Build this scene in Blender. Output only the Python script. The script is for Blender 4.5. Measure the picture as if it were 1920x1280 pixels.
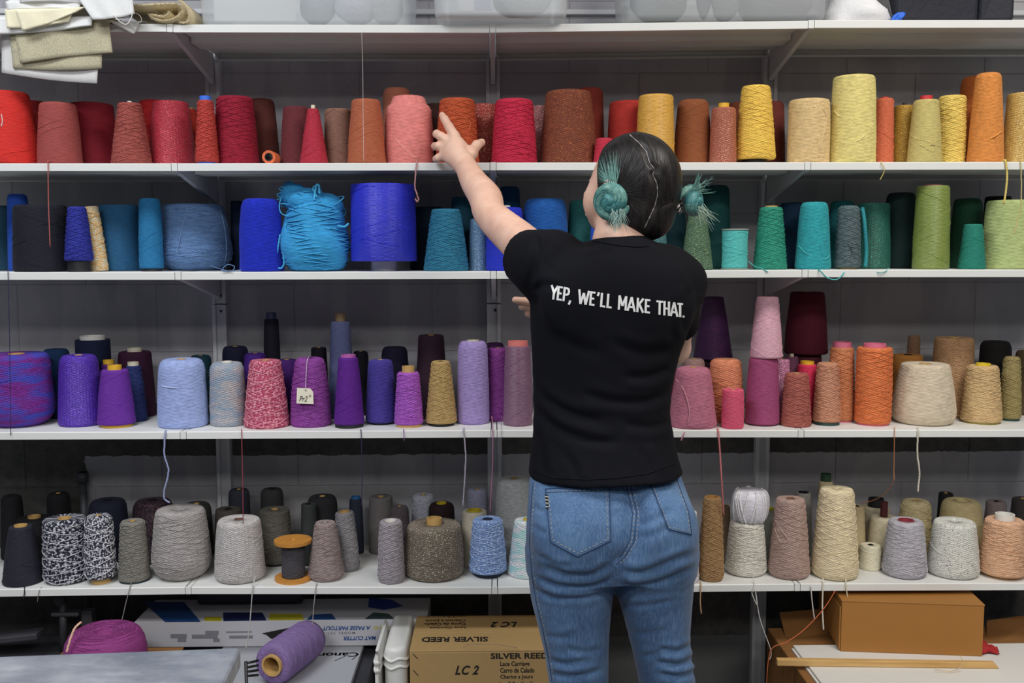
import bpy, bmesh, math, random
import numpy as np
from mathutils import Vector, Matrix
from mathutils.bvhtree import BVHTree

for _o in list(bpy.data.objects):
    bpy.data.objects.remove(_o, do_unlink=True)
scene = bpy.context.scene
COL = scene.collection
PI = math.pi
R = math.radians

# ------------------------------------------------------------------ camera
FPX = 1850.0                       # focal length in pixels of the 1920 x 1280 frame
CAM_LOC = Vector((0.0, 0.0, 1.38))
cam_data = bpy.data.cameras.new('camera')
cam_data.sensor_width = 36.0
cam_data.lens = FPX * 36.0 / 1920.0
cam_data.clip_start = 0.05
cam = bpy.data.objects.new('camera', cam_data)
COL.objects.link(cam)
cam.location = CAM_LOC
cam.rotation_euler = (R(90 - 5.25), R(0.0), R(-0.93))
cam.rotation_mode = 'XYZ'
scene.camera = cam
CAM_ROT = cam.rotation_euler.to_matrix() @ Matrix.Rotation(R(-0.12), 3, 'Z')
cam.rotation_euler = CAM_ROT.to_euler('XYZ')
CAM_INV = CAM_ROT.transposed()
cam_data.dof.use_dof = False

# ------------------------------------------------------------------ world and lamps
world = bpy.data.worlds.new('room_light')
scene.world = world
world.use_nodes = True
world.node_tree.nodes['Background'].inputs[0].default_value = (0.80, 0.88, 1.0, 1)
world.node_tree.nodes['Background'].inputs[1].default_value = 0.10

def ceiling_lamp(name, x, y, z, sx, sy, power, color=(1, 0.97, 0.93)):
    ld = bpy.data.lights.new(name, 'AREA')
    ld.shape = 'RECTANGLE'
    ld.size = sx
    ld.size_y = sy
    ld.energy = power
    ld.color = color
    lo = bpy.data.objects.new(name, ld)
    COL.objects.link(lo)
    lo.location = (x, y, z)
    return lo
for lx in (-1.3, 1.3):
    ceiling_lamp('fluorescent_ceiling_lamp', lx, 1.35, 2.95, 1.2, 0.5, 34, (0.93, 0.96, 1.0) if lx < 0 else (1.0, 0.95, 0.88))
    ceiling_lamp('fluorescent_ceiling_lamp', lx, -0.4, 2.95, 1.2, 0.5, 44, (0.93, 0.96, 1.0) if lx < 0 else (1.0, 0.95, 0.88))
ceiling_lamp('fluorescent_ceiling_lamp', 0, -1.6, 2.95, 2.4, 0.6, 48)

# ------------------------------------------------------------------ view
scene.view_settings.view_transform = 'Standard'
scene.view_settings.look = 'None'
scene.view_settings.exposure = 0.0
scene.view_settings.gamma = 1.0
scene.view_settings.use_curve_mapping = False
scene.cycles.max_bounces = 6
scene.cycles.transparent_max_bounces = 12

# ------------------------------------------------------------------ helpers
def ray(px, py):
    return CAM_ROT @ Vector(((px - 960) / FPX, -(py - 640) / FPX, -1.0))
def P(px, py, Y):
    """the point at depth Y (metres from the camera towards the wall) seen at a pixel"""
    d = ray(px, py)
    return CAM_LOC + d * ((Y - CAM_LOC.y) / d.y)
def PZ(px, py, z):
    """the point at height z seen at a pixel"""
    d = ray(px, py)
    return CAM_LOC + d * ((z - CAM_LOC.z) / d.z)
def project(v):
    c = CAM_INV @ (Vector(v) - CAM_LOC)
    return 960 + FPX * c.x / -c.z, 640 - FPX * c.y / -c.z
ROTN = np.array(CAM_INV)
def project_np(V):
    c = (V - np.array(CAM_LOC)) @ ROTN.T
    return np.stack([960 + FPX * c[:, 0] / -c[:, 2], 640 - FPX * c[:, 1] / -c[:, 2]], 1)

def lin(c):
    out = []
    for v in c[:3]:
        v = v / 255.0
        out.append(v / 12.92 if v <= 0.04045 else ((v + 0.055) / 1.055) ** 2.4)
    return (out[0], out[1], out[2], 1.0)

def mesh(name, verts, faces, smooth=True):
    me = bpy.data.meshes.new(name)
    me.from_pydata([tuple(v) for v in verts], [], faces)
    me.update()
    if smooth:
        me.polygons.foreach_set('use_smooth', [True] * len(me.polygons))
    return me
def mesh_np(name, V, Q):
    me = bpy.data.meshes.new(name)
    V = np.ascontiguousarray(V, dtype=np.float32)
    Q = np.ascontiguousarray(Q, dtype=np.int32)
    k = Q.shape[1]
    me.vertices.add(len(V)); me.vertices.foreach_set('co', V.ravel())
    me.loops.add(len(Q) * k); me.loops.foreach_set('vertex_index', Q.ravel())
    me.polygons.add(len(Q))
    me.polygons.foreach_set('loop_start', np.arange(0, len(Q) * k, k, dtype=np.int32))
    me.polygons.foreach_set('loop_total', np.full(len(Q), k, dtype=np.int32))
    me.polygons.foreach_set('use_smooth', np.ones(len(Q), dtype=bool))
    me.update(calc_edges=True)
    me.validate()
    return me
def link(name, me, m, parent=None, loc=None, kind=None):
    o = bpy.data.objects.new(name, me)
    COL.objects.link(o)
    if m is not None and me is not None and len(me.materials) == 0:
        me.materials.append(m)
    if parent is not None:
        o.parent = parent
    if loc is not None:
        o.location = loc
    if kind:
        o['kind'] = kind
    return o
def tag(o, label, cat, group=None):
    o['label'] = label
    o['category'] = cat
    if group:
        o['group'] = group
    return o
def empty(name, loc, label=None, cat=None, group=None):
    o = bpy.data.objects.new(name, None)
    COL.objects.link(o)
    o.location = loc
    o.empty_display_size = 0.05
    if label:
        tag(o, label, cat, group)
    return o
def struct(o):
    o['kind'] = 'structure'
    return o

class MB:
    """collects vertices and faces of ONE piece"""
    def __init__(s):
        s.v = []; s.f = []
    def box(s, c, d, rot=None):
        n = len(s.v)
        for sx, sy, sz in ((-1,-1,-1),(1,-1,-1),(1,1,-1),(-1,1,-1),(-1,-1,1),(1,-1,1),(1,1,1),(-1,1,1)):
            p = Vector((sx * d[0] / 2, sy * d[1] / 2, sz * d[2] / 2))
            if rot is not None:
                p = rot @ p
            s.v.append(Vector(c) + p)
        for q in ((0,3,2,1),(4,5,6,7),(0,1,5,4),(1,2,6,5),(2,3,7,6),(3,0,4,7)):
            s.f.append([n + i for i in q])
        return s
    def hexa(s, pts):
        n = len(s.v)
        s.v += [Vector(p) for p in pts]
        for q in ((0,3,2,1),(4,5,6,7),(0,1,5,4),(1,2,6,5),(2,3,7,6),(3,0,4,7)):
            s.f.append([n + i for i in q])
        return s
    def prism(s, poly, axis_vec, off=(0, 0, 0)):
        """closed polygon of 3D points extruded along axis_vec"""
        n = len(s.v); k = len(poly)
        s.v += [Vector(p) + Vector(off) for p in poly]
        s.v += [Vector(p) + Vector(off) + Vector(axis_vec) for p in poly]
        s.f.append(list(range(n + k - 1, n - 1, -1)))
        s.f.append(list(range(n + k, n + 2 * k)))
        for i in range(k):
            j = (i + 1) % k
            s.f.append([n + i, n + j, n + k + j, n + k + i])
        return s
    def tube(s, pts, r, k=6, caps=True, closed=False):
        pts = [Vector(p) for p in pts]
        n0 = len(s.v); m = len(pts)
        up = Vector((0, 0, 1))
        prev = None
        for i, p in enumerate(pts):
            a = pts[max(i - 1, 0)]; b = pts[min(i + 1, m - 1)]
            if closed:
                a = pts[(i - 1) % m]; b = pts[(i + 1) % m]
            t = (b - a)
            t = t.normalized() if t.length > 1e-9 else Vector((0, 0, 1))
            if prev is None:
                ref = up if abs(t.dot(up)) < 0.9 else Vector((1, 0, 0))
                nrm = t.cross(ref).normalized()
            else:
                nrm = (prev - t * prev.dot(t))
                nrm = nrm.normalized() if nrm.length > 1e-6 else t.orthogonal().normalized()
            prev = nrm
            bn = t.cross(nrm)
            rr = r[i] if hasattr(r, '__len__') else r
            for j in range(k):
                an = 2 * PI * j / k
                s.v.append(p + nrm * (math.cos(an) * rr) + bn * (math.sin(an) * rr))
        for i in range(m if closed else m - 1):
            for j in range(k):
                a = n0 + i * k + j; b = n0 + i * k + (j + 1) % k
                i2 = (i + 1) % m
                c = n0 + i2 * k + (j + 1) % k; d = n0 + i2 * k + j
                s.f.append([a, b, c, d])
        if caps and not closed:
            s.f.append([n0 + j for j in range(k - 1, -1, -1)])
            s.f.append([n0 + (m - 1) * k + j for j in range(k)])
        return s
    def lathe(s, prof, seg=40, fn=None, center=(0, 0, 0)):
        """prof: (radius, z); closed profiles give solids.  fn(theta, z, r) -> r"""
        n0 = len(s.v); m = len(prof)
        for (r, z) in prof:
            for j in range(seg):
                th = 2 * PI * j / seg
                rr = fn(th, z, r) if fn else r
                s.v.append(Vector((rr * math.cos(th) + center[0], rr * math.sin(th) + center[1], z + center[2])))
        for i in range(m - 1):
            for j in range(seg):
                a = n0 + i * seg + j; b = n0 + i * seg + (j + 1) % seg
                s.f.append([a, b, b + seg, a + seg])
        return s
    def cap(s, first=True, seg=40, rows=0):
        return s
    def mesh(s, name, smooth=True, sub=None):
        v = s.v if sub is None else [p - Vector(sub) for p in s.v]
        return mesh(name, v, s.f, smooth)
    def build(s, name, m, parent=None, loc=None, smooth=False, sub=None, bevel=0.0, kind=None, seg=2):
        o = link(name, s.mesh(name, smooth, sub), m, parent, loc, kind)
        if bevel:
            b = o.modifiers.new('bevel', 'BEVEL')
            b.width = bevel; b.segments = seg; b.limit_method = 'ANGLE'; b.angle_limit = R(40)
        return o

def smooth_path(pts, n=8):
    """Catmull-Rom through the points"""
    pts = [Vector(p) for p in pts]
    if len(pts) < 3:
        return [pts[0].lerp(pts[-1], i / n) for i in range(n + 1)]
    out = []
    for i in range(len(pts) - 1):
        p0 = pts[max(i - 1, 0)]; p1 = pts[i]; p2 = pts[i + 1]; p3 = pts[min(i + 2, len(pts) - 1)]
        for k in range(n):
            t = k / n
            out.append(0.5 * ((2 * p1) + (p2 - p0) * t + (2 * p0 - 5 * p1 + 4 * p2 - p3) * t * t + (-p0 + 3 * p1 - 3 * p2 + p3) * t ** 3))
    out.append(pts[-1])
    return out

# ------------------------------------------------------------------ materials
class NT:
    def __init__(s, name):
        s.m = bpy.data.materials.new(name)
        s.m.use_nodes = True
        s.t = s.m.node_tree
        s.b = s.t.nodes['Principled BSDF']
    def n(s, kind, **kw):
        x = s.t.nodes.new(kind)
        for k, v in kw.items():
            setattr(x, k, v)
        return x
    def l(s, a, b):
        s.t.links.new(a, b)
    def math(s, op, a, b=None, c=None):
        x = s.n('ShaderNodeMath', operation=op)
        for i, v in enumerate((a, b, c)):
            if v is None:
                continue
            if isinstance(v, (int, float)):
                x.inputs[i].default_value = v
            else:
                s.l(v, x.inputs[i])
        return x.outputs[0]
    def mix(s, fac, a, b):
        x = s.n('ShaderNodeMix', data_type='RGBA')
        for sock, v in ((x.inputs['Factor'], fac), (x.inputs['A'], a), (x.inputs['B'], b)):
            if isinstance(v, (int, float)):
                sock.default_value = v
            elif isinstance(v, tuple):
                sock.default_value = v
            else:
                s.l(v, sock)
        return x.outputs['Result']
    def noise(s, vec, scale, detail=2, rough=0.5):
        x = s.n('ShaderNodeTexNoise')
        x.inputs['Scale'].default_value = scale
        x.inputs['Detail'].default_value = detail
        x.inputs['Roughness'].default_value = rough
        if vec is not None:
            s.l(vec, x.inputs['Vector'])
        return x.outputs['Fac']
    def ramp(s, fac, stops):
        x = s.n('ShaderNodeValToRGB')
        e = x.color_ramp.elements
        while len(e) < len(stops):
            e.new(0.5)
        for i, (p, c) in enumerate(stops):
            e[i].position = p
            e[i].color = c
        s.l(fac, x.inputs[0])
        return x.outputs[0]
    def step(s, fac, lo, hi):
        x = s.n('ShaderNodeMapRange')
        x.inputs['From Min'].default_value = lo
        x.inputs['From Max'].default_value = hi
        s.l(fac, x.inputs['Value'])
        return x.outputs[0]
    def bump(s, h, strength, dist):
        x = s.n('ShaderNodeBump')
        x.inputs['Strength'].default_value = strength
        x.inputs['Distance'].default_value = dist
        s.l(h, x.inputs['Height'])
        s.l(x.outputs[0], s.b.inputs['Normal'])
        return x
    def coord(s, which='Object'):
        return s.n('ShaderNodeTexCoord').outputs[which]
    def scaled(s, vec, sc):
        x = s.n('ShaderNodeMapping')
        x.inputs['Scale'].default_value = sc
        s.l(vec, x.inputs['Vector'])
        return x.outputs[0]

_plain = {}
def plain(name, c, rough=0.5, metal=0.0, var=0.10, nscale=30.0, bump=0.0, bdist=0.002, sheen=0.0, spec=0.5):
    if name in _plain:
        return _plain[name]
    t = NT(name)
    col = lin(c)
    co = t.coord()
    f = t.noise(co, nscale, 4)
    lo = tuple(x * (1 - var) for x in col[:3]) + (1,)
    hi = tuple(min(1, x * (1 + var)) for x in col[:3]) + (1,)
    t.l(t.mix(f, lo, hi), t.b.inputs['Base Color'])
    t.b.inputs['Roughness'].default_value = rough
    t.b.inputs['Metallic'].default_value = metal
    t.b.inputs['Specular IOR Level'].default_value = spec
    if sheen:
        t.b.inputs['Sheen Weight'].default_value = sheen
    if bump:
        t.bump(t.noise(co, nscale * 4, 3), bump, bdist)
    _plain[name] = t.m
    return t.m

_yarns = {}
def yarn(c, style='fine', c2=None, rad=0.045):
    """wound yarn: crossing helical threads around the z axis of the cone"""
    key = (c, style, c2, round(rad, 2))
    if key in _yarns:
        return _yarns[key]
    t = NT('yarn_' + style)
    col = lin(c)
    lum = .2126 * col[0] + .7152 * col[1] + .0722 * col[2]
    col = tuple(v * .90 + lum * .10 for v in col[:3]) + (1,)
    sep = t.n('ShaderNodeSeparateXYZ')
    co = t.coord()
    t.l(co, sep.inputs[0])
    x, y, z = sep.outputs
    th = t.math('ARCTAN2', x, t.math('MULTIPLY', y, -1.0))
    cmb = t.n('ShaderNodeCombineXYZ')
    stretch = {'fuzzy': 3.0, 'marl': 7.0, 'twotone': 6.0}.get(style, 2.5)
    zs = {'fuzzy': 130.0, 'marl': 150.0, 'fine': 420.0, 'satin': 500.0, 'cross': 200.0, 'twotone': 170.0}.get(style, 260.0)
    t.l(t.math('MULTIPLY', th, stretch), cmb.inputs[0])
    t.l(t.math('MULTIPLY', z, zs), cmb.inputs[2])
    streak = t.noise(cmb.outputs[0], 1.0, 3, 0.6)
    wob = t.noise(co, 14.0, 2)
    zz = t.math('ADD', z, t.math('MULTIPLY', wob, 0.012))
    sp = {'fine': 0.0032, 'satin': 0.0034, 'cross': 0.0056, 'fuzzy': 0.009, 'glitter': 0.0045, 'tweed': 0.005, 'marl': 0.006, 'twotone': 0.006}.get(style, 0.004)
    sl = {'fine': 0.16, 'satin': 0.10, 'cross': 0.34, 'fuzzy': 0.22}.get(style, 0.28) * rad
    n = 2 * PI / sp
    tilt = t.math('MULTIPLY', th, sl)
    s1 = t.math('SINE', t.math('MULTIPLY', t.math('ADD', zz, tilt), n))
    s2 = t.math('SINE', t.math('MULTIPLY', t.math('SUBTRACT', zz, tilt), n))
    wind = t.math('MAXIMUM', s1, s2)
    big = t.noise(co, 55.0, 3)
    k = {'fine': 0.20, 'satin': 0.20, 'fuzzy': 0.20}.get(style, 0.22)
    lo = tuple(v * (1 - k) for v in col[:3]) + (1,)
    hi = tuple(min(1, v * (1 + k)) for v in col[:3]) + (1,)
    base = t.mix(t.step(streak, 0.3, 0.7), lo, hi)
    if style == 'marl':
        f = t.step(streak, 0.50, 0.56)
        base = t.mix(f, col, lin(c2))
    elif style == 'twotone':
        cmb2 = t.n('ShaderNodeCombineXYZ')
        t.l(t.math('MULTIPLY', th, 0.8), cmb2.inputs[0])
        t.l(t.math('MULTIPLY', zz, 64.0), cmb2.inputs[2])
        f = t.step(t.noise(cmb2.outputs[0], 1.0, 2), 0.42, 0.60)
        base = t.mix(f, base, lin(c2))
    elif style in ('tweed', 'glitter'):
        f = t.step(t.noise(co, 520.0 if style == 'glitter' else 330.0, 1), 0.60, 0.66)
        base = t.mix(f, base, lin(c2))
        if style == 'glitter':
            t.l(t.math('MULTIPLY', f, 0.7), t.b.inputs['Metallic'])
    t.l(base, t.b.inputs['Base Color'])
    t.b.inputs['Roughness'].default_value = {'satin': 0.38, 'glitter': 0.5, 'fuzzy': 0.95}.get(style, 0.78)
    t.b.inputs['Specular IOR Level'].default_value = 0.25 if style not in ('satin', 'glitter') else 0.5
    t.b.inputs['Sheen Weight'].default_value = 0.35 if style == 'fuzzy' else 0.1
    t.b.inputs['Sheen Tint'].default_value = tuple(min(1, v * 1.4 + 0.1) for v in col[:3]) + (1,)
    h = t.math('ADD', t.math('MULTIPLY', wind, 0.55 if style != 'fuzzy' else 0.15), t.math('ADD', t.math('MULTIPLY', streak, 0.9), t.math('MULTIPLY', big, 0.5)))
    t.bump(h, {'fine': 0.42, 'satin': 0.55, 'cross': 0.55, 'fuzzy': 0.55}.get(style, 0.6), {'fine': 0.0012, 'satin': 0.001, 'fuzzy': 0.003}.get(style, 0.002))
    _yarns[key] = t.m
    return t.m

SHELF_WHITE = plain('white_enamel', (226, 227, 224), 0.45, var=0.03, nscale=12)
POST_GREY = plain('grey_enamel', (206, 207, 212), 0.45, var=0.06, nscale=15)
CARD_TAN = plain('tan_cardboard', (201, 160, 92), 0.8, var=0.08, nscale=60, bump=0.15)
CARD_BROWN = plain('brown_cardboard', (136, 92, 46), 0.85, var=0.08, nscale=40, bump=0.15)
TUBE_TAN = plain('cardboard_tube', (196, 158, 96), 0.8, var=0.12, nscale=80)
BLACK_PL = plain('black_plastic', (22, 23, 26), 0.45, var=0.1)
WHITE_PL = plain('white_plastic', (226, 226, 222), 0.4, var=0.03)
INK_BLACK = plain('black_ink', (30, 26, 24), 0.7, var=0.05)
INK_BLUE = plain('blue_ink', (40, 84, 150), 0.6, var=0.05)
INK_YELLOW = plain('yellow_ink', (205, 196, 88), 0.6, var=0.05)
INK_WHITE = plain('white_ink', (222, 222, 222), 0.75, var=0.16, nscale=420)
INK_GREY = plain('grey_ink', (120, 120, 122), 0.6, var=0.05)

# lettering: flat meshes made from the built-in typeface
def text_mesh(s, bold=0.0, shear=0.0, spacing=1.0):
    cu = bpy.data.curves.new('lettering', 'FONT')
    cu.body = s
    cu.size = 1.0
    cu.offset = bold
    cu.shear = shear
    cu.space_character = spacing
    cu.resolution_u = 3
    cu.fill_mode = 'FRONT'
    ob = bpy.data.objects.new('lettering_source', cu)
    COL.objects.link(ob)
    bpy.context.view_layer.update()
    me = bpy.data.meshes.new_from_object(ob.evaluated_get(bpy.context.evaluated_depsgraph_get()))
    bpy.data.objects.remove(ob, do_unlink=True)
    bpy.data.curves.remove(cu)
    return me
def text_on(name, s, origin, u, v, m, parent, base, width=None, height=None, bold=0.0, shear=0.0, spacing=1.0):
    """lettering whose box spans width along u and height along v from origin"""
    me = text_mesh(s, bold, shear, spacing)
    co = np.array([x.co for x in me.vertices])
    if len(co) == 0:
        return None
    lo = co.min(0); hi = co.max(0)
    u = Vector(u).normalized(); v = Vector(v).normalized()
    sx = width / max(hi[0] - lo[0], 1e-6); sy = height / max(hi[1] - lo[1], 1e-6)
    for x in me.vertices:
        a = (x.co.x - lo[0]) * sx; b = (x.co.y - lo[1]) * sy
        x.co = Vector(origin) + u * a + v * b - Vector(base)
    me.update()
    return link(name, me, m, parent)
# ------------------------------------------------------------------ setting: floor, block wall
YF = 2.50            # front edge of the shelves
DEPTH = 0.34
YB = YF + DEPTH      # back edge of the shelves
YW = 2.885           # face of the block wall

def floor_mat():
    t = NT('grey_concrete_floor')
    co = t.coord()
    t.l(t.ramp(t.noise(co, 3.0, 6), [(0.3, lin((70, 70, 72))), (0.7, lin((104, 104, 106)))]), t.b.inputs['Base Color'])
    t.b.inputs['Roughness'].default_value = 0.6
    t.bump(t.noise(co, 60, 4), 0.1, 0.002)
    return t.m
fl = MB().box((0, 0.0, -0.05), (9, 8, 0.1)).build('floor', floor_mat())
struct(fl)

Z_UNP_HI = P(930, 99, YW).z
Z_UNP_LO_TOP = P(930, 822, YW).z
Z_UNP_LO_BOT = P(930, 851, YW).z
X_UNP = P(163, 950, YW).x
def wall_mat():
    """grey masonry paint with unpainted strips where the old fittings sat, and shade painted in low down"""
    t = NT('painted_block')
    geo = t.n('ShaderNodeNewGeometry')
    pos = geo.outputs['Position']
    sep = t.n('ShaderNodeSeparateXYZ'); t.l(pos, sep.inputs[0])
    X, Y, Z = sep.outputs
    rag = t.noise(t.scaled(pos, (1, 1, 1)), 26, 4, 0.65)
    ragz = t.math('ADD', Z, t.math('MULTIPLY', t.math('SUBTRACT', rag, 0.5), 0.018))
    ragx = t.math('ADD', X, t.math('MULTIPLY', t.math('SUBTRACT', rag, 0.5), 0.05))
    # unpainted strip near the top shelf and behind the fourth shelf, and the unpainted corner at the left
    hi = t.math('MULTIPLY', t.math('GREATER_THAN', ragz, Z_UNP_HI - 0.002), t.math('LESS_THAN', ragz, Z_UNP_HI + 0.03))
    far = t.noise(t.scaled(pos, (0.9, 1, 0.01)), 2.2, 1)
    hi = t.math('MULTIPLY', hi, t.math('GREATER_THAN', far, 0.47))
    lo = t.math('MULTIPLY', t.math('GREATER_THAN', ragz, Z_UNP_LO_BOT), t.math('LESS_THAN', ragz, Z_UNP_LO_TOP + 0.02))
    corner = t.math('MULTIPLY', t.math('LESS_THAN', ragx, X_UNP), t.math('LESS_THAN', Z, Z_UNP_LO_TOP + 0.02))
    low = t.math('MULTIPLY', t.math('LESS_THAN', ragz, P(930, 1100, YW).z), t.math('GREATER_THAN', ragz, P(930, 1195, YW).z))  # shade under the bottom shelf, painted on as a dark band
    bare_or_shade = t.math('MAXIMUM', t.math('MAXIMUM', hi, low), t.math('MAXIMUM', lo, corner))
    blot = t.noise(pos, 3.2, 5)
    pat = t.noise(t.scaled(pos, (1.6, 1, 0.4)), 5.0, 2)
    paint = t.ramp(blot, [(0.3, lin((156, 155, 162))), (0.7, lin((180, 178, 184)))])
    paint = t.mix(t.math('MULTIPLY', t.step(pat, 0.5, 0.56), 0.35), paint, lin((196, 196, 196)))
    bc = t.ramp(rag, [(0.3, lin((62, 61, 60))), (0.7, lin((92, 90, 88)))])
    low_shade = t.math('LESS_THAN', Z, P(930, 1193, YW).z)  # foot of the wall lies in shade, put in here as dark grey colour
    paint = t.mix(low_shade, paint, lin((96, 98, 99)))
    t.l(t.mix(bare_or_shade, paint, bc), t.b.inputs['Base Color'])
    t.b.inputs['Roughness'].default_value = 0.7
    ribs = t.noise(t.scaled(pos, (60, 1, 2.0)), 1.0, 2)
    pits = t.step(t.noise(pos, 90, 2), 0.30, 0.40)
    h = t.math('ADD', t.math('MULTIPLY', ribs, 0.8), t.math('ADD', t.math('MULTIPLY', pits, 0.5), t.math('MULTIPLY', t.math('SUBTRACT', 1.0, bare_or_shade), 0.5)))
    t.bump(h, 0.45, 0.003)
    return t.m
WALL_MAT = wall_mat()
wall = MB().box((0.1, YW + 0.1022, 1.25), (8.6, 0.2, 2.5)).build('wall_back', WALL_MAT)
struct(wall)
# concrete blocks, 40 x 20 cm in running bond, joints recessed
bw, bh = 0.40, 0.20
ZJ = P(930, 137, YW).z           # a bed joint that shows between the shelves
XJ = P(1197, 200, YW).x          # a head joint in the course under it
bmb = MB().box((0, 0, 0), (bw - 0.003, 0.02, bh - 0.003))
block_me = bmb.mesh('block', False)
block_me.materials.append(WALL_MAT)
bmx = bmesh.new(); bmx.from_mesh(block_me)
bmesh.ops.bevel(bmx, geom=[e for e in bmx.edges if all(v.co.y < 0 for v in e.verts)], offset=0.0012, segments=1, affect='EDGES')
bmx.to_mesh(block_me); bmx.free()
rows = range(-7, 4)
rng = random.Random(5)
for rI in rows:
    zc = ZJ + (rI + 0.5) * bh
    if zc < 0.05 or zc > 2.2:
        continue
    off = 0 if (rI % 2) else bw / 2
    for k in range(-9, 8):
        xc = XJ + off + (k + 0.5) * bw
        if -1.9 < xc < 2.1:
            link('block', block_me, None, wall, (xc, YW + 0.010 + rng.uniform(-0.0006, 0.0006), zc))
# the wall object itself sits at the origin, so block positions are world positions

# ------------------------------------------------------------------ shelving
# front edge heights in the photo at the joints, per shelf: x of the joints and y of the top front edge
JOINT = {1: (318, 924, 1516), 2: (327, 924, 1513), 3: (334, 924, 1509), 4: (343, 927, 1505), 5: (352, 928, 1500)}
EDGE = {1: ((44.5, 44.5), (45.5, 46.5), (46, 38.5), (37.5, 37)),
        2: ((306, 306), (306, 304.5), (304.5, 304), (304, 303)),
        3: ((510, 510), (510, 508.5), (508.5, 505.5), (505.5, 505)),
        4: ((811, 809), (809, 806), (806, 806), (806, 805)),
        5: ((1108, 1100), (1100, 1100), (1100, 1094), (1094, 1092))}
XPOST = []
for j in range(3):
    XPOST.append(sum(P(JOINT[k][j], EDGE[k][j][1], YF).x for k in JOINT) / 5)
BAYX = [XPOST[0] - 0.81] + XPOST + [XPOST[2] + 0.81]
BAYX[0] = XPOST[0] - 0.81; 
SHELF_Z = {}
for k in EDGE:
    for b in range(4):
        pxl = [-260, JOINT[k][0], JOINT[k][1], JOINT[k][2]][b]
        pxr = [JOINT[k][0], JOINT[k][1], JOINT[k][2], 2120][b]
        SHELF_Z[(k, b)] = (P(pxl, EDGE[k][b][0], YF).z, P(pxr, EDGE[k][b][1], YF).z)
def bay_of(x):
    for b in range(4):
        if x < BAYX[b + 1]:
            return b
    return 3
def shelf_z(k, x):
    b = bay_of(x)
    zl, zr = SHELF_Z[(k, b)]
    t = (x - BAYX[b]) / (BAYX[b + 1] - BAYX[b])
    return zl + (zr - zl) * t
HOLD = {1: ('piled fabric at the top left', 'clear plastic tubs at the top', 'wide clear tub at the top', 'white bag and dark bag at the top'),
        2: ('the bright red cones', 'the brown and pink cones above the blue ones', 'the crimson and gold cones behind the head', 'the pale yellow and orange cones'),
        3: ('the navy and dark teal cones', 'the turquoise bundle and big royal blue cone', 'the green cones behind the hair buns', 'the turquoise and lime cones'),
        4: ('the violet cones at the far left', 'the purple cones with the paper tag', 'the plum and pink cones behind the t-shirt', 'the orange and beige cones'),
        5: ('the black and white marled cones', 'the grey cones and wooden spool', 'the white cones beside the jeans', 'the cream and peach cones')}
LIP = 0.019
for k in EDGE:
    for b in range(4):
        zl, zr = SHELF_Z[(k, b)]
        xl, xr = BAYX[b] + 0.0085, BAYX[b + 1] - 0.0085
        d = .366
        prof = [(0, -LIP), (0, -0.002), (0.002, 0), (d, 0), (d, -0.020), (d - 0.020, -0.020), (d - 0.020, -0.018), (d - 0.002, -0.018), (d - 0.002, -0.002), (0.225, -0.002), (0.222, -0.016), (0.142, -0.016), (0.139, -0.002), (0.010, -0.002), (0.002, -0.004), (0.002, -LIP + 0.002), (0.012, -LIP + 0.002), (0.012, -LIP)]
        poly = [Vector((xl, YF + y, zl + z)) for y, z in prof]
        base = Vector(((xl + xr) / 2, YF + d / 2, (zl + zr) / 2))
        so = MB().prism(poly[::-1], (xr - xl, 0, zr - zl)).build('shelf', SHELF_WHITE, None, base, sub=base)
        tag(so, 'white metal shelf board carrying ' + HOLD[k][b], 'shelf', 'white shelf boards')
# uprights with brackets
def upright(j, label):
    x = XPOST[j]
    root = empty('shelf_upright', (x, YW, 0.0), label, 'shelf upright', 'slotted shelf uprights')
    zj = P(404, 571, YB).z
    for (z0, z1) in ((0.02, zj - 0.002), (zj + 0.002, 2.02)):
        mb = MB()
        w, dp = 0.040, 0.028
        mb.prism([(-w/2, 0, z0), (-w/2, -dp, z0), (-w/2 + 0.010, -dp, z0), (-w/2 + 0.010, -dp + 0.009, z0), (w/2 - 0.010, -dp + 0.009, z0), (w/2 - 0.010, -dp, z0), (w/2, -dp, z0), (w/2, 0, z0)], (0, 0, z1 - z0))
        mb.build('post', POST_GREY, root)
    for zz in (zj - 0.02, zj + 0.025):
        MB().lathe([(0.0001, 0), (0.004, 0), (0.004, 0.002), (0.0001, 0.002)], 12).build('screw_hole', BLACK_PL, root, (0.004, -0.0185, zz)).rotation_euler = (R(90), 0, 0)
    for k in EDGE:
        z = shelf_z(k, x - 0.02) * 0.5 + shelf_z(k, x + 0.02) * 0.5
        yf = YF - YW; yb = -0.030
        th = 0.006
        poly = [(-th, yf + 0.001, z - 0.001), (-th, yf + 0.001, z - LIP - 0.001), (-th, yf + 0.03, z - LIP - 0.003), (-th, yb - 0.02, z - 0.078), (-th, yb, z - 0.086), (-th, yb, z - 0.001)]
        mb = MB().prism(poly, (2 * th, 0, 0))
        mb.build('bracket', POST_GREY if k < 4 else SHELF_WHITE, root)
        MB().box((0, yf + 0.0015, z - LIP / 2), (0.0145, 0.004, LIP + 0.001)).build('bracket_cap', SHELF_WHITE, root, bevel=0.001)
    return root
upright(0, 'grey slotted metal upright in the left half, behind the grey mohair cone')
upright(1, 'grey slotted metal upright in the middle, beside the raised arm')
upright(2, 'grey slotted metal upright in the right half, behind the light pink cone')
# wall rail above the top shelf
zr_ = P(790, 18, YW - 0.02).z
mb = MB().box((0.1, YW - 0.008, zr_ - 0.004), (3.7, 0.016, 0.014))
rail = mb.build('wall_rail', POST_GREY, None, bevel=0.002)
tag(rail, 'long grey metal wall rail behind the clear tubs', 'rail')
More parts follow.
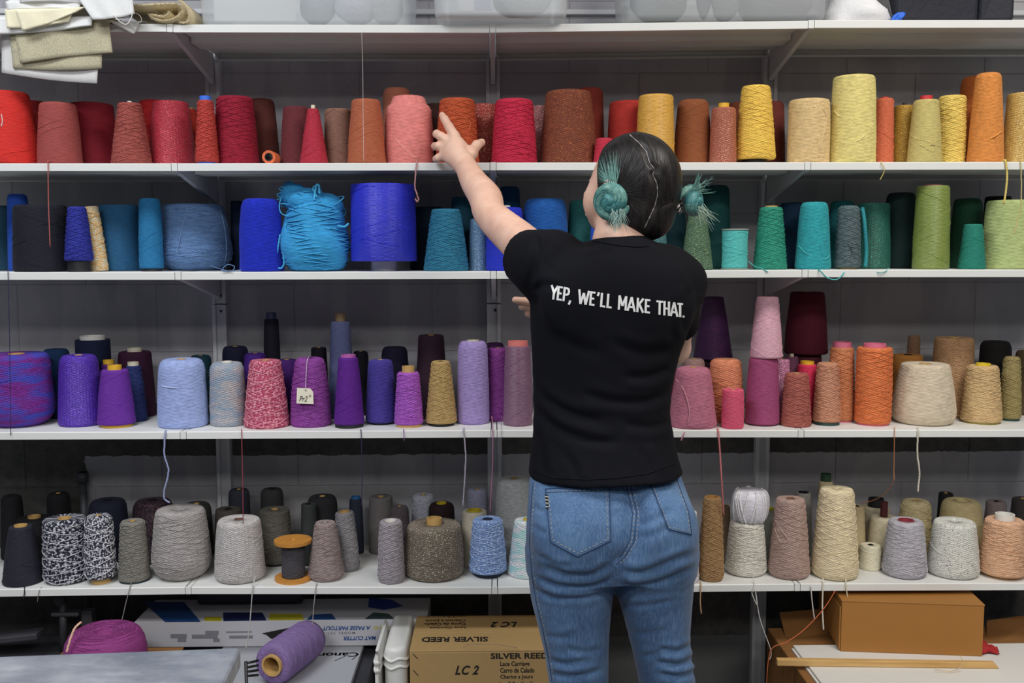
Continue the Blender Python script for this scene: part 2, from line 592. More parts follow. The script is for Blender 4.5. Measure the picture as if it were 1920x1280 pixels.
# pipe in the unpainted corner
px = P(157, 940, YW - 0.03)
root = empty('wall_pipe', (px.x, px.y, P(157, 1100, YW - 0.03).z), 'dark vertical pipe on the unpainted wall, lower left', 'pipe')
h = P(157, 885, YW - 0.03).z - root.location.z
MB().tube([(0, 0, -0.3), (0, 0, h)], 0.010, 12).build('pipe', plain('dark_pipe', (70, 72, 78), 0.5), root, smooth=True)
MB().tube([(0, 0, h - 0.03), (0, 0, h)], 0.016, 12).build('coupling', plain('dark_pipe', (70, 72, 78), 0.5), root, smooth=True)
# ------------------------------------------------------------------ yarn cones
CREAM_T = (222, 214, 190); TAN_T = (198, 160, 98); YEL_T = (226, 178, 48); BLK = (24, 24, 28); WHT = (226, 224, 216); PNK = (214, 112, 140)
GROUPS = {2: 'yarn on the red to yellow shelf', 3: 'yarn on the blue to green shelf', 4: 'yarn on the purple to orange shelf', 5: 'yarn on the grey to cream shelf'}
# shelf, x, y of top, width at top, width at foot (pixels), d = axis behind the front edge in m (or y of the foot), style, colour, label, options
T = [
# ---- second shelf from the top: reds, rusts, golds
(2, 12, 168, 74, 112, .075, 'fine', (214, 34, 22), 'bright scarlet cone with a loose white tail, far left of the red shelf', {}),
(2, 60, 187, 44, 52, .19, 'fine', (150, 24, 28), 'narrow dark red cone tucked behind the scarlet cone', {}),
(2, 108, 190, 63, 78, .065, 'fine', (158, 70, 66), 'dusty brick-red cone with a yellow core tip, beside the scarlet cone', {'core': (YEL_T, 15, 3)}),
(2, 170, 190, 78, 86, .17, 'fine', (128, 14, 34), 'wide deep crimson cone set back behind two brick-red cones', {'shape': 'cyl'}),
(2, 243, 191, 40, 72, .06, 'cross', (160, 74, 66), 'brick-red cone with a narrow top and a white core tip', {'core': (WHT, 8, 4)}),
(2, 288, 185, 56, 64, .20, 'fine', (190, 22, 28), 'plain bright red cone half hidden behind the shiny crimson cone', {'shape': 'dome'}),
(2, 320, 187, 62, 84, .075, 'glitter', (176, 28, 50), 'shiny crimson cone flecked with highlights, left of the blue-tipped cone', {'c2': (235, 120, 130)}),
(2, 358, 204, 20, 34, .19, 'fine', (196, 52, 34), 'small orange-red cone peeping out beside the blue-tipped cone', {'core': (TAN_T, 10, 3)}),
(2, 385, 187, 27, 42, .05, 'cross', (186, 58, 48), 'slim brick-red cone on a bright blue plastic core', {'core': ((52, 112, 226), 21, 8), 'foot': ((52, 112, 226), 34, 4)}),
(2, 440, 178, 64, 82, .07, 'cross', (150, 14, 46), 'tall deep wine-red cone right of the blue-tipped cone', {}),
(2, 490, 183, 46, 64, .19, 'fine', (92, 42, 36), 'dark chocolate brown cone behind the wine-red cone', {'shape': 'dome'}),
(2, 555, 198, 46, 62, .12, 'fine', (104, 40, 46), 'dark maroon cone left of the small crimson cone', {}),
(2, 587, 203, 20, 52, .05, 'fine', (178, 36, 58), 'pointed crimson cone with a straw-coloured tip', {'core': (CREAM_T, 8, 7)}),
(2, 634, 202, 49, 54, .11, 'fine', (134, 94, 78), 'plain taupe brown cone left of the rust cone', {}),
(2, 686, 184, 52, 71, .06, 'fine', (176, 92, 58), 'smooth rust-brown cone left of the pink mohair cone', {}),
(2, 744, 162, 50, 58, .22, 'fine', (188, 112, 86), 'tall tan-salmon cone behind the pink mohair cone', {'shape': 'dome'}),
(2, 766, 176, 70, 91, .075, 'fuzzy', (226, 128, 122), 'fuzzy salmon-pink mohair cone left of the reaching hand', {'shape': 'stepped', 'fuzz': 900}),
(2, 818, 193, 38, 44, .20, 'fine', (58, 32, 28), 'blackish brown cone in the gap left of the reaching hand', {}),
(2, 857, 182, 63, 80, .068, 'cross', (186, 76, 32), 'rust-orange cone being touched by the reaching hand', {}),
(2, 908, 193, 50, 62, .17, 'glitter', (150, 40, 34), 'dark red glitter cone right of the hand', {'c2': (240, 190, 160)}),
(2, 964, 183, 68, 84, .068, 'cross', (196, 24, 62), 'bright crimson cone left of the big brown fuzzy cone', {}),
(2, 1012, 197, 34, 42, .2, 'tweed', (190, 120, 120), 'pale pink tweed cone squeezed behind the crimson cone', {'c2': (240, 205, 200)}),
(2, 1066, 166, 82, 106, .085, 'tweed', (122, 62, 42), 'big brown fuzzy cone flecked with rust', {'c2': (176, 100, 60), 'fuzz': 700}),
(2, 1106, 162, 48, 56, .23, 'fine', (140, 48, 34), 'dark russet cone behind the big brown fuzzy cone', {'shape': 'dome'}),
(2, 1133, 258, 30, 40, .05, 'fine', (196, 40, 66), 'short crimson cone just left of the head', {}),
(2, 1180, 187, 72, 82, .16, 'fine', (170, 38, 28), 'brick-red cone behind the gold satin cone', {'shape': 'cyl'}),
(2, 1230, 175, 63, 71, .06, 'satin', (222, 166, 50), 'gold satin cone rising above the dark hair', {'shape': 'cyl'}),
(2, 1300, 184, 56, 70, .10, 'fine', (140, 76, 38), 'round-topped cinnamon brown cone right of the gold satin cone', {'shape': 'dome'}),
(2, 1357, 200, 44, 50, .055, 'glitter', (170, 88, 64), 'copper glitter cone with a yellow core, left of the bright yellow cone', {'c2': (250, 190, 160), 'core': (YEL_T, 20, 9)}),
(2, 1386, 190, 40, 50, .2, 'fine', (122, 58, 36), 'brown cone whose top shows between copper and yellow cones', {'shape': 'dome'}),
(2, 1449, 188, 40, 50, .19, 'fine', (108, 44, 34), 'dark reddish brown cone right of the bright yellow cone', {'shape': 'dome'}),
(2, 1418, 158, 51, 75, .055, 'cross', (244, 194, 60), 'bright yellow cone standing on a black foot', {'foot': (BLK, 46, 9)}),
(2, 1518, 183, 73, 76, .065, 'fuzzy', (218, 186, 128), 'fuzzy straw-beige cone left of the tall pale yellow cone', {'shape': 'cyl', 'fuzz': 700}),
(2, 1602, 138, 74, 85, .065, 'fuzzy', (222, 206, 120), 'tall fuzzy pale yellow cone', {'shape': 'cyl', 'fuzz': 800}),
(2, 1659, 183, 32, 38, .10, 'fine', (212, 104, 66), 'slim coral-orange cone right of the tall pale yellow cone', {'core': ((206, 56, 60), 14, 3)}),
(2, 1696, 196, 36, 44, .12, 'glitter', (170, 128, 22), 'dark gold metallic cone between coral and khaki cones', {'c2': (244, 212, 90), 'core': (BLK, 8, 5)}),
(2, 1737, 185, 44, 62, .05, 'fine', (198, 182, 104), 'khaki cone with a red core and a curl of thread', {'core': ((204, 50, 58), 22, 8)}),
(2, 1786, 177, 48, 52, .105, 'cross', (232, 200, 86), 'butter yellow coarse cone left of the tall orange cone', {}),
(2, 1832, 140, 54, 66, .2, 'fine', (190, 96, 24), 'dark amber cone behind the tall orange cone', {'shape': 'dome'}),
(2, 1854, 134, 44, 64, .06, 'fuzzy', (216, 134, 50), 'tall fuzzy orange cone near the right end', {'shape': 'dome', 'fuzz': 400}),
(2, 1916, 172, 48, 60, .07, 'glitter', (196, 156, 60), 'pale gold lurex cone at the far right of the red shelf', {'c2': (255, 240, 190)}),
# ---- third shelf: blues and greens
(3, 2, 385, 44, 48, .2, 'fine', (20, 62, 84), 'dark teal cone at the far left of the blue shelf', {}),
(3, 32, 363, 34, 42, .15, 'fine', (24, 74, 176), 'medium blue cone behind the navy-black cone', {'shape': 'dome'}),
(3, 76, 383, 92, 102, .085, 'fine', (28, 28, 40), 'wide navy-black cone at the left', {'shape': 'cyl'}),
(3, 144, 387, 31, 50, .045, 'cross', (44, 50, 152), 'royal blue cone raised on a tapered black foot', {'foot': (BLK, 42, 20)}),
(3, 181, 386, 29, 34, .08, 'marl', (214, 206, 176), 'slim cream cone striped in pastel orange and blue', {'c2': (226, 170, 90), 'tilt': -6}),
(3, 222, 383, 70, 82, .16, 'fine', (24, 84, 124), 'wide dark petrol-blue cone behind the pastel striped cone', {'shape': 'cyl'}),
(3, 280, 371, 38, 44, .115, 'fine', (14, 112, 164), 'cyan-blue cone left of the big denim-blue cone', {'shape': 'dome', 'foot': (BLK, 36, 5)}),
(3, 362, 381, 122, 156, .115, 'cross', (92, 128, 176), 'big squat denim-blue cone with strands looped over it', {'shape': 'bulb'}),
(3, 443, 376, 46, 56, .25, 'fine', (24, 40, 66), 'dark navy cone right behind the denim-blue cone', {}),
(3, 488, 371, 70, 82, .07, 'fuzzy', (22, 42, 182), 'round-topped ultramarine cone left of the turquoise bundle', {'shape': 'dome', 'fuzz': 300}),
(3, 718, 343, 119, 122, .09, 'satin', (42, 48, 205), 'big royal-blue cylinder of yarn on a pale core', {'shape': 'flat', 'foot': ((190, 188, 186), 49, 18)}),
(3, 803, 387, 56, 70, .24, 'fine', (16, 38, 58), 'near-black blue cone behind the teal cross-wound cone', {}),
(3, 836, 391, 52, 84, .07, 'cross', (30, 116, 148), 'teal cross-wound cone right of the royal-blue cylinder', {}),
(3, 866, 369, 38, 48, .2, 'fine', (14, 68, 88), 'dark teal cone above the raised forearm', {}),
(3, 897, 410, 30, 38, .10, 'glitter', (86, 126, 164), 'grey-blue sparkly cone below the raised forearm', {'c2': (190, 215, 235)}),
(3, 946, 388, 66, 70, .065, 'fine', (34, 52, 200), 'cobalt blue cone behind the raised upper arm', {'core': (WHT, 22, 4)}),
(3, 955, 349, 38, 46, .23, 'fine', (18, 74, 116), 'dark petrol cone showing above the cobalt cone', {'shape': 'dome'}),
(3, 1022, 371, 78, 90, .09, 'fuzzy', (16, 84, 160), 'wide azure blue cone between arm and head', {'shape': 'dome', 'fuzz': 200}),
(3, 1088, 375, 40, 52, .13, 'fine', (12, 82, 82), 'dark sea-green cone beside the face', {'shape': 'dome'}),
(3, 1120, 410, 22, 30, .07, 'fine', (26, 80, 196), 'small bright blue cone against the neck', {}),
(3, 1228, 428, 40, 50, .07, 'tweed', (60, 110, 112), 'grey-teal flecked cone right of the neck', {'c2': (110, 150, 146)}),
(3, 1266, 398, 36, 50, .2, 'fine', (12, 54, 62), 'very dark teal cone below the right hair bun', {}),
(3, 1308, 400, 32, 60, .06, 'tweed', (78, 108, 82), 'sage green tweed cone below the right hair bun', {'c2': (140, 160, 120)}),
(3, 1341, 346, 52, 62, .2, 'fine', (10, 74, 72), 'tall bottle-green cone behind the right hair bun', {'shape': 'dome'}),
(3, 1446, 388, 40, 62, .06, 'cross', (22, 142, 116), 'emerald cone with a tan core beside the turquoise spool', {'core': (TAN_T, 24, 3)}),
(3, 1489, 379, 50, 60, .2, 'fine', (12, 46, 72), 'dark petrol cone behind the emerald cone', {}),
(3, 1527, 378, 49, 66, .06, 'fuzzy', (14, 152, 160), 'bright turquoise cone left of the slate cone', {'shape': 'dome', 'fuzz': 250}),
(3, 1580, 376, 44, 52, .22, 'fine', (14, 110, 116), 'teal cone behind the slate cone', {'shape': 'dome'}),
(3, 1592, 385, 38, 48, .055, 'cross', (84, 102, 106), 'slate grey cone with a turquoise strand at its side', {'shape': 'dome', 'foot': (TAN_T, 34, 3)}),
(3, 1638, 380, 58, 66, .14, 'glitter', (12, 92, 78), 'dark green shrink-wrapped cone right of the slate cone', {'c2': (60, 150, 130), 'shape': 'cyl'}),
(3, 1690, 360, 52, 62, .15, 'fine', (12, 40, 38), 'black-green cone left of the tall lime cone', {'shape': 'dome'}),
(3, 1750, 347, 58, 66, .06, 'satin', (126, 144, 58), 'tall lime-olive cone with a pink core', {'core': (PNK, 33, 2), 'shape': 'cyl'}),
(3, 1815, 371, 50, 60, .2, 'fine', (14, 64, 44), 'forest green cone behind the small jade cone', {'shape': 'dome'}),
(3, 1825, 420, 32, 49, .05, 'fine', (14, 124, 106), 'small jade green cone near the right end', {}),
(3, 1894, 374, 80, 92, .085, 'fuzzy', (172, 188, 118), 'wide pale green cone at the far right of the blue shelf', {'shape': 'cyl', 'fuzz': 200}),
(3, 1872, 367, 46, 54, .26, 'fine', (26, 34, 32), 'black cone behind the wide pale green cone', {}),
# ---- fourth shelf: purples, pinks, oranges, beiges
(4, 34, 658, 112, 126, 803, 'twotone', (118, 34, 138), 'big variegated purple, magenta and blue bundle at the far left', {'c2': (66, 70, 176), 'shape': 'bulb', 'fuzz': 250}),
(4, 108, 652, 46, 56, .24, 'fine', (22, 58, 100), 'dark blue cone behind the variegated purple bundle', {'shape': 'dome'}),
(4, 150, 662, 70, 84, 802, 'glitter', (74, 32, 168), 'violet cone in shiny wrap, right of the variegated bundle', {'c2': (150, 110, 230), 'shape': 'dome', 'fuzz': 200}),
(4, 177, 634, 61, 64, .2, 'fine', (24, 34, 64), 'navy cylinder with a wide white core ring', {'core': (WHT, 46, 7), 'shape': 'flat'}),
(4, 217, 690, 48, 70, 804, 'fine', (104, 42, 156), 'purple cone with a yellow core and yellow base', {'core': (YEL_T, 26, 8), 'foot': (YEL_T, 58, 5)}),
(4, 206, 681, 26, 36, .15, 'fine', (84, 34, 120), 'purple cone hidden but for its yellow core', {'core': (YEL_T, 21, 8)}),
(4, 255, 656, 58, 72, .2, 'fine', (66, 28, 56), 'dark aubergine cone with a white core ring', {'core': (CREAM_T, 27, 6)}),
(4, 252, 684, 26, 46, .115, 'cross', (38, 52, 108), 'slim navy cone with a cream core ring', {'core': (CREAM_T, 27, 7)}),
(4, 342, 669, 82, 92, 805, 'fuzzy', (150, 168, 220), 'fluffy lavender-blue cone left of the grey mohair cone', {'shape': 'dome', 'fuzz': 900}),
(4, 378, 664, 38, 46, .23, 'fine', (22, 62, 76), 'dark teal cone behind the lavender-blue cone', {'shape': 'dome'}),
(4, 427, 676, 72, 78, 802, 'twotone', (172, 168, 172), 'grey mohair cone with a faint blue sheen', {'c2': (142, 158, 176), 'shape': 'dome', 'fuzz': 500, 'core': (WHT, 20, 2)}),
(4, 443, 647, 46, 56, .25, 'fine', (26, 28, 56), 'dark navy cone behind the grey mohair cone', {'shape': 'dome'}),
(4, 480, 660, 40, 50, .2, 'fine', (78, 36, 140), 'purple cone peeping out above the pink marled cone', {'shape': 'dome'}),
(4, 511, 597, 26, 36, .24, 'fine', (26, 26, 40), 'tall thin black cone with a navy cap', {'core': ((44, 54, 86), 19, 12)}),
(4, 499, 672, 56, 86, 805, 'marl', (182, 66, 100), 'raspberry and pink marled cone', {'c2': (226, 150, 164)}),
(4, 539, 672, 40, 48, .17, 'fine', (70, 24, 108), 'dark purple cone right of the pink marled cone', {}),
(4, 582, 668, 58, 81, 803, 'cross', (140, 62, 152), 'orchid purple cone carrying a handwritten paper tag', {'shape': 'dome', 'bulge': .06}),
(4, 599, 650, 28, 36, .25, 'fine', (24, 20, 32), 'small black cone behind the tagged cone', {}),
(4, 640, 601, 36, 50, .21, 'fine', (98, 106, 150), 'tall slate-blue cone with a cardboard core', {'core': ((146, 124, 90), 20, 15)}),
(4, 654, 668, 36, 57, 804, 'fine', (92, 28, 138), 'deep purple cone with a pink top', {'core': ((178, 96, 168), 38, 5), 'foot': (BLK, 54, 6)}),
(4, 677, 657, 28, 36, .22, 'fine', (20, 18, 28), 'black cone behind the deep purple cone', {'shape': 'dome'}),
(4, 714, 672, 46, 58, 798, 'fuzzy', (66, 54, 142), 'indigo cone left of the small violet cone', {'shape': 'dome', 'fuzz': 150, 'foot': (BLK, 44, 4)}),
(4, 741, 648, 48, 56, .23, 'fine', (28, 26, 52), 'blue-black round-topped cone behind the indigo cone', {'shape': 'dome'}),
(4, 766, 695, 40, 54, 803, 'cross', (170, 86, 194), 'small bright violet cone on a cardboard core', {'core': (TAN_T, 24, 11), 'foot': (TAN_T, 48, 5)}),
(4, 809, 626, 48, 62, .2, 'fine', (54, 30, 46), 'tall blackish maroon cone behind the mustard cone', {}),
(4, 827, 675, 34, 59, 801, 'cross', (182, 150, 88), 'mustard tan cone among the purples', {'foot': (BLK, 50, 5)}),
(4, 887, 637, 54, 62, 797, 'fuzzy', (158, 136, 196), 'tall lilac mohair cone', {'shape': 'dome', 'fuzz': 600, 'core': (CREAM_T, 24, 2)}),
(4, 934, 650, 38, 46, .14, 'cross', (148, 64, 152), 'magenta-purple cone between lilac and plum cones', {}),
(4, 928, 641, 34, 40, .25, 'fine', (66, 26, 76), 'dark violet cone behind the magenta-purple cone', {'shape': 'dome'}),
(4, 971, 646, 47, 56, 800, 'satin', (132, 92, 118), 'dusty plum cone with a salmon core, beside the black t-shirt', {'core': ((224, 128, 122), 41, 9), 'shape': 'cyl'}),
(4, 1336, 670, 54, 62, .17, 'fine', (58, 26, 44), 'dark maroon cone holding up the glittery aubergine cone', {}),
(4, 1336, 556, 36, 73, .17, 'glitter', (64, 26, 78), 'glittery aubergine cone stacked on another, right of the t-shirt', {'c2': (130, 70, 140), 'on': 668}),
(4, 1300, 670, 40, 48, .14, 'fine', (150, 118, 112), 'greyish tan cone behind the dusty pink fuzzy cone', {'shape': 'dome'}),
(4, 1299, 685, 62, 92, 806, 'fuzzy', (184, 108, 132), 'dusty pink fuzzy cone beside the jeans waist', {'shape': 'dome', 'fuzz': 700}),
(4, 1257, 690, 28, 36, .12, 'fine', (140, 40, 92), 'dark magenta cone against the t-shirt', {}),
(4, 1360, 670, 58, 68, .14, 'cross', (218, 132, 92), 'peach-orange cross-wound cone behind the hot-pink cylinder', {'shape': 'dome'}),
(4, 1374, 727, 40, 42, 805, 'fine', (224, 84, 118), 'small hot-pink cylinder of yarn', {'shape': 'cyl'}),
(4, 1430, 668, 54, 66, 800, 'fine', (162, 70, 116), 'plum-pink cone with the light pink cone stacked on it', {'foot': ((60, 24, 44), 58, 2)}),
(4, 1436, 556, 40, 61, 800, 'fine', (222, 168, 186), 'light pink cone stacked on top of a plum-pink cone', {'on': 667, 'under': 1430}),
(4, 1464, 672, 30, 36, .15, 'tweed', (200, 120, 160), 'pink tweed cone in the gap right of the stacked pair', {'c2': (245, 220, 232)}),
(4, 1510, 660, 56, 66, .21, 'fine', (96, 34, 56), 'dark wine cone under the stacked burgundy cone', {}),
(4, 1510, 547, 62, 81, .21, 'fine', (86, 18, 40), 'large dark burgundy cone stacked at the back', {'on': 657}),
(4, 1483, 667, 24, 34, .13, 'fine', (120, 70, 96), 'small mauve cone behind the terracotta cone', {'core': (CREAM_T, 8, 5)}),
(4, 1512, 681, 34, 42, .11, 'fine', (218, 38, 84), 'cerise cone with a yellow core', {'core': (YEL_T, 26, 6)}),
(4, 1493, 697, 42, 57, 802, 'cross', (170, 92, 80), 'terracotta cone left of the ribbed peach-brown cone', {}),
(4, 1551, 678, 38, 52, 799, 'cross', (198, 136, 104), 'peach-brown ribbed cone on a dark green foot', {'foot': ((34, 62, 58), 48, 6)}),
(4, 1577, 649, 42, 51, .10, 'cross', (202, 124, 76), 'tall tan-orange cone with a pink core ring', {'core': (PNK, 41, 10), 'shape': 'cyl', 'foot': (PNK, 46, 3)}),
(4, 1638, 648, 64, 66, 800, 'cross', (222, 116, 54), 'tall vivid orange cone with a pink core ring', {'core': (PNK, 42, 7), 'shape': 'cyl', 'foot': (PNK, 58, 3)}),
(4, 1711, 628, 50, 60, .25, 'fuzzy', (122, 92, 70), 'fuzzy brown cone at the back above the mustard cone', {'shape': 'dome', 'fuzz': 300}),
(4, 1700, 662, 54, 64, .17, 'fine', (186, 122, 40), 'mustard cone behind the big oatmeal bundle', {}),
(4, 1733, 677, 88, 116, 801, 'fuzzy', (206, 190, 164), 'big fluffy oatmeal bundle beside the vivid orange cone', {'shape': 'bulbtop', 'fuzz': 1000}),
(4, 1786, 630, 70, 78, .19, 'tweed', (192, 148, 104), 'tall crinkled tan cone behind the oatmeal bundle', {'c2': (150, 108, 70), 'shape': 'cyl'}),
(4, 1864, 637, 54, 62, .24, 'fine', (24, 22, 22), 'black round-topped cone near the right end of the purple shelf', {'shape': 'dome'}),
(4, 1841, 682, 54, 74, 797, 'cross', (206, 172, 118), 'golden beige cone with a yellow core', {'core': ((224, 196, 50), 27, 4), 'foot': ((150, 140, 60), 66, 3), 'shape': 'cone'}),
(4, 1895, 667, 29, 40, 790, 'cross', (152, 136, 82), 'slim olive-khaki cone near the right end', {'shape': 'dome', 'foot': ((34, 62, 58), 36, 4)}),
(4, 1922, 655, 38, 46, .25, 'fine', (92, 76, 50), 'dark olive cone cut by the right edge of the purple shelf', {'shape': 'dome'}),
# ---- fifth shelf: black, grey, white, cream
(5, 34, 981, 41, 74, 1102, 'fine', (40, 40, 54), 'charcoal navy cone with a cardboard core, front left corner', {'core': (TAN_T, 24, 2)}),
(5, 60, 963, 60, 80, .2, 'fine', (28, 28, 32), 'black cone with a cardboard ring behind the charcoal navy cone', {'core': (TAN_T, 24, 3)}),
(5, 18, 925, 36, 46, .27, 'fine', (26, 26, 30), 'black cone at the back, far left of the grey shelf', {'shape': 'dome'}),
(5, 106, 920, 40, 48, .27, 'fine', (24, 24, 28), 'black cone at the back above the wide marled cone', {'shape': 'dome'}),
(5, 117, 963, 76, 84, 1098, 'marl', (30, 34, 52), 'wide navy and white marled cone', {'c2': (196, 196, 204), 'shape': 'cyl', 'core': (TAN_T, 24, 1)}),
(5, 199, 930, 68, 74, .25, 'fine', (34, 38, 58), 'dark navy cone behind the small marled cone', {'shape': 'dome'}),
(5, 181, 960, 48, 58, 1100, 'marl', (44, 48, 64), 'small navy and white marled cone on a cardboard foot', {'c2': (214, 214, 220), 'foot': (TAN_T, 35, 12), 'shape': 'dome'}),
(5, 245, 971, 43, 58, 1096, 'cross', (130, 126, 118), 'warm grey cone left of the big pale grey cone', {'foot': ((26, 40, 50), 56, 3)}),
(5, 284, 930, 70, 88, .25, 'glitter', (38, 28, 36), 'black tinsel bundle with red and silver flecks', {'c2': (190, 130, 150), 'shape': 'dome'}),
(5, 335, 944, 98, 120, 1092, 'cross', (166, 160, 158), 'big pale grey cone with a rounded foot', {'shape': 'bulb', 'hole': .30}),
(5, 366, 938, 52, 60, .27, 'fine', (52, 54, 52), 'dark grey-green cone behind the big pale grey cone', {'shape': 'dome'}),
(5, 426, 948, 48, 56, .19, 'fine', (78, 72, 66), 'brownish grey cone behind the speckled light grey cone', {}),
(5, 446, 913, 38, 44, .28, 'fine', (44, 48, 60), 'dark blue-grey cone at the back, above the brownish grey cone', {'shape': 'dome'}),
(5, 445, 964, 80, 96, 1096, 'tweed', (188, 182, 180), 'speckled light grey boucle cone', {'c2': (232, 228, 226), 'core': ((120, 90, 80), 18, 0)}),
(5, 508, 912, 64, 76, .26, 'fine', (52, 50, 52), 'charcoal dome-shaped cone behind the olive-grey cone', {'shape': 'dome'}),
(5, 513, 948, 56, 62, 1064, 'cross', (104, 100, 92), 'olive-grey cone behind the wooden spool', {'foot': (BLK, 52, 4)}),
(5, 603, 924, 54, 62, .26, 'fine', (44, 42, 46), 'black-grey cone behind the mauve-taupe cone', {'shape': 'dome'}),
(5, 577, 941, 28, 34, .19, 'fine', (62, 68, 66), 'slim dark green-grey cone above the wooden spool', {}),
(5, 608, 974, 38, 69, 1092, 'cross', (152, 134, 132), 'mauve-taupe cone right of the wooden spool', {'core': ((170, 160, 156), 10, 2)}),
(5, 652, 955, 34, 42, 1073, 'cross', (136, 132, 136), 'slim grey cone leaning behind the mauve-taupe cone', {'core': (TAN_T, 20, 1), 'tilt': -4}),
(5, 666, 932, 24, 28, 1040, 'fine', (44, 50, 66), 'thin dark navy cone with a blue cap', {'core': ((40, 100, 150), 20, 4)}),
(5, 713, 926, 44, 48, 1041, 'fine', (116, 110, 110), 'plain grey cylinder at the back left of the boucle ball', {'shape': 'cyl'}),
(5, 748, 945, 34, 42, .2, 'fuzzy', (92, 82, 86), 'dark mauve fuzzy boucle ball behind the pale lilac-grey cone', {'shape': 'dome', 'fuzz': 400}),
(5, 731, 971, 42, 52, 1096, 'cross', (160, 152, 158), 'pale lilac-grey cone left of the big tweed cone', {'core': (WHT, 22, 1)}),
(5, 793, 922, 42, 48, .25, 'cross', (176, 178, 190), 'white-grey ball of yarn behind the big tweed cone', {'shape': 'dome'}),
(5, 827, 938, 48, 54, .22, 'fine', (46, 28, 30), 'dark brown cone with a yellow core ring', {'core': ((200, 176, 40), 20, 1), 'shape': 'dome'}),
(5, 813, 970, 104, 116, 1092, 'tweed', (116, 104, 90), 'big brown-grey tweed cone with a cardboard core', {'c2': (206, 196, 178), 'core': (TAN_T, 30, 11), 'shape': 'cone', 'fuzz': 300}),
(5, 889, 952, 46, 52, .18, 'fine', (210, 200, 176), 'cream cone with a yellow core behind the blue marled cone', {'core': ((206, 184, 48), 27, 2)}),
(5, 894, 912, 38, 44, .28, 'fuzzy', (150, 150, 172), 'pale lavender cone at the back above the cream cone', {'shape': 'dome'}),
(5, 914, 966, 56, 73, 1088, 'marl', (112, 142, 196), 'sky-blue marled cone on a dark foot', {'c2': (166, 188, 226), 'foot': ((26, 32, 50), 52, 9), 'core': ((44, 52, 80), 20, 0)}),
(5, 964, 890, 66, 76, .25, 'fuzzy', (186, 186, 186), 'large white bagged cone standing behind the pastel white cone', {'shape': 'dome'}),
(5, 990, 968, 52, 78, 1087, 'twotone', (224, 222, 226), 'white cone with pastel stripes beside the jeans', {'c2': (168, 214, 214), 'core': ((214, 190, 60), 18, 2)}),
(5, 1293, 955, 30, 42, 1096, 'twotone', (206, 196, 204), 'pale lilac cone peeping out right of the jeans', {'c2': (226, 224, 226)}),
(5, 1337, 928, 33, 49, 1092, 'cross', (166, 128, 82), 'slim camel-brown cone right of the jeans', {'core': ((176, 130, 74), 28, 1)}),
(5, 1356, 945, 28, 36, .19, 'fine', (150, 126, 100), 'light brown cone behind the camel-brown cone', {}),
(5, 1402, 970, 62, 79, 1083, 'cross', (216, 212, 200), 'off-white cone with a white ball stacked on it', {}),
(5, 1442, 950, 40, 48, .19, 'fine', (176, 178, 168), 'pale grey-green cone with a yellow core', {'core': ((206, 200, 60), 22, 3)}),
(5, 1484, 928, 53, 79, 1088, 'cross', (178, 148, 138), 'rosy brown cone right of the white stacked pair', {'core': ((140, 100, 80), 16, 0), 'shape': 'cone'}),
(5, 1508, 920, 28, 36, .24, 'fine', (160, 156, 150), 'grey cone behind the rosy brown cone', {'core': (BLK, 20, 1)}),
(5, 1571, 909, 62, 90, 1090, 'cross', (226, 208, 168), 'tallest cream cone of the bottom row', {'shape': 'cone', 'hole': .2}),
(5, 1550, 899, 26, 34, .23, 'fine', (196, 180, 140), 'tan cone with a dark green cap behind the tallest cream cone', {'core': ((44, 72, 50), 23, 14)}),
(5, 1609, 945, 28, 38, .17, 'fine', (206, 186, 140), 'beige cone right behind the tallest cream cone', {}),
(5, 1645, 943, 50, 58, .24, 'fine', (196, 182, 150), 'khaki-cream cone with a black core', {'core': (BLK, 30, 15)}),
(5, 1660, 962, 50, 60, .15, 'fine', (214, 202, 170), 'cream cone with a maroon core tube', {'core': ((80, 28, 34), 14, 28)}),
(5, 1636, 1016, 44, 48, 1077, 'fine', (222, 214, 186), 'short cream yarn cylinder right of the tallest cream cone', {'shape': 'cyl'}),
(5, 1720, 932, 54, 64, .22, 'cross', (210, 192, 142), 'pale straw cone between grey-lilac and speckled white cones', {'shape': 'dome'}),
(5, 1702, 968, 62, 84, 1087, 'cross', (182, 178, 186), 'grey-lilac cone with a red and white dotted core', {'core': ((150, 60, 70), 30, 1)}),
(5, 1806, 930, 72, 84, .21, 'fine', (196, 178, 126), 'wide khaki cone behind the speckled white cone', {'shape': 'dome', 'core': ((206, 190, 140), 26, 1)}),
(5, 1776, 921, 26, 32, .29, 'fine', (30, 28, 30), 'black cone behind the wide khaki cone', {}),
(5, 1794, 968, 78, 98, 1088, 'tweed', (218, 218, 208), 'white cone flecked with dark specks', {'c2': (150, 140, 146), 'shape': 'cone', 'hole': .2}),
(5, 1871, 935, 36, 46, .25, 'fine', (126, 112, 112), 'dim grey-mauve cone behind the peach cone', {}),
(5, 1888, 965, 70, 86, 1091, 'cross', (220, 172, 134), 'peach cone with a white plastic cap at the right end', {'core': (WHT, 36, 10), 'foot': ((200, 150, 70), 60, 6)}),
(5, 1922, 930, 40, 48, .27, 'fine', (58, 54, 54), 'dark grey cone at the back right corner', {}),
]

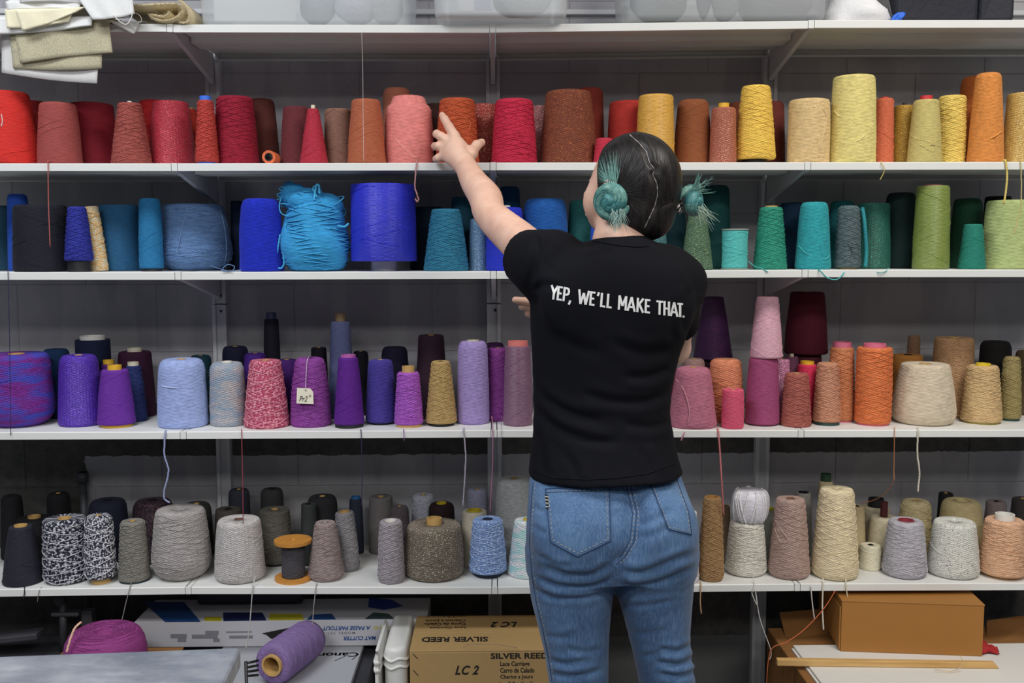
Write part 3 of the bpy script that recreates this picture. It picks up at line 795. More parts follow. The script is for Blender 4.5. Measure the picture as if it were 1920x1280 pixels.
def interp_prof(prof, z):
    for (r0, z0), (r1, z1) in zip(prof[:-1], prof[1:]):
        if z0 <= z <= z1 and z1 > z0:
            return r0 + (r1 - r0) * (z - z0) / (z1 - z0)
    return prof[-1][0]
def yarn_profile(shape, rb, rt, h, bulge=0.02, round_foot=False):
    """outer side profile from foot to crown, without the top"""
    P_ = []
    if shape == 'flat':
        return [(rb * .985, 0), (rb, .003), (rt, h - .003), (rt * .985, h)]
    if shape == 'bulb':
        for z, r in ((0, .62), (.03, .74), (.08, .86), (.16, .96), (.26, 1.0), (.36, .995), (.6, .93), (.85, .845), (.94, .81), (.985, .77), (1, .70)):
            P_.append((rb * r * (1 if z < .4 else 1) if z < .3 else rb + (rt - rb) * (z - .3) / .7 if z < .93 else rt * (r / .81), z * h))
        return P_
    if shape == 'bulbtop':
        for z, r in ((0, .80), (.03, .90), (.10, .98), (.22, 1.0)):
            P_.append((rb * r, z * h))
        for z, r in ((.45, .72), (.7, .40), (.88, .12), (.95, 0.0), (.985, -.10), (1, -.35)):
            P_.append((rt + (rb - rt) * r, z * h))
        return P_
    if shape == 'stepped':
        for z, r in ((0, .92), (.03, .99), (.3, 1.0), (.6, .96), (.80, .90), (.86, .82), (.89, .72), (.96, .66), (.99, .60), (1, .5)):
            P_.append((rb * r, z * h))
        return P_
    e = .10 if shape == 'cyl' else .16 if shape == 'cone' else .34
    e = min(e, .03 / h + .12) if shape == 'cone' else e
    b = .006 if shape != 'dome' else .010
    P_ = [(rb * .93, 0), (rb * .985, b * .35), (rb, b)]
    if round_foot:
        b = .017
        P_ = [(rb * .80, 0), (rb * .90, b * .18), (rb * .965, b * .5), (rb, b)]
    ze = max(h - e * rt * 1.6, h * .55)
    n = 7
    for i in range(1, n + 1):
        t = i / n
        z = b + (ze - b) * t
        r = rb + (rt - rb) * (z / h) + bulge * rb * math.sin(PI * t)
        P_.append((r, z))
    r0 = P_[-1][0]
    drop = {'cyl': .12, 'cone': .16}.get(shape, .32)
    for a in (25, 50, 70, 90):
        P_.append((r0 - r0 * drop * (1 - math.cos(R(a))), ze + (h - ze) * math.sin(R(a))))
    return P_

def yarn_body(prof, rc, h, seed, amp=0.012, seg=44):
    rg = random.Random(seed)
    ph = [(rg.uniform(0, 6.28), rg.choice((1, 2, 3)), rg.uniform(20, 70)) for _ in range(4)]
    def fn(th, z, r):
        return r * (1 + sum(amp * .4 * math.sin(p + k * th + w * z) for p, k, w in ph))
    rt = prof[-1][0]
    full = [(0.0002, 0.0)] + prof
    if rc < rt * .95:
        full += [(rt * .6 + rc * .4, h + .0005), (rc, h - .001), (rc, h - .022), (0.0002, h - .022)]
    else:
        full += [(0.0002, h)]
    return MB().lathe(full, seg, fn)
def strands(prof, h, seed, passes=9, turns=1.8, r=0.0009, cover=.97):
    rg = random.Random(seed)
    pts = []
    th = rg.uniform(0, 6.28)
    zlo, zhi = h * .03, h * cover
    zmax = prof[-2][1]
    zhi = min(zhi, zmax)
    for pI in range(passes):
        n = int(26 * turns)
        for i in range(n):
            t = i / n
            z = zlo + (zhi - zlo) * (t if pI % 2 == 0 else 1 - t)
            th += 2 * PI * turns / n * (1 + .05 * math.sin(th * .7 + pI))
            z += .0022 * math.sin(1.7 * th + pI * 2.1) + .0012 * math.sin(5.3 * th)
            z = min(max(z, zlo * .5), zhi)
            rr = interp_prof(prof, z) * (1.0) + r * .6
            pts.append((rr * math.cos(th), rr * math.sin(th), z))
    return MB().tube(pts, r, 4)
def fuzz_mesh(prof, h, n, seed, length=0.009):
    rg = random.Random(seed)
    mb = MB()
    for _ in range(n):
        z = rg.uniform(.02, 1.0) * h
        th = rg.uniform(0, 2 * PI)
        r = interp_prof(prof, min(z, prof[-1][1])) * .99
        nrm = Vector((math.cos(th), math.sin(th), .25 if z > h * .9 else 0))
        tan = Vector((-math.sin(th), math.cos(th), 0))
        L = length * rg.uniform(.4, 1.0)
        p = Vector((r * math.cos(th), r * math.sin(th), z))
        q = p + nrm * L * rg.uniform(.25, .8) + tan * L * rg.uniform(-1.4, 1.4) + Vector((0, 0, rg.uniform(-.6, .9) * L))
        w = Vector((0, 0, 1)) * .00028
        k = len(mb.v)
        mb.v += [p - w, p + w, q]
        mb.f.append([k, k + 1, k + 2])
    return mb

placed = {2: [], 3: [], 4: [], 5: []}
SP = []
for row in T:
    k, x, yt, wt, wb, d, style, c, label, op = row
    if d > 10:
        # the y of the foot tells how far in it stands
        zs = shelf_z(k, P(x, d, YF).x)
        yfront = PZ(x, d, zs).y
        rb = wb / 2 * yfront / FPX
        shp = op.get('shape', 'cone')
        d = max(yfront - YF, 0.004) + rb * (.70 if shp == 'bulb' else .86 if (k == 5 and style in ('cross', 'tweed', 'marl') and 'foot' not in op and shp in ('cone', 'dome', 'cyl')) else 1.0)
        d = max(d, rb * .93)
        fixed = True
    else:
        fixed = False
    SP.append([d, fixed, row])
# the nearer ones are placed first, others give way towards the wall
order = sorted(range(len(SP)), key=lambda i: SP[i][0])
geo_of = {}
for i in order:
    d, fixed, row = SP[i]
    k, x, yt, wt, wb, _, style, c, label, op = row
    if 'on' in op:
        continue
    shrink = 1.0
    while True:
        Y = YF + d
        rb = wb / 2 * Y / FPX * shrink
        X = P(x, (yt + 800) / 2 if k > 3 else yt, Y).x
        hit = any(math.hypot(X - a, Y - b) < (rb + r) * 1.01 for a, b, r in placed[k])
        if not hit or d > DEPTH - .012 - rb * .9:
            break
        if fixed and shrink > .87:
            shrink -= .02
            continue
        d += .004
    if d > DEPTH - rb + 0.02:
        d = DEPTH - rb + 0.01
        Y = YF + d; X = P(x, yt, Y).x
    if hit:
        # squeeze what is too wide for its gap
        for _ in range(20):
            if any(math.hypot(X - a, Y - b) < (rb + r) * 1.01 for a, b, r in placed[k]):
                rb *= .96
    placed[k].append((X, Y, rb))
    geo_of[i] = (X, Y, rb)
for i, (d, fixed, row) in enumerate(SP):
    op = row[9]
    if 'on' in op:
        xr_ = op.get('under', row[1])
        j = [q for q in geo_of if T[q][0] == row[0] and T[q][1] == xr_ and 'on' not in T[q][9]][0]
        X, Y, _ = geo_of[j]
        X = P(row[1], 700, Y).x
        geo_of[i] = (X, Y, row[4] / 2 * Y / FPX)
TOPZ = {}
CONE_AT = {}
for i, (d, fixed, row) in sorted(enumerate(SP), key=lambda q: 'on' in q[1][2][9]):
    k, x, yt, wt, wb, _, style, c, label, op = row
    X, Y, rb = geo_of[i]
    rt = wt / 2 * Y / FPX * (rb / (wb / 2 * Y / FPX))
    above = yt < 470
    ztop = P(x, yt, Y - rt * .9 if above else Y + rt * .8).z
    if 'on' in op:
        xr_ = op.get('under', row[1])
        j = [q for q in geo_of if T[q][0] == k and T[q][1] == xr_ and 'on' not in T[q][9]][0]
        z0 = TOPZ[j] + .0005
        ztop = P(x, yt, Y).z
    else:
        z0 = shelf_z(k, X) + .0003
    H = ztop - z0
    TOPZ[i] = ztop
    pm = Y / FPX
    foot = op.get('foot'); core = op.get('core'); shape = op.get('shape', 'cone')
    zf = foot[2] * pm if foot else 0.0
    h = H - zf
    root = empty('yarn_cone', (X, Y, z0), label, 'yarn cone', GROUPS[k])
    if op.get('tilt'):
        root.rotation_euler = (0, R(op['tilt']), 0)
    prof = yarn_profile(shape, rb, rt, h, op.get('bulge', .02), k == 5 and style in ('cross', 'tweed', 'marl') and not foot)
    rtop = prof[-1][0]
    if core:
        rc = min(core[1] * pm / 2, rtop * .93)
    else:
        rc = op.get('hole', .30) * rtop if k > 3 else .3 * rtop
    m = yarn(c, style, op.get('c2'), rb)
    yb = yarn_body(prof, rc, h, i).build('yarn', m, root, (0, 0, zf), smooth=True)
    if style in ('cross', 'marl'):
        c3 = c if style == 'cross' else op['c2']
        light = tuple(min(255, v * 1.03 + 3) for v in c3)
        front = d < .13
        strands(prof, h, i, (11 if front else 7) if style == 'cross' else 5, 2.3, .0009 if style == 'cross' else .0010).build('wound_strand', yarn(light, 'cross', None, rb), root, (0, 0, zf), smooth=True)
    elif style in ('fine', 'tweed', 'satin', 'twotone') and d < .12:
        strands(prof, h, i, 3, 1.4, .0006).build('wound_strand', yarn(tuple(min(255, v * 1.08 + 4) for v in c), 'fine', None, rb), root, (0, 0, zf), smooth=True)
    if op.get('fuzz'):
        fz = fuzz_mesh(prof, h, op['fuzz'], i).build('fuzz', m, root, (0, 0, zf), kind='stuff')
    if core:
        ce = core[2] * pm
        MB().lathe([(rc * .985, -.03), (rc * .97, ce), (rc * .80, ce), (rc * .78, -.021), (0.0002, -.021)], 28).build('core', plain('core_%d_%d_%d' % core[0], core[0], .5, var=.06, nscale=60), root, (0, 0, zf + h), smooth=False)
    elif k >= 4 and not op.get('hole'):
        MB().lathe([(rc * .99, -.02), (rc * .97, .0005), (rc * .80, .0005), (rc * .78, -.021), (0.0002, -.021)], 24).build('core', TUBE_TAN if i % 3 else BLACK_PL, root, (0, 0, zf + h), smooth=False)
    if foot:
        rf = foot[1] * pm / 2
        MB().lathe([(0.0002, 0), (rf, 0), (rf * .97, zf * .98 + .003), (rf * .6, zf + .004), (0.0002, zf + .004)], 32).build('foot', plain('core_%d_%d_%d' % foot[0], foot[0], .5, var=.06, nscale=60), root)
    CONE_AT[(k, x)] = (root, X, Y, z0, prof, h, zf, rb, rt, m)
# ------------------------------------------------------------------ odd ones among the cones
def shelf_spot(k, px, d):
    Y = YF + d
    X = P(px, {2: 300, 3: 505, 4: 800, 5: 1090}[k], Y).x
    return Vector((X, Y, shelf_z(k, X) + .0004))
def spool(k, px, yt, wfl, wbody, d, c, flange, fl_h, label, over=1.0, style='fine'):
    o = shelf_spot(k, px, d)
    pm = o.y / FPX
    root = empty('yarn_spool', o, label, 'yarn spool', GROUPS[k])
    H = P(px, yt, o.y + (wfl / 2 * pm if yt > 470 else 0)).z - o.z
    rf, rb, t = wfl / 2 * pm, wbody / 2 * pm, fl_h * pm
    fm = plain('flange_%d' % flange[0], flange, .6, var=.12, nscale=40)
    MB().lathe([(0.0002, 0), (rf, 0), (rf, t), (0.0002, t)], 40).build('flange', fm, root)
    MB().lathe([(0.0002, 0), (rf, 0), (rf, t), (rf * .18, t), (rf * .16, t * .5), (0.0002, t * .5)], 40).build('flange', fm, root, (0, 0, H - t))
    prof = [(rb, 0), (rb * 1.01, .004), (rb * .985, (H - 2 * t) * .5), (rb * 1.01, H - 2 * t - .004), (rb, H - 2 * t)]
    MB().lathe([(0.0002, 0)] + prof + [(0.0002, H - 2 * t)], 40).build('yarn', yarn(c, style, None, rb), root, (0, 0, t), smooth=True)
    strands(prof, H - 2 * t, int(px), 4, 1.6, .0007).build('wound_strand', yarn(tuple(min(255, v * 1.1) for v in c), 'fine', None, rb), root, (0, 0, t), smooth=True)
    return root
spool(3, 1377, 429, 50, 47, .05, (72, 188, 184), (150, 160, 150), 2.5, 'turquoise thread spool with thin flanges and a trailing end')
spool(5, 551, 1001, 71, 44, .062, (74, 72, 78), (196, 134, 58), 6, 'wooden spool with round orange-brown flanges and dark grey yarn')
# short tube lying end-on on the red shelf
o = shelf_spot(2, 509, .05)
root = empty('thread_tube', o, 'tiny orange thread tube lying end-on beside the dark brown cone', 'thread tube')
r_ = .0165
ring = MB().lathe([(r_ * .62, -.03), (r_, -.03), (r_, .03), (r_ * .62, .03), (r_ * .62, -.03)], 28).build('thread', yarn((224, 104, 52), 'fine', None, .016), root, (0, 0, r_), smooth=False)
ring.rotation_euler = (R(90), 0, 0)
inner = MB().lathe([(r_ * .50, -.031), (r_ * .62, -.031), (r_ * .62, .031), (r_ * .50, .031), (r_ * .50, -.031)], 24).build('core', BLACK_PL, root, (0, 0, r_))
inner.rotation_euler = (R(90), 0, 0)
# white ball stacked on the off-white cone
cr, X, Y, z0, prof, h, zf, rb, rt, m = CONE_AT[(5, 1402)]
pm = Y / FPX
root = empty('yarn_ball', (P(1406, 960, Y).x, Y, z0 + h + .001), 'white glossy ribbon yarn ball stacked on the off-white cone', 'yarn ball', GROUPS[5])
rB = 35 * pm; hB = P(1406, 914, Y + rB * .5).z - (z0 + h)
bp = [(rB * .72, 0), (rB * .86, hB * .08), (rB * .95, hB * .25), (rB, hB * .5), (rB * .98, hB * .75), (rB * .9, hB * .9), (rB * .7, hB * .99)]
MB().lathe([(0.0002, 0)] + bp + [(0.0002, hB)], 40).build('yarn', yarn((226, 224, 236), 'satin', None, rB), root, smooth=True)
rg = random.Random(3)
rib = MB()
for q in range(16):
    a0 = rg.uniform(0, 6.28); sp_ = rg.uniform(-.5, .5)
    rib.tube([((interp_prof(bp, min(t * hB, bp[-1][1])) + .0012) * math.cos(a0 + sp_ * t), (interp_prof(bp, min(t * hB, bp[-1][1])) + .0012) * math.sin(a0 + sp_ * t), t * hB) for t in [i / 12 for i in range(13)]], .0024, 5)
rib.build('ribbon', yarn((236, 234, 242), 'satin', None, rB), root, smooth=True, kind='stuff')

# turquoise mohair bundle with a tangled top
o = shelf_spot(3, 592, .092)
pm = o.y / FPX
root = empty('mohair_bundle', o, 'shaggy turquoise mohair bundle with a tangled top', 'yarn bundle', GROUPS[3])
TURQ = yarn((30, 148, 206), 'fuzzy', None, .08)
H = P(592, 372, o.y).z - o.z
rb = 64 * pm
bp = [(rb * .62, 0), (rb * .80, H * .03), (rb * .94, H * .14), (rb, H * .30), (rb * .97, H * .46), (rb * .86, H * .62), (rb * .80, H * .78), (rb * .70, H * .90), (rb * .50, H * .98), (rb * .2, H)]
rg = random.Random(11)
ph = [(rg.uniform(0, 6.28), rg.choice((1, 2, 3, 4)), rg.uniform(10, 60)) for _ in range(6)]
def lump(th, z, r):
    return r * (1 + sum(.022 * math.sin(p + k * th + w * z) for p, k, w in ph))
fine = []
for (a, b) in zip(bp[:-1], bp[1:]):
    for q in range(4):
        fine.append((a[0] + (b[0] - a[0]) * q / 4, a[1] + (b[1] - a[1]) * q / 4))
fine.append(bp[-1])
MB().lathe([(0.0002, 0)] + fine + [(0.0002, H)], 56, lump).build('wound_body', TURQ, root, smooth=True)
strands(bp, H, 5, 9, 2.6, .0016).build('wound_strand', yarn((44, 164, 218), 'fuzzy', None, .08), root, smooth=True)
def noodle(cx, cy, cz, sx, sz, n, seed, r=.0016, turns=26):
    g = random.Random(seed); p = []
    ax = [(g.uniform(.6, 1.4), g.uniform(0, 6.28)) for _ in range(6)]
    for i in range(n):
        t = i / n * turns
        p.append((cx + sx * (.62 * math.sin(ax[0][0] * t + ax[0][1]) + .38 * math.sin(2.3 * ax[1][0] * t + ax[1][1])),
                  cy + sx * .8 * (.62 * math.sin(ax[2][0] * t + ax[2][1]) + .38 * math.sin(1.9 * ax[3][0] * t + ax[3][1])),
                  cz + sz * (.62 * math.sin(ax[4][0] * t + ax[4][1]) + .38 * math.sin(2.1 * ax[5][0] * t + ax[5][1]))))
    return MB().tube(p, r, 5)
dx = lambda px: (px - 592) * pm
dz = lambda py: P(592, py, o.y).z - o.z
for q, (a, b, s1, s2) in enumerate(((555, 368, 28, 24), (578, 378, 42, 26), (612, 386, 34, 24), (548, 358, 16, 16))):
    MB().lathe([(0.0002, -s2 * pm)] + [(s1 * pm * math.cos(R(aa)), s2 * pm * math.sin(R(aa))) for aa in range(-80, 81, 16)] + [(0.0002, s2 * pm)], 24, lump).build('tangle_clump', TURQ, root, (dx(a), 0, dz(b)), smooth=True)
    noodle(dx(a), -.01, dz(b), s1 * pm * 1.12, s2 * pm * 1.1, 420, 40 + q, .0014).build('tangled_strand', yarn((52, 172, 222), 'fuzzy', None, .05), root, smooth=True)
def loop_path(pxs, Yo=-.05):
    return smooth_path([(dx(a), Yo + (c[0] if c else 0), dz(b)) for a, b, *c in pxs], 8)
for path, r in (([(523, 392), (519, 420), (522, 440)], .0016), ([(535, 440), (528, 480), (526, 497), (535, 502), (541, 492), (540, 470), (546, 420)], .0022), ([(640, 424), (652, 426), (660, 420)], .003), ([(598, 378), (602, 352), (607, 350), (608, 365)], .003), ([(604, 372), (596, 356), (602, 350)], .002)):
    MB().tube(loop_path(path), r, 6).build('loose_strand', yarn((52, 172, 222), 'fuzzy', None, .05), root, smooth=True)
fuzz_mesh(bp, H, 1600, 7, .014).build('fuzz', TURQ, root, kind='stuff')

# paper tag on the orchid purple cone
cr, X, Y, z0, prof, h, zf, rb, rt, m = CONE_AT[(4, 582)]
base = Vector((X, Y, z0))
Yt = Y - rb - .004
tl, tr, br_, bl = P(557, 727, Yt), P(587, 728, Yt - .002), P(588, 757, Yt - .006), P(556, 756, Yt - .004)
root = empty('paper_tag', bl, 'small cream paper tag with handwriting hanging on the orchid cone', 'paper tag')
c1 = tl.lerp(tr, .82); c2_ = tr.lerp(br_, .22)
MB().prism([p - bl for p in (tl, bl, br_, c2_, c1)], (0, -.0006, 0)).build('card', plain('cream_paper', (226, 220, 200), .8, var=.04), root)
MB().tube([p - bl for p in smooth_path([P(579, 669, Y - rt + .005), P(576, 676, Y - rt - .004), P(574, 700, Y - rt - .010), P(573, 730, Yt - .002)], 6)], .0007, 5).build('string', plain('white_string', (230, 228, 220), .8), root, smooth=True)
eye = MB().lathe([(.0008, 0), (.0016, 0), (.0016, .0012), (.0008, .0012), (.0008, 0)], 14).build('eyelet', INK_BLACK, root, P(573, 731, Yt - .004) - bl)
eye.rotation_euler = (R(90), 0, 0)
text_on('handwriting', 'Pr2', P(561, 752, Yt - .0055), tr - tl, tl - bl, INK_BLACK, root, bl, .021, .014, shear=.3)
text_on('handwriting', 'o', P(579, 744, Yt - .0050), tr - tl, tl - bl, INK_BLACK, root, bl, .006, .006)

# ------------------------------------------------------------------ loose threads hanging off the shelves
def thread(px_pts, Y, r, c, label, wob=0, group='threads hanging from the shelves'):
    g = random.Random(len(px_pts) * 7 + int(px_pts[0][0]))
    pts = []
    for q in px_pts:
        yy = q[2] if len(q) > 2 else Y
        pts.append(P(q[0], q[1], yy))
    pts = smooth_path(pts, 7)
    if wob:
        pts = [p + Vector((g.uniform(-wob, wob), g.uniform(-wob, wob), 0)) for p in pts]
    base = pts[0].copy()
    ob = MB().tube([p - base for p in pts], r, 6).build('yarn_thread', yarn(c, 'fine', None, .01), None, base, smooth=True)
    tag(ob, label, 'thread', group)
    return ob
F0 = YF - .004
thread([(89, 304, YF + .012), (90, 306), (91, 380), (94, 463)], F0, .0012, (190, 96, 88), 'dusty pink thread hanging in front of the navy-black cone')
thread([(15, 508, YF + .012), (15, 513), (18, 640), (20, 816)], F0, .0009, (40, 44, 84), 'long navy thread hanging at the far left')
thread([(311, 807, YF + .012), (310, 812), (308, 850), (316, 882), (309, 915), (308, 934), (318, 942)], F0, .0022, (150, 160, 200), 'fluffy pale blue thread hanging over the big pale grey cone', .0008)
thread([(453, 807, YF + .012), (453, 812), (455, 900), (456, 982, YF + .02)], F0, .0010, (170, 70, 90), 'thin raspberry thread falling onto the speckled grey cone')
thread([(676, 806, YF + .012), (677, 812), (679, 880), (678, 950)], F0, .0010, (58, 44, 84), 'thin dark purple thread hanging below the deep purple cone')
thread([(757, 804, YF + .012), (757, 808), (758, 826)], F0, .0010, (150, 90, 170), 'short violet thread end below the small violet cone')
thread([(870, 802, YF + .012), (869, 808), (873, 850), (871, 900), (868, 950)], F0, .0018, (176, 166, 184), 'fluffy lilac thread hanging over the cream cone', .0007)
thread([(922, 780, YF + .012), (924, 806), (923, 880), (919, 960)], F0, .0013, (176, 110, 150), 'pink thread hanging along the middle upright')
thread([(941, 780, YF + .012), (940, 806), (941, 860)], F0, .0006, (120, 104, 120), 'hair-thin grey thread hanging beside the black t-shirt')
thread([(781, 302, YF + .012), (781, 307), (778, 345), (782, 365), (785, 373), (782, 378), (779, 372)], F0, .0018, (196, 140, 140), 'fuzzy pink thread end hanging below the pink mohair cone', .0008)
thread([(1880, 301, YF + .01), (1886, 304), (1888, 340), (1882, 382)], F0, .0028, (222, 196, 96), 'thick yellow thread hanging over the wide pale green cone', .0005)
thread([(1913, 300, YF + .01), (1914, 306), (1915, 372), (1910, 405), (1900, 440)], F0, .0014, (206, 190, 120), 'thin gold lurex thread hanging at the far right', .0004)
thread([(1652, 302, YF + .012), (1653, 306), (1658, 320), (1650, 337)], F0, .0011, (206, 186, 92), 'short khaki thread end hanging below the coral-orange cone')
thread([(1527, 505, YF + .03), (1537, 507), (1550, 520), (1568, 524), (1580, 515), (1584, 506, YF + .01)], F0 - .002, .0016, (60, 178, 176), 'turquoise thread sagging in a loop over the shelf edge')
thread([(1640, 507, YF + .01), (1648, 511), (1660, 509), (1666, 503, YF + .01)], F0, .0012, (90, 186, 180), 'small pale turquoise loop of thread below the green wrapped cone')
thread([(1402, 489, YF + .005), (1415, 499, YF + .003), (1428, 503, YF + .002), (1440, 510)], F0, .0014, (60, 178, 176), 'turquoise thread end trailing from the turquoise spool')
thread([(1617, 390, YF + .08), (1621, 420, YF + .055), (1624, 470, YF + .055), (1622, 500, YF + .05)], F0, .0055, (24, 142, 152), 'flat turquoise strand lying against the slate cone')
thread([(394, 498, YF + .02), (430, 508, F0), (440, 500, YF + .01), (426, 496, YF + .02), (418, 508, F0), (452, 506, YF + .01)], F0, .0011, (92, 128, 176), 'denim-blue thread curling on the shelf edge')
thread([(246, 1092, YF + .02), (243, 1104), (236, 1130), (229, 1160), (221, 1180)], F0, .0012, (140, 136, 128), 'grey thread falling onto the magenta yarn cake')
thread([(479, 1080, YF + .015), (474, 1101), (470, 1150), (466, 1190), (461, 1216)], F0, .0015, (196, 192, 186), 'pale grey thread hanging beside the metal table')
thread([(594, 1092, YF + .02), (592, 1104), (588, 1140), (586, 1172)], F0, .0012, (170, 160, 158), 'taupe thread hanging over the lilac tube of yarn')
thread([(46, 1098, YF + .01), (46, 1110), (44, 1122)], F0, .0014, (40, 42, 46), 'short black thread end at the lower left shelf edge')
thread([(78, 1100, YF + .01), (73, 1110), (70, 1128)], F0, .0010, (120, 118, 116), 'short grey thread end beside a black one')
thread([(1345, 802, YF + .012), (1347, 810), (1350, 850), (1353, 900), (1357, 965, YF + .02)], F0, .0022, (214, 120, 124), 'coral pink thread hanging over the camel-brown cone')
thread([(1720, 802, YF + .012), (1721, 811), (1720, 850), (1724, 885), (1721, 922)], F0, .0022, (206, 198, 180), 'cream thread hanging above the pale straw cone', .0005)
thread([(1677, 800, YF + .012), (1677, 812), (1676, 880), (1674, 905), (1650, 932, YF + .1), (1614, 944, YF + .15)], F0, .0009, (196, 120, 70), 'thin orange thread drooping between the cream cones')
thread([(1284, 808, YF + .012), (1283, 812), (1277, 826)], F0, .0018, (190, 130, 150), 'short pink tuft hanging below the dusty pink cone', .0006)
thread([(1313, 1090, YF + .012), (1314, 1098), (1313, 1128), (1315, 1150)], F0, .0018, (186, 150, 110), 'tan thread hanging below the camel-brown cone')
thread([(1413, 1082, YF + .015), (1414, 1098), (1410, 1112), (1420, 1134), (1416, 1104), (1425, 1160), (1445, 1218), (1443, 1236)], F0, .0012, (214, 210, 204), 'white looped thread hanging to the left of the cardboard box')
thread([(1520, 1098), (1523, 1130), (1527, 1160)], F0, .0016, (206, 196, 190), 'pale thread hanging left of the cardboard box')
thread([(1543, 1084, YF + .01), (1543, 1097), (1542, 1140), (1544, 1180)], F0, .0020, (222, 214, 196), 'thick cream thread hanging just left of the cardboard box')
thread([(1586, 1084, YF + .01), (1586, 1096), (1588, 1112), (1590, 1123)], F0, .0016, (226, 214, 180), 'short cream thread end touching the cardboard box')
thread([(1566, 1107), (1545, 1140), (1510, 1178), (1475, 1203), (1450, 1213), (1441, 1235), (1437, 1285)], F0 - .01, .0012, (214, 106, 58), 'orange thread running down to the wooden stick')
thread([(678, 62, YF - .003), (680, 120), (681, 220), (682, 303)], F0 - .002, .0005, (214, 206, 200), 'hair-thin pale thread hanging in front of the rust-brown cone')
# loose thread tails on the fronts of some cones
def tail(key, pts, r, c, label):
    _, X, Y, z0, prof, h, zf, rb, rt, m = CONE_AT[key]
    out = []
    for (px, py) in pts:
        z = P(px, py, Y - rb).z
        t = min(max((z - z0 - zf), 0), h * .95)
        rr = interp_prof(prof, t) + r * .7
        for _ in range(3):
            xx = P(px, py, Y - math.sqrt(max(rr * rr - .0001, .0001))).x
        dxx = max(-rr * .97, min(rr * .97, xx - X))
        out.append(Vector((dxx, -math.sqrt(max(rr * rr - dxx * dxx, 0)), t + zf)))
    MB().tube(smooth_path(out, 7), r, 5).build('loose_tail', yarn(c, 'fine', None, .01), CONE_AT[key][0], smooth=True)
tail((2, 766), [(740, 258), (760, 280), (782, 297)], .0013, (236, 160, 150), '')
tail((2, 857), [(834, 205), (860, 212), (881, 228), (878, 245)], .0013, (206, 96, 50), '')
tail((2, 1602), [(1562, 202), (1580, 215), (1600, 224)], .0012, (232, 220, 150), '')
tail((2, 1602), [(1585, 268), (1612, 262), (1640, 232)], .0012, (232, 220, 150), '')
tail((2, 1737), [(1707, 266), (1730, 272), (1748, 284), (1754, 274), (1744, 272), (1740, 282)], .0010, (210, 196, 120), '')
tail((2, 1854), [(1830, 268), (1860, 258), (1880, 245)], .0015, (236, 160, 60), '')
tail((2, 1518), [(1525, 200), (1545, 206), (1552, 225), (1540, 270), (1535, 295)], .0013, (230, 200, 146), '')
tail((3, 362), [(352, 384), (342, 425), (332, 470), (320, 500)], .0014, (116, 150, 196), '')
tail((3, 362), [(415, 390), (414, 440), (411, 480), (416, 500)], .0014, (116, 150, 196), '')
tail((3, 1527), [(1496, 460), (1515, 476), (1545, 486), (1560, 478)], .0013, (60, 180, 184), '')
tail((3, 1592), [(1575, 448), (1590, 458), (1597, 475), (1582, 492)], .0012, (60, 74, 80), '')
tail((5, 1484), [(1452, 984), (1470, 1002), (1478, 1015), (1466, 1020), (1452, 998)], .0015, (206, 170, 156), '')
tail((4, 1299), [(1256, 716), (1284, 735), (1293, 770), (1290, 795)], .0016, (214, 146, 164), '')
tail((4, 342), [(300, 725), (330, 727), (380, 722)], .0013, (190, 204, 236), '')
tail((2, 12), [(2, 212), (4, 225), (2, 236)], .0014, (226, 200, 196), '')

# ------------------------------------------------------------------ top shelf: fabric, tubs, bags
def fabric_mat(name, c, weave=600, var=.1, rough=.9):
    t = NT(name)
    co = t.coord()
    col = lin(c)
    f = t.noise(co, 420, 3)
    lo = tuple(v * (1 - var) for v in col[:3]) + (1,); hi = tuple(min(1, v * (1 + var)) for v in col[:3]) + (1,)
    t.l(t.mix(t.step(f, .35, .65), lo, hi), t.b.inputs['Base Color'])
    t.b.inputs['Roughness'].default_value = rough
    t.b.inputs['Sheen Weight'].default_value = .15
    t.bump(t.noise(co, weave, 2), .5, .0015)
    return t.m
BURLAP = fabric_mat('burlap', (186, 178, 150), 900, .20)
LINEN = fabric_mat('white_linen', (214, 212, 210), 700, .05)
CREAMF = fabric_mat('cream_cotton', (238, 230, 200), 600, .05)
WHITEF = fabric_mat('white_cotton', (232, 232, 230), 600, .04)
FELT = fabric_mat('tan_felt', (206, 190, 152), 300, .16)
Z1 = shelf_z(1, -1.0)
LAY = {3: .002, 5: .008, 4: .014, 7: .022, 9: .029, 11: .034, 12: .040, 14: .047, 15: .056, 17: .004}
def yback_lay(seed):
    return LAY.get(seed, 0) + .004
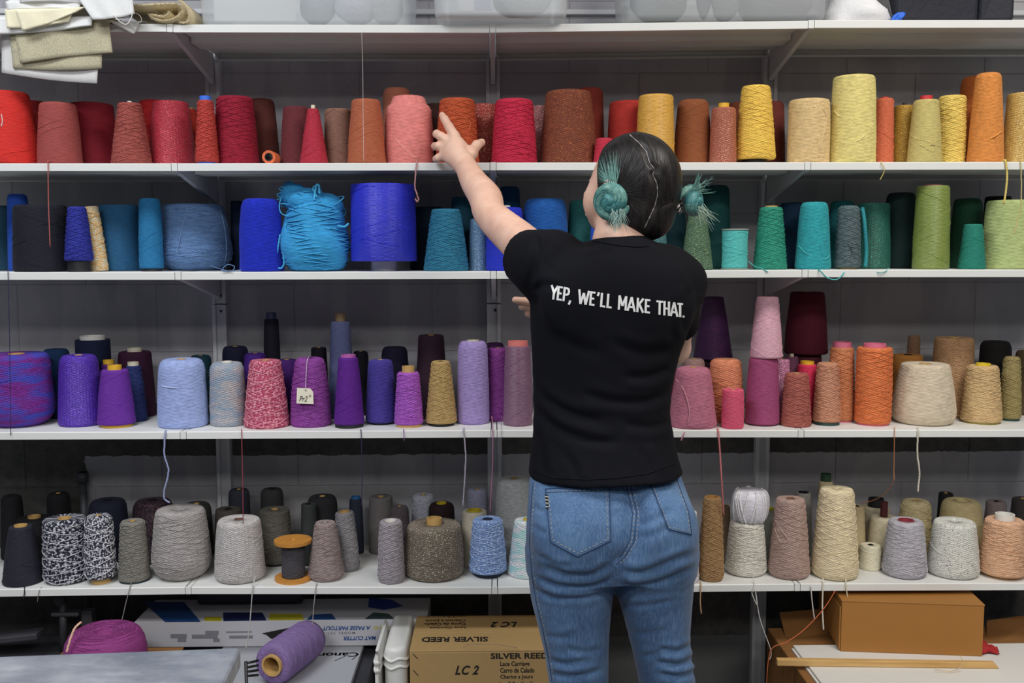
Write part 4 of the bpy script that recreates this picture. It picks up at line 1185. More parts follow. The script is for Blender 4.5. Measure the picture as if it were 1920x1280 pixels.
def sheet(name, quad, yfront, yback, thick, m, label, ripple=.003, seed=1, z_lift=0.0, group='folded fabric on the top shelf', nx=22, ny=16):
    """a cloth that lies on the shelf and hangs over its edge; quad = pixel corners of the hanging flap tl, tr, br, bl"""
    g = random.Random(seed)
    ph = [g.uniform(0, 6.28) for _ in range(4)]
    tl, tr, br_, bl = [P(a, b, yfront) for a, b in quad]
    V = []
    for j in range(ny + 1):
        t = j / ny
        for i in range(nx + 1):
            s = i / nx
            if t < .4:
                # the part that lies on the pile
                q = 1 - t / .4
                p = tl.lerp(tr, s)
                p = Vector((p.x, p.y + (yback - yfront) * q, max(p.z, Z1 + .004) + (yback_lay(seed)) * min(1, q * 3)))
                if q < .12:
                    p.z -= (1 - q / .12) * .002
            else:
                q = (t - .4) / .6
                p = tl.lerp(tr, s).lerp(bl.lerp(br_, s), q)
                p.z += -.004 * math.sin(PI * s) * q * (1 if seed % 2 else -1)
            w = ripple * (math.sin(ph[0] + 7 * s + 2 * t) + .6 * math.sin(ph[1] + 15 * s - 3 * t)) * (.25 + .75 * t)
            p = p + Vector((0, w, w * .25 if t < .4 else 0))
            V.append(p)
    n = len(V)
    base = tl.lerp(tr, .5)
    V = [p - base for p in V]
    Vb = [p + Vector((0, thick * (0 if j_ < 0 else 1), -thick * .4)) for j_, p in enumerate(V)]
    F = []
    W = nx + 1
    for j in range(ny):
        for i in range(nx):
            a = j * W + i
            F.append([a, a + W, a + W + 1, a + 1])
            F.append([n + a, n + a + 1, n + a + W + 1, n + a + W])
    for i in range(nx):
        a = ny * W + i
        F.append([a, n + a, n + a + 1, a + 1])
        F.append([i, i + 1, n + i + 1, n + i])
    for j in range(ny):
        a = j * W
        F.append([a, n + a, n + a + W, a + W])
        a = j * W + nx
        F.append([a, a + W, n + a + W, n + a])
    o = link(name, mesh(name, V + Vb, F), m, None, base)
    tag(o, label, 'fabric', group)
    return o
sheet('fabric_sheet', [(2, 50), (188, 50), (182, 156), (3, 136)], YF - .006, 2.70, .002, LINEN, 'thin grey-white linen hanging lowest from the top shelf', .002, 3)
sheet('fabric_sheet', [(17, 48), (192, 46), (190, 127), (24, 127)], YF - .014, 2.70, .004, BURLAP, 'lower burlap piece hanging over the shelf edge', .002, 5)
sheet('fabric_sheet', [(24, 44), (203, 40), (211, 98), (38, 118)], YF - .022, 2.70, .004, BURLAP, 'upper burlap piece hanging over the shelf edge', .002, 4)
sheet('fabric_sheet', [(-30, 32), (172, 30), (172, 47), (-30, 64)], YF - .032, 2.72, .004, WHITEF, 'white cotton folded over the burlap', .003, 7)
sheet('fabric_sheet', [(8, 16), (140, 14), (128, 40), (14, 52)], YF - .040, 2.72, .003, CREAMF, 'pale cream cloth at the front of the pile, behind a folded one', .003, 9)
sheet('fabric_sheet', [(28, 18), (158, 14), (150, 18), (42, 57)], YF - .048, 2.72, .003, CREAMF, 'cream cloth with a pointed corner, front of the fabric pile', .002, 11)
sheet('fabric_sheet', [(10, 3), (150, 4), (150, 17), (14, 18)], YF - .040, 2.72, .004, WHITEF, 'folded white cloth above the cream cloths', .002, 12)
sheet('fabric_sheet', [(36, -6), (158, -8), (158, 6), (36, 4)], YF - .046, 2.72, .006, plain('light_grey_cloth', (196, 194, 194), .9, bump=.3), 'light grey folded cloth at the top of the pile', .002, 14)
sheet('fabric_sheet', [(142, -10), (246, -10), (252, 25), (173, 36)], YF - .056, 2.70, .002, WHITEF, 'stiff white cloth with a slanted edge in front of the felt', .002, 15)
sheet('fabric_sheet', [(205, 40), (262, 40), (258, 47), (249, 63)], YF - .010, 2.60, .002, WHITEF, 'small white cloth corner drooping over the shelf edge', .001, 17)
# rolled tan felt
def felt_roll():
    base = P(285, 44, YF + .02)
    root = empty('folded_felt', base, 'thick tan felt folded into a loop on the top shelf', 'fabric', 'folded fabric on the top shelf')
    path = smooth_path([P(a, b, YF + .0) for a, b in ((205, 4), (250, 12), (300, 10), (336, 10), (345, 20), (334, 34), (312, 41), (290, 36), (288, 30), (310, 33), (322, 24))], 6)
    mb = MB(); t = .005
    V = []; F = []
    m_ = len(path)
    for i, p in enumerate(path):
        a = path[max(i - 1, 0)]; b = path[min(i + 1, m_ - 1)]
        d_ = (b - a).normalized(); n_ = Vector((-d_.z, 0, d_.x))
        for yy in (-.012, .20):
            V += [p + n_ * t / 2 + Vector((0, yy, 0)) - base, p - n_ * t / 2 + Vector((0, yy, 0)) - base]
    for i in range(m_ - 1):
        a = 4 * i; b = a + 4
        F += [[a, b, b + 1, a + 1], [a + 2, a + 3, b + 3, b + 2], [a, a + 2, b + 2, b], [a + 1, b + 1, b + 3, a + 3]]
    link('felt', mesh('felt', V, F), FELT, root)
    path2 = smooth_path([P(a, b, YF + .002) for a, b in ((330, -6), (346, 10), (356, 28), (352, 42), (338, 43))], 6)
    V = []; F = []
    for i, p in enumerate(path2):
        a = path2[max(i - 1, 0)]; b = path2[min(i + 1, len(path2) - 1)]
        d_ = (b - a).normalized(); n_ = Vector((-d_.z, 0, d_.x))
        for yy in (-.006, .20):
            V += [p + n_ * t / 2 + Vector((0, yy, 0)) - base, p - n_ * t / 2 + Vector((0, yy, 0)) - base]
    for i in range(len(path2) - 1):
        a = 4 * i; b = a + 4
        F += [[a, b, b + 1, a + 1], [a + 2, a + 3, b + 3, b + 2], [a, a + 2, b + 2, b], [a + 1, b + 1, b + 3, a + 3]]
    link('felt', mesh('felt', V, F), FELT, root)
    rg = random.Random(4); mb = MB()
    for p in path[::1] + path2[::1]:
        for _ in range(14):
            q = p + Vector((rg.uniform(-.006, .006), -.013, rg.uniform(-.003, .004))) - base
            e = q + Vector((rg.uniform(-.005, .005), rg.uniform(-.006, .001), rg.uniform(-.005, .005)))
            k = len(mb.v); mb.v += [q, q + Vector((.0006, 0, .0006)), e]; mb.f.append([k, k + 1, k + 2])
    mb.build('frayed_edge', FELT, root, kind='stuff')
felt_roll()
thread([(248, -4), (249, 20), (245, 36), (236, 46), (222, 38), (213, 28)], YF - .06, .0012, (232, 230, 226), 'white string looping over the white cloth')
thread([(236, 26), (255, 25), (265, 34), (263, 44)], YF - .03, .0008, (220, 216, 208), 'fine white string arching beside the felt')

def tub_mat(tint, alpha):
    t = NT('clear_tub_plastic')
    t.b.inputs['Base Color'].default_value = lin(tint)
    t.b.inputs['Roughness'].default_value = .28
    t.b.inputs['Transmission Weight'].default_value = 0.0
    t.b.inputs['Alpha'].default_value = alpha
    co = t.coord()
    t.bump(t.noise(co, 30, 2), .05, .002)
    return t.m
def rounded_rect(w, d, r, n=5):
    out = []
    for cx, cy, a0 in ((w/2 - r, d/2 - r, 0), (-w/2 + r, d/2 - r, 90), (-w/2 + r, -d/2 + r, 180), (w/2 - r, -d/2 + r, 270)):
        for i in range(n + 1):
            a = R(a0 + 90 * i / n)
            out.append((cx + r * math.cos(a), cy + r * math.sin(a)))
    return out
def tub(xl, xr, ybot, Yfr, depth, h, label, fill, tint=(222, 226, 228), alpha=.36):
    a, b = P(xl, ybot, Yfr), P(xr, ybot, Yfr)
    cx = (a.x + b.x) / 2; w = b.x - a.x
    z = shelf_z(1, cx) + .0006
    tilt = 0
    base = Vector((cx, Yfr + depth / 2, z + (.006 if Yfr < YF else .006 if xl > 1100 else .0005)))
    root = empty('storage_tub', base, label, 'storage tub', 'clear tubs on the top shelf')
    rings = []
    for zz, sc, rr in ((0, -.016, .03), (.003, -.006, .03), (.012, 0, .03), (h * .5, .008, .03), (h - .01, .014, .03), (h - .01, .024, .034), (h, .024, .034)):
        rings.append((zz, rounded_rect(w + sc, depth + sc, rr)))
    V = []; F = []
    k = len(rings[0][1])
    for zz, pts in rings:
        V += [Vector((x, y, zz)) for x, y in pts]
    for i in range(len(rings) - 1):
        for j in range(k):
            F.append([i * k + j, i * k + (j + 1) % k, (i + 1) * k + (j + 1) % k, (i + 1) * k + j])
    F.append(list(range(k - 1, -1, -1)))
    o = link('tub_body', mesh('tub_body', V, F), tub_mat(tint, alpha), root)
    sol = o.modifiers.new('wall', 'SOLIDIFY'); sol.thickness = .0022; sol.offset = -1
    rg = random.Random(int(xl))
    for (px0, px1, py0, py1, yy, c, nm) in fill:
        p0 = P(px0, py1, Yfr + yy); p1 = P(px1, py1, Yfr + yy)
        wv = p1.x - p0.x
        zb = max(p0.z, base.z + .006)
        hh = P(px0, py0, Yfr + yy).z - zb
        if nm == 'paper':
            MB().box(((p0.x + p1.x) / 2 - cx, Yfr + yy + .002 - base.y, zb + hh / 2 - base.z), (wv, .004, hh)).build('paper_sheet', plain('tub_paper_%d_%d' % (c[0], c[2]), c, .8, var=.03), root)
        else:
            rr = wv / 2
            ph = [(rg.uniform(0, 6.28), rg.choice((1, 2, 3)), rg.uniform(20, 60)) for _ in range(5)]
            MB().lathe([(0.0002, 0)] + [(rr * math.cos(R(a_)), hh * .5 + hh * .5 * math.sin(R(a_))) for a_ in range(-75, 76, 15)] + [(0.0002, hh)], 24, lambda th, z_, r_: r_ * (1 + sum(.05 * math.sin(p + kk * th + w_ * z_) for p, kk, w_ in ph))).build('wrapped_bundle', plain('bundle_%d_%d' % (c[0], c[2]), c, .5, var=.12, nscale=25, bump=.8, bdist=.01), root, ((p0.x + p1.x) / 2 - cx, Yfr + yy + min(rr, .1) - base.y, zb - base.z), smooth=True)
    return root
tub(374, 762, 45, YF + .006, .30, .20, 'wide clear tub with papers and wrapped bundles, left of centre', [
    (402, 556, -60, 40, .012, (236, 236, 234), 'paper'), (556, 625, -40, 41, .04, (172, 182, 196), 'bundle'), (625, 700, -30, 38, .03, (226, 228, 240), 'bundle'), (690, 755, -50, 43, .04, (196, 200, 200), 'bundle')])
tub(814, 1064, 48, YF - .055, .34, .20, 'clear tub jutting out over the shelf edge in the middle', [
    (860, 890, -40, 20, .02, (236, 236, 238), 'paper'), (890, 921, -40, 19, .018, (190, 188, 212), 'paper'), (940, 1040, -70, 22, .03, (232, 236, 238), 'bundle'), (925, 1000, -30, 24, .1, (150, 158, 162), 'bundle')])
tub(1180, 1552, 42, YF + .006, .30, .20, 'wide grey-tinted clear tub, right of centre', [
    (1190, 1300, -60, 36, .02, (176, 180, 182), 'bundle'), (1308, 1335, -60, 34, .03, (118, 124, 134), 'bundle'), (1335, 1390, -60, 36, .02, (176, 182, 186), 'bundle'), (1395, 1530, -60, 36, .03, (172, 172, 174), 'bundle')], (196, 200, 202), .40)
# white fluff in a clear bag
o = P(1600, 38, YF + .09); o.z = shelf_z(1, o.x) + .0005
root = empty('fluff_bag', o, 'clear bag bursting with white fluff beside the dark bag', 'bag')
rg = random.Random(9)
ph = [(rg.uniform(0, 6.28), rg.choice((1, 2, 3, 5)), rg.uniform(20, 90)) for _ in range(6)]
fl_ = lambda th, z_, r_: r_ * (1 + sum(.045 * math.sin(p + kk * th + w_ * z_) for p, kk, w_ in ph))
MB().lathe([(0.0002, 0), (.074, .0), (.083, .012), (.074, .035), (.055, .07), (.05, .11), (.062, .15), (.05, .19), (0.0002, .2)], 40, fl_).build('fluff', plain('white_fluff', (244, 244, 246), .9, var=.04, nscale=60, bump=.3, bdist=.004), root, smooth=True)
t = NT('crinkled_clear_film'); t.b.inputs['Base Color'].default_value = (.8, .82, .84, 1); t.b.inputs['Roughness'].default_value = .15; t.b.inputs['Alpha'].default_value = .12
t.bump(t.noise(t.coord(), 60, 5), 1.0, .02)
FILM = t.m
MB().lathe([(.07, .002), (.088, .014), (.086, .05), (.074, .09), (.075, .13), (.08, .17), (.06, .22)], 40, fl_).build('film', FILM, root, smooth=True)
# blue crumpled strip
o = P(1684, 38, YF + .03); o.z = shelf_z(1, o.x)
bs = noodle(0, 0, .012, .014, .011, 90, 5, .005, 9).build('blue_tie', plain('bright_blue_plastic', (40, 104, 214), .5), None, o, smooth=True)
tag(bs, 'crumpled bright blue plastic tie at the foot of the dark bag', 'plastic tie')
# dark navy bag
xl, xr = P(1672, 38, YF + .07).x, P(1884, 38, YF + .07).x
o = Vector(((xl + xr) / 2, YF + .16, shelf_z(1, (xl + xr) / 2) + .0006))
root = empty('dark_bag', o, 'dark navy rigid bag on the top shelf at right', 'bag')
w = xr - xl
NAVYB = plain('navy_fabric_bag', (22, 25, 38), .7, var=.15, nscale=20, bump=.4, bdist=.004)
for nm, x0, x1 in (('front_panel', -.5, .22), ('side_panel', .22, .5)):
    V = []
    mb = MB()
    mb.hexa([(w * x0, -.12, 0), (w * x1, -.12 - (.02 if x1 > .3 else 0), 0), (w * x1, .14, 0), (w * x0, .14, 0), (w * x0 * 1.06, -.125, .22), (w * x1 * 1.06, -.125, .22), (w * x1 * 1.06, .14, .22), (w * x0 * 1.06, .14, .22)])
    mb.build(nm, NAVYB, root, bevel=.012, seg=3)
# ------------------------------------------------------------------ below the bottom shelf
# cardboard carton with printed lettering
def carton(X0, X1, Y0, Y1, z0, z1, m, name, label, cat='box', rotz=0.0, gap=True):
    base = Vector(((X0 + X1) / 2, (Y0 + Y1) / 2, z0))
    root = empty(name, base, label, cat)
    w, d, h = X1 - X0, Y1 - Y0, z1 - z0
    MB().box((0, 0, (h - .004) / 2), (w, d, h - .004)).build('carton_body', m, root, bevel=.002)
    for s in (-1, 1):
        MB().box((0, s * d / 4, h - .002), (w + .001, d / 2 - .0008, .0035)).build('flap', m, root, bevel=.001)
    root.rotation_euler = (0, 0, rotz)
    return root, base
YL = 2.40
f1 = P(768, 1220, YL); f2 = P(1018, 1214, YL)
ztop = f1.z
LX0 = f1.x; LX1 = LX0 + .46
TAN_BOX = plain('tan_carton', (176, 144, 94), .75, var=.05, nscale=30, bump=.1)
lc, lb = carton(LX0, LX1, YL, YL + .24, 0.001, ztop, TAN_BOX, 'printed_carton', 'tan printed carton of knitting machine parts beside the left leg')
yf_ = YL - .0006
ux, uz = Vector((1, 0, 0)), Vector((0, 0, 1))
def on_front(s, px0, py1, px1, py0, **kw):
    a = P(px0, py1, yf_); b = P(px1, py0, yf_)
    text_on('lettering', s, a, ux, uz, kw.pop('m', INK_BLACK), lc, lb, b.x - a.x, b.z - a.z, **kw)
on_front('LC 2', 853, 1265, 898, 1247, bold=.03, shear=.35, spacing=1.1)
on_front('SILVER REED', 920, 1235, 1028, 1223, bold=.03, spacing=1.02)
on_front('Lace Carriage', 938, 1251, 993, 1239, bold=.02)
on_front('Carro de Calado', 938, 1261, 1002, 1251, bold=.02)
on_front('Chariot a Jours', 938, 1274, 999, 1264, bold=.02)
on_front('レースキャリッジ', 937, 1289, 999, 1276, bold=.01)
zt = ztop + .0006
def on_top(s, px_l, py_l, px_r, py_far, **kw):
    # printed upside down on the lid: reads from the far side.  px_l / px_r are the picture's left and right ends
    near = PZ(px_r, py_l, zt); far = PZ(px_r, py_far, zt); left = PZ(px_l, py_l, zt)
    text_on('lettering', s, Vector((near.x, far.y, zt)) if False else Vector((near.x, far.y, zt)), (-1, 0, 0), (0, -1, 0), INK_BLACK, lc, lb, near.x - left.x, far.y - near.y, **kw)
on_top('LC 2', 920, 1175, 970, 1165, bold=.03, shear=.35, spacing=1.1)
on_top('SILVER REED', 790, 1202, 915, 1193, bold=.03)
on_top('Lace Carriage', 805, 1177.5, 873, 1173.5, bold=.02)
on_top('Carro de Calado', 795, 1171.5, 873, 1166.5, bold=.02)
on_top('Chariot a Jours', 798, 1164.5, 873, 1159.5, bold=.02)
on_top('レースキャリッジ', 800, 1157, 873, 1152.5, bold=.01)
for (a, b) in (((774, 1225), (783, 1234)), ((775, 1256), (784, 1266))):
    MB().tube([P(a[0], a[1], yf_) - lb, P(b[0], b[1], yf_) - lb], .0011, 5).build('staple', plain('steel', (90, 84, 76), .4, .8), lc)
thread([(868, 1214.5), (880, 1208), (905, 1207.5), (940, 1209), (970, 1214)], YL - .002, .0007, (150, 130, 110), 'thin grey thread lying along the tan carton edge')

# long white mat-cutter box
YM = 2.625
zt2 = P(660, 1162, YM).z; zb2 = P(660, 1210, YM).z
xl2 = P(252, 1165, YM).x; xr2 = P(800, 1165, YM).x
BOXW = plain('glossy_white_card', (206, 206, 212), .4, var=.03)
base = Vector(((xl2 + xr2) / 2, YM + .085, zb2))
mat_root = empty('mat_cutter_box', base, 'long white mat-cutter box with blue and yellow print under the shelf', 'box')
MB().box((0, 0, (zt2 - zb2) / 2), (xr2 - xl2, .17, zt2 - zb2)).build('carton_body', BOXW, mat_root, bevel=.001)
def on_mat(s, px_l, py_t, px_r, py_b, m, **kw):
    # upside-down print on the front face
    a = P(px_r, py_t, YM - .0007); b = P(px_l, py_b, YM - .0007)
    text_on('lettering', s, a, (-1, 0, 0), (0, 0, -1), m, mat_root, base, a.x - b.x, a.z - b.z, **kw)
on_mat('MAT CUTTER', 644, 1192, 705, 1200, INK_BLUE, bold=.03, shear=.2)
on_mat('CLASSIC', 711, 1192, 766, 1199, INK_YELLOW, bold=.02, shear=.2)
on_mat('MODEL 301-1', 607, 1184, 666, 1189, INK_GREY, bold=.01, spacing=1.3)
on_mat('A PASSE PARTOUT', 604, 1173, 695, 1181.5, INK_BLUE, bold=.03, shear=.2)
on_mat('CLASSIQUE', 700, 1172, 767, 1180, INK_YELLOW, bold=.02, shear=.2)
for (a, b, c, d_) in ((320, 1188, 350, 1196), (333, 1196, 349, 1203), (360, 1189, 408, 1197), (385, 1182, 410, 1189), (400, 1197, 412, 1203), (424, 1183, 472, 1186), (430, 1191, 474, 1197)):
    p, q = P(a, d_, YM - .0005), P(c, b, YM - .0005)
    MB().box(((p + q) / 2 - base), (q.x - p.x, .0006, q.z - p.z)).build('printed_diagram', plain('diagram_ink', (140, 140, 148), .6), mat_root)
p, q = P(493, 1197, YM - .0005), P(536, 1182, YM - .0005)
MB().prism([P(a, b, YM - .0004) - base for a, b in ((491, 1187), (510, 1183), (545, 1176), (548, 1192), (508, 1197), (500, 1190))], (0, -.0006, 0)).build('printed_cutter', INK_BLACK, mat_root)
# print on its lid: blue panel, yellow and dark patches
def lid_patch(pts, m):
    MB().prism([PZ(a, b, zt2 + .0002) - base for a, b in pts], (0, 0, .0004)).build('printed_patch', m, mat_root)
lid_patch([(309, 1165.5), (376, 1165), (345, 1128), (268, 1128)], plain('print_blue', (34, 78, 140), .5, var=.5, nscale=60))
lid_patch([(384, 1164), (416, 1164), (414, 1156), (384, 1156)], plain('print_yellow', (206, 196, 50), .5))
lid_patch([(419, 1164), (500, 1163), (492, 1148), (418, 1148)], plain('print_navy', (34, 44, 90), .5, var=.6, nscale=50))
lid_patch([(504, 1162.5), (570, 1162), (566, 1150), (506, 1150)], plain('print_yellow', (206, 196, 50), .5))
lid_patch([(575, 1161.5), (630, 1161), (622, 1150), (585, 1152)], plain('print_blue', (34, 78, 140), .5))
lid_patch([(690, 1138), (720, 1143), (756, 1136), (735, 1124), (692, 1120)], plain('print_blue2', (28, 66, 160), .5, var=.2))
lid_patch([(684, 1160), (740, 1160), (728, 1150), (700, 1148)], plain('print_green', (64, 84, 84), .5))
# the dark bundle behind the mat-cutter lid
p = P(470, 1130, 2.76)
o = MB().box((0, 0, 0), (.30, .05, .06)).build('dark_case', plain('dark_violet_case', (44, 42, 56), .6), None, Vector((p.x, 2.768, zt2 + .0312)), bevel=.01)
tag(o, 'dark violet-grey case lying at the back on the mat-cutter box', 'case')

# grey flat scanner box with upside-down lettering
zc = zb2 - .001
xr3 = P(705, 1214, 2.62).x
xl3 = xr3 - .42
scan_base = Vector(((xl3 + xr3) / 2, 2.52, 0.001))
sc = empty('scanner', scan_base, 'grey flatbed scanner box with a dark edge under the lilac yarn tube', 'scanner')
MB().box((0, 0, (zc - .02) / 2), (xr3 - xl3, .44, zc - .02)).build('body', plain('scanner_dark', (52, 52, 58), .45), sc, bevel=.004)
MB().box((-.018, 0, zc - .011), (xr3 - xl3 - .036, .436, .018)).build('lid', plain('scanner_lid', (176, 178, 184), .35, var=.02), sc, bevel=.003)
a, b = PZ(672, 1231, zc), PZ(610, 1222, zc)
text_on('lettering', 'Canon', Vector((PZ(674, 1222, zc).x, PZ(674, 1222, zc).y, zc - .001)), (-1, 0, 0), (0, -1, 0), plain('scanner_print', (104, 104, 110), .5), sc, scan_base, PZ(674, 1222, zc).x - PZ(598, 1222, zc).x, PZ(640, 1221, zc).y - PZ(640, 1229, zc).y, bold=.03)
# two print marks
for (pa, pb) in (((628, 1238), (648, 1229)), ((660, 1236), (668, 1230))):
    p, q = PZ(*pa, zc), PZ(*pb, zc)
    MB().tube([Vector((p.x, p.y, zc - .0012)) - scan_base, Vector((q.x, q.y, zc - .0012)) - scan_base], .002, 6).build('print_mark', plain('scanner_print', (104, 104, 110), .5), sc)
# lilac tube of yarn lying on the scanner
front = PZ(510, 1247, zc + .053); back = PZ(582, 1194, zc + .053)
ax = (back - front).normalized()
L = (back - front).length
root = empty('yarn_tube', Vector((front.x, front.y, zc + .0003)), 'lilac yarn tube lying on its side, open cardboard core facing out', 'yarn tube')
rr = .0525
rotm = Vector((0, 0, 1)).rotation_difference(ax)
tp = [(rr * .86, 0), (rr * .97, .008), (rr, .02), (rr, L * .5), (rr * .98, L - .02), (rr * .9, L - .004)]
ob = MB().lathe([(rr * .52, .004)] + tp + [(0.0002, L)], 44).build('yarn', yarn((132, 106, 160), 'fine', None, rr), root, (0, 0, rr), smooth=True)
ob.rotation_mode = 'QUATERNION'; ob.rotation_quaternion = rotm
ob = MB().lathe([(rr * .42, .05), (rr * .42, -.004), (rr * .52, -.004), (rr * .52, .05)], 36).build('core', TUBE_TAN, root, (0, 0, rr))
ob.rotation_mode = 'QUATERNION'; ob.rotation_quaternion = rotm
ob = MB().lathe([(0.0002, .06), (rr * .45, .06)], 24).build('core_bottom', plain('core_inside', (110, 86, 50), .9), root, (0, 0, rr))
ob.rotation_mode = 'QUATERNION'; ob.rotation_quaternion = rotm
st = strands(tp, L, 77, 5, 2.2, .0006).build('wound_strand', yarn((146, 120, 174), 'fine', None, rr), root, (0, 0, rr), smooth=True)
st.rotation_mode = 'QUATERNION'; st.rotation_quaternion = rotm
# black wire rack between table and scanner
root = empty('wire_rack', Vector((xl3 - .02, 2.20, .001)), 'black wire rack between the metal table and the scanner', 'rack')
for q in range(4):
    a = P(462, 1243 + 8 * q, 2.24) - root.location; b = P(484, 1238 + 9 * q, 2.27) - root.location
    MB().tube([a, b], .003, 8).build('wire', BLACK_PL, root, smooth=True)
a = P(461, 1240, 2.235) - root.location
MB().tube([(a.x, a.y, 0), (a.x, a.y, a.z)], .004, 8).build('leg', BLACK_PL, root, smooth=True)
# white plastic trays standing between scanner and carton
def tray(px_l, px_r, ytop_px, Y, depth, name, label, lean=0):
    a, b = P(px_l, ytop_px, Y), P(px_r, ytop_px, Y)
    w = b.x - a.x
    root = empty(name, Vector(((a.x + b.x) / 2, Y + depth / 2, .001)), label, 'plastic tray', 'white plastic trays')
    h = a.z
    V = []; F = []
    rings = [(0, -.02), (.02, -.004), (h - .05, 0), (h - .012, 0), (h - .004, -.006), (h, -.018)]
    pts0 = None
    for z, s in rings:
        pts = rounded_rect(w + s, depth + s, min(.028, (w + s) * .45), 5)
        V += [Vector((x, y, z)) for x, y in pts]
    k = len(pts)
    for i in range(len(rings) - 1):
        for j in range(k):
            F.append([i * k + j, i * k + (j + 1) % k, (i + 1) * k + (j + 1) % k, (i + 1) * k + j])
    F.append(list(range(k - 1, -1, -1))); F.append([(len(rings) - 1) * k + j for j in range(k)])
    link('tray_body', mesh('tray_body', V, F), WHITE_PL, root)
    for q in (0, 1):
        pp = [(x * (1 + .015), y * 1.0, h - .03 - .02 * q + .004 * math.sin(9 * x / max(w, .01))) for x, y in rounded_rect(w, depth, min(.028, w * .45), 6)]
        MB().tube(pp, .004, 6, closed=True).build('rolled_rim', WHITE_PL, root, smooth=True)
    return root
tray(719, 762, 1217, 2.40, .25, 'plastic_tray', 'white plastic tray with a rolled rim between scanner and carton')
tray(702, 710, 1222, 2.37, .22, 'plastic_tray', 'thin white plastic tray edge beside the scanner')

# magenta yarn cake on a plain carton behind the metal table
zc2 = P(197, 1190, 2.42).z
o = Vector((P(197, 1190, 2.42).x, 2.42, zc2 - .09))
cb, cbb = carton(o.x - .16, o.x + .15, 2.27, 2.56, .001, o.z - .0005, CARD_BROWN, 'plain_carton', 'plain brown carton under the magenta yarn cake')
root = empty('yarn_cake', o, 'big magenta yarn cake behind the metal table', 'yarn cake')
rr = 75 * 2.42 / FPX
MAG = yarn((140, 54, 122), 'fine', None, rr)
hC = .105
cp = [(rr * .95, 0), (rr * 1.0, .02), (rr * 1.0, .055), (rr * .96, .078), (rr * .86, .094), (rr * .70, .103), (rr * .5, hC), (rr * .3, .102), (rr * .2, .094), (rr * .12, .078)]
MB().lathe([(0.0002, 0)] + cp + [(0.0002, .07)], 56, lambda th, z_, r_: r_ * (1 + .01 * math.sin(3 * th + 40 * z_) + .008 * math.sin(5 * th + 1))).build('wound_body', MAG, root, smooth=True)
g = random.Random(2); pts = []
for i in range(700):
    t = i / 700
    a = i * .19
    rad = rr * (.22 + .70 * abs(((t * 9) % 2) - 1))
    zz = None
    for (r0, z0_), (r1, z1_) in zip(cp[3:-1], cp[4:]):
        if r1 <= rad <= r0:
            zz = z0_ + (z1_ - z0_) * (r0 - rad) / (r0 - r1)
    pts.append((rad * math.cos(a), rad * math.sin(a), (zz if zz is not None else .095) + .001))
MB().tube(pts, .0006, 4).build('wound_strand', yarn((146, 58, 128), 'fine', None, rr), root, smooth=True)
thread([(152, 1166, 2.36), (140, 1178, 2.345), (132, 1198, 2.335), (125, 1222, 2.325)], 2.33, .0028, (226, 178, 150), 'peach strand hanging over the magenta cake', .0006)

# dark machine in the lower left corner
DARKM = plain('dark_machine', (58, 58, 64), .5, var=.3, nscale=20)
p = P(110, 1200, 2.66)
root = empty('machine_head', Vector((P(60, 1200, 2.66).x, 2.66, .001)), 'dark metal machine with an arm in the lower left shadow', 'machine')
bx = root.location
MB().box((0, .0, .15), (.42, .16, .30)).build('base', DARKM, root, bevel=.008)
MB().box((P(20, 1190, 2.6).x - bx.x, -.10, P(20, 1190, 2.58).z), (.20, .05, .018), Matrix.Rotation(R(-6), 3, 'Y')).build('bed', DARKM, root, bevel=.004)
MB().tube([(P(115, 1200, 2.6).x - bx.x, -.05, .29), (P(115, 1128, 2.6).x - bx.x, -.05, P(115, 1128, 2.6).z)], .010, 12).build('column', DARKM, root, smooth=True)
MB().box((P(122, 1152, 2.6).x - bx.x, -.05, P(122, 1152, 2.6).z), (.075, .03, .012)).build('arm', DARKM, root, bevel=.004)
MB().lathe([(0.0002, 0), (.012, 0), (.018, .012), (.012, .03), (0.0002, .032)], 20).build('knob', DARKM, root, (P(110, 1135, 2.6).x - bx.x, -.05, P(110, 1137, 2.6).z), smooth=True)
MB().box((P(157, 1160, 2.6).x - bx.x, -.03, P(157, 1180, 2.6).z * .5), (.03, .03, P(157, 1120, 2.6).z)).build('post', DARKM, root, bevel=.003)

# metal work table in the foreground
ZT = .75
c_br = PZ(452, 1211.5, ZT); c_bl = PZ(0, 1228, ZT)
e = (c_bl - c_br).normalized()
nrm = Vector((-e.y, e.x, 0)) 
if nrm.y > 0:
    nrm = -nrm
c_bl = c_br + e * .95
c_fr = c_br + nrm * .75; c_fl = c_bl + nrm * .75
base = Vector(((c_br.x + c_fl.x) / 2, (c_br.y + c_fl.y) / 2, 0.001))
tb = empty('work_table', base, 'brushed metal work table in the left foreground', 'table')
def steel_mat():
    t = NT('brushed_steel')
    co = t.coord()
    f = t.noise(t.scaled(co, (1, 2.2, 1)), 9.0, 6, .65)
    t.l(t.ramp(f, [(.32, lin((136, 144, 156))), (.68, lin((186, 191, 198)))]), t.b.inputs['Base Color'])
    t.b.inputs['Metallic'].default_value = .45
    t.l(t.step(t.noise(co, 14, 6), 0.1, 1.3), t.b.inputs['Roughness'])
    t.bump(t.noise(co, 40, 3), .08, .001)
    return t.m
STEEL = steel_mat()
up_ = Vector((0, 0, 1))
MB().prism([p - base for p in (Vector((*c_br[:2], ZT - .035)), Vector((*c_bl[:2], ZT - .035)), Vector((*c_fl[:2], ZT - .035)), Vector((*c_fr[:2], ZT - .035)))], (0, 0, .035)).build('tabletop', STEEL, tb, bevel=.008, seg=3)
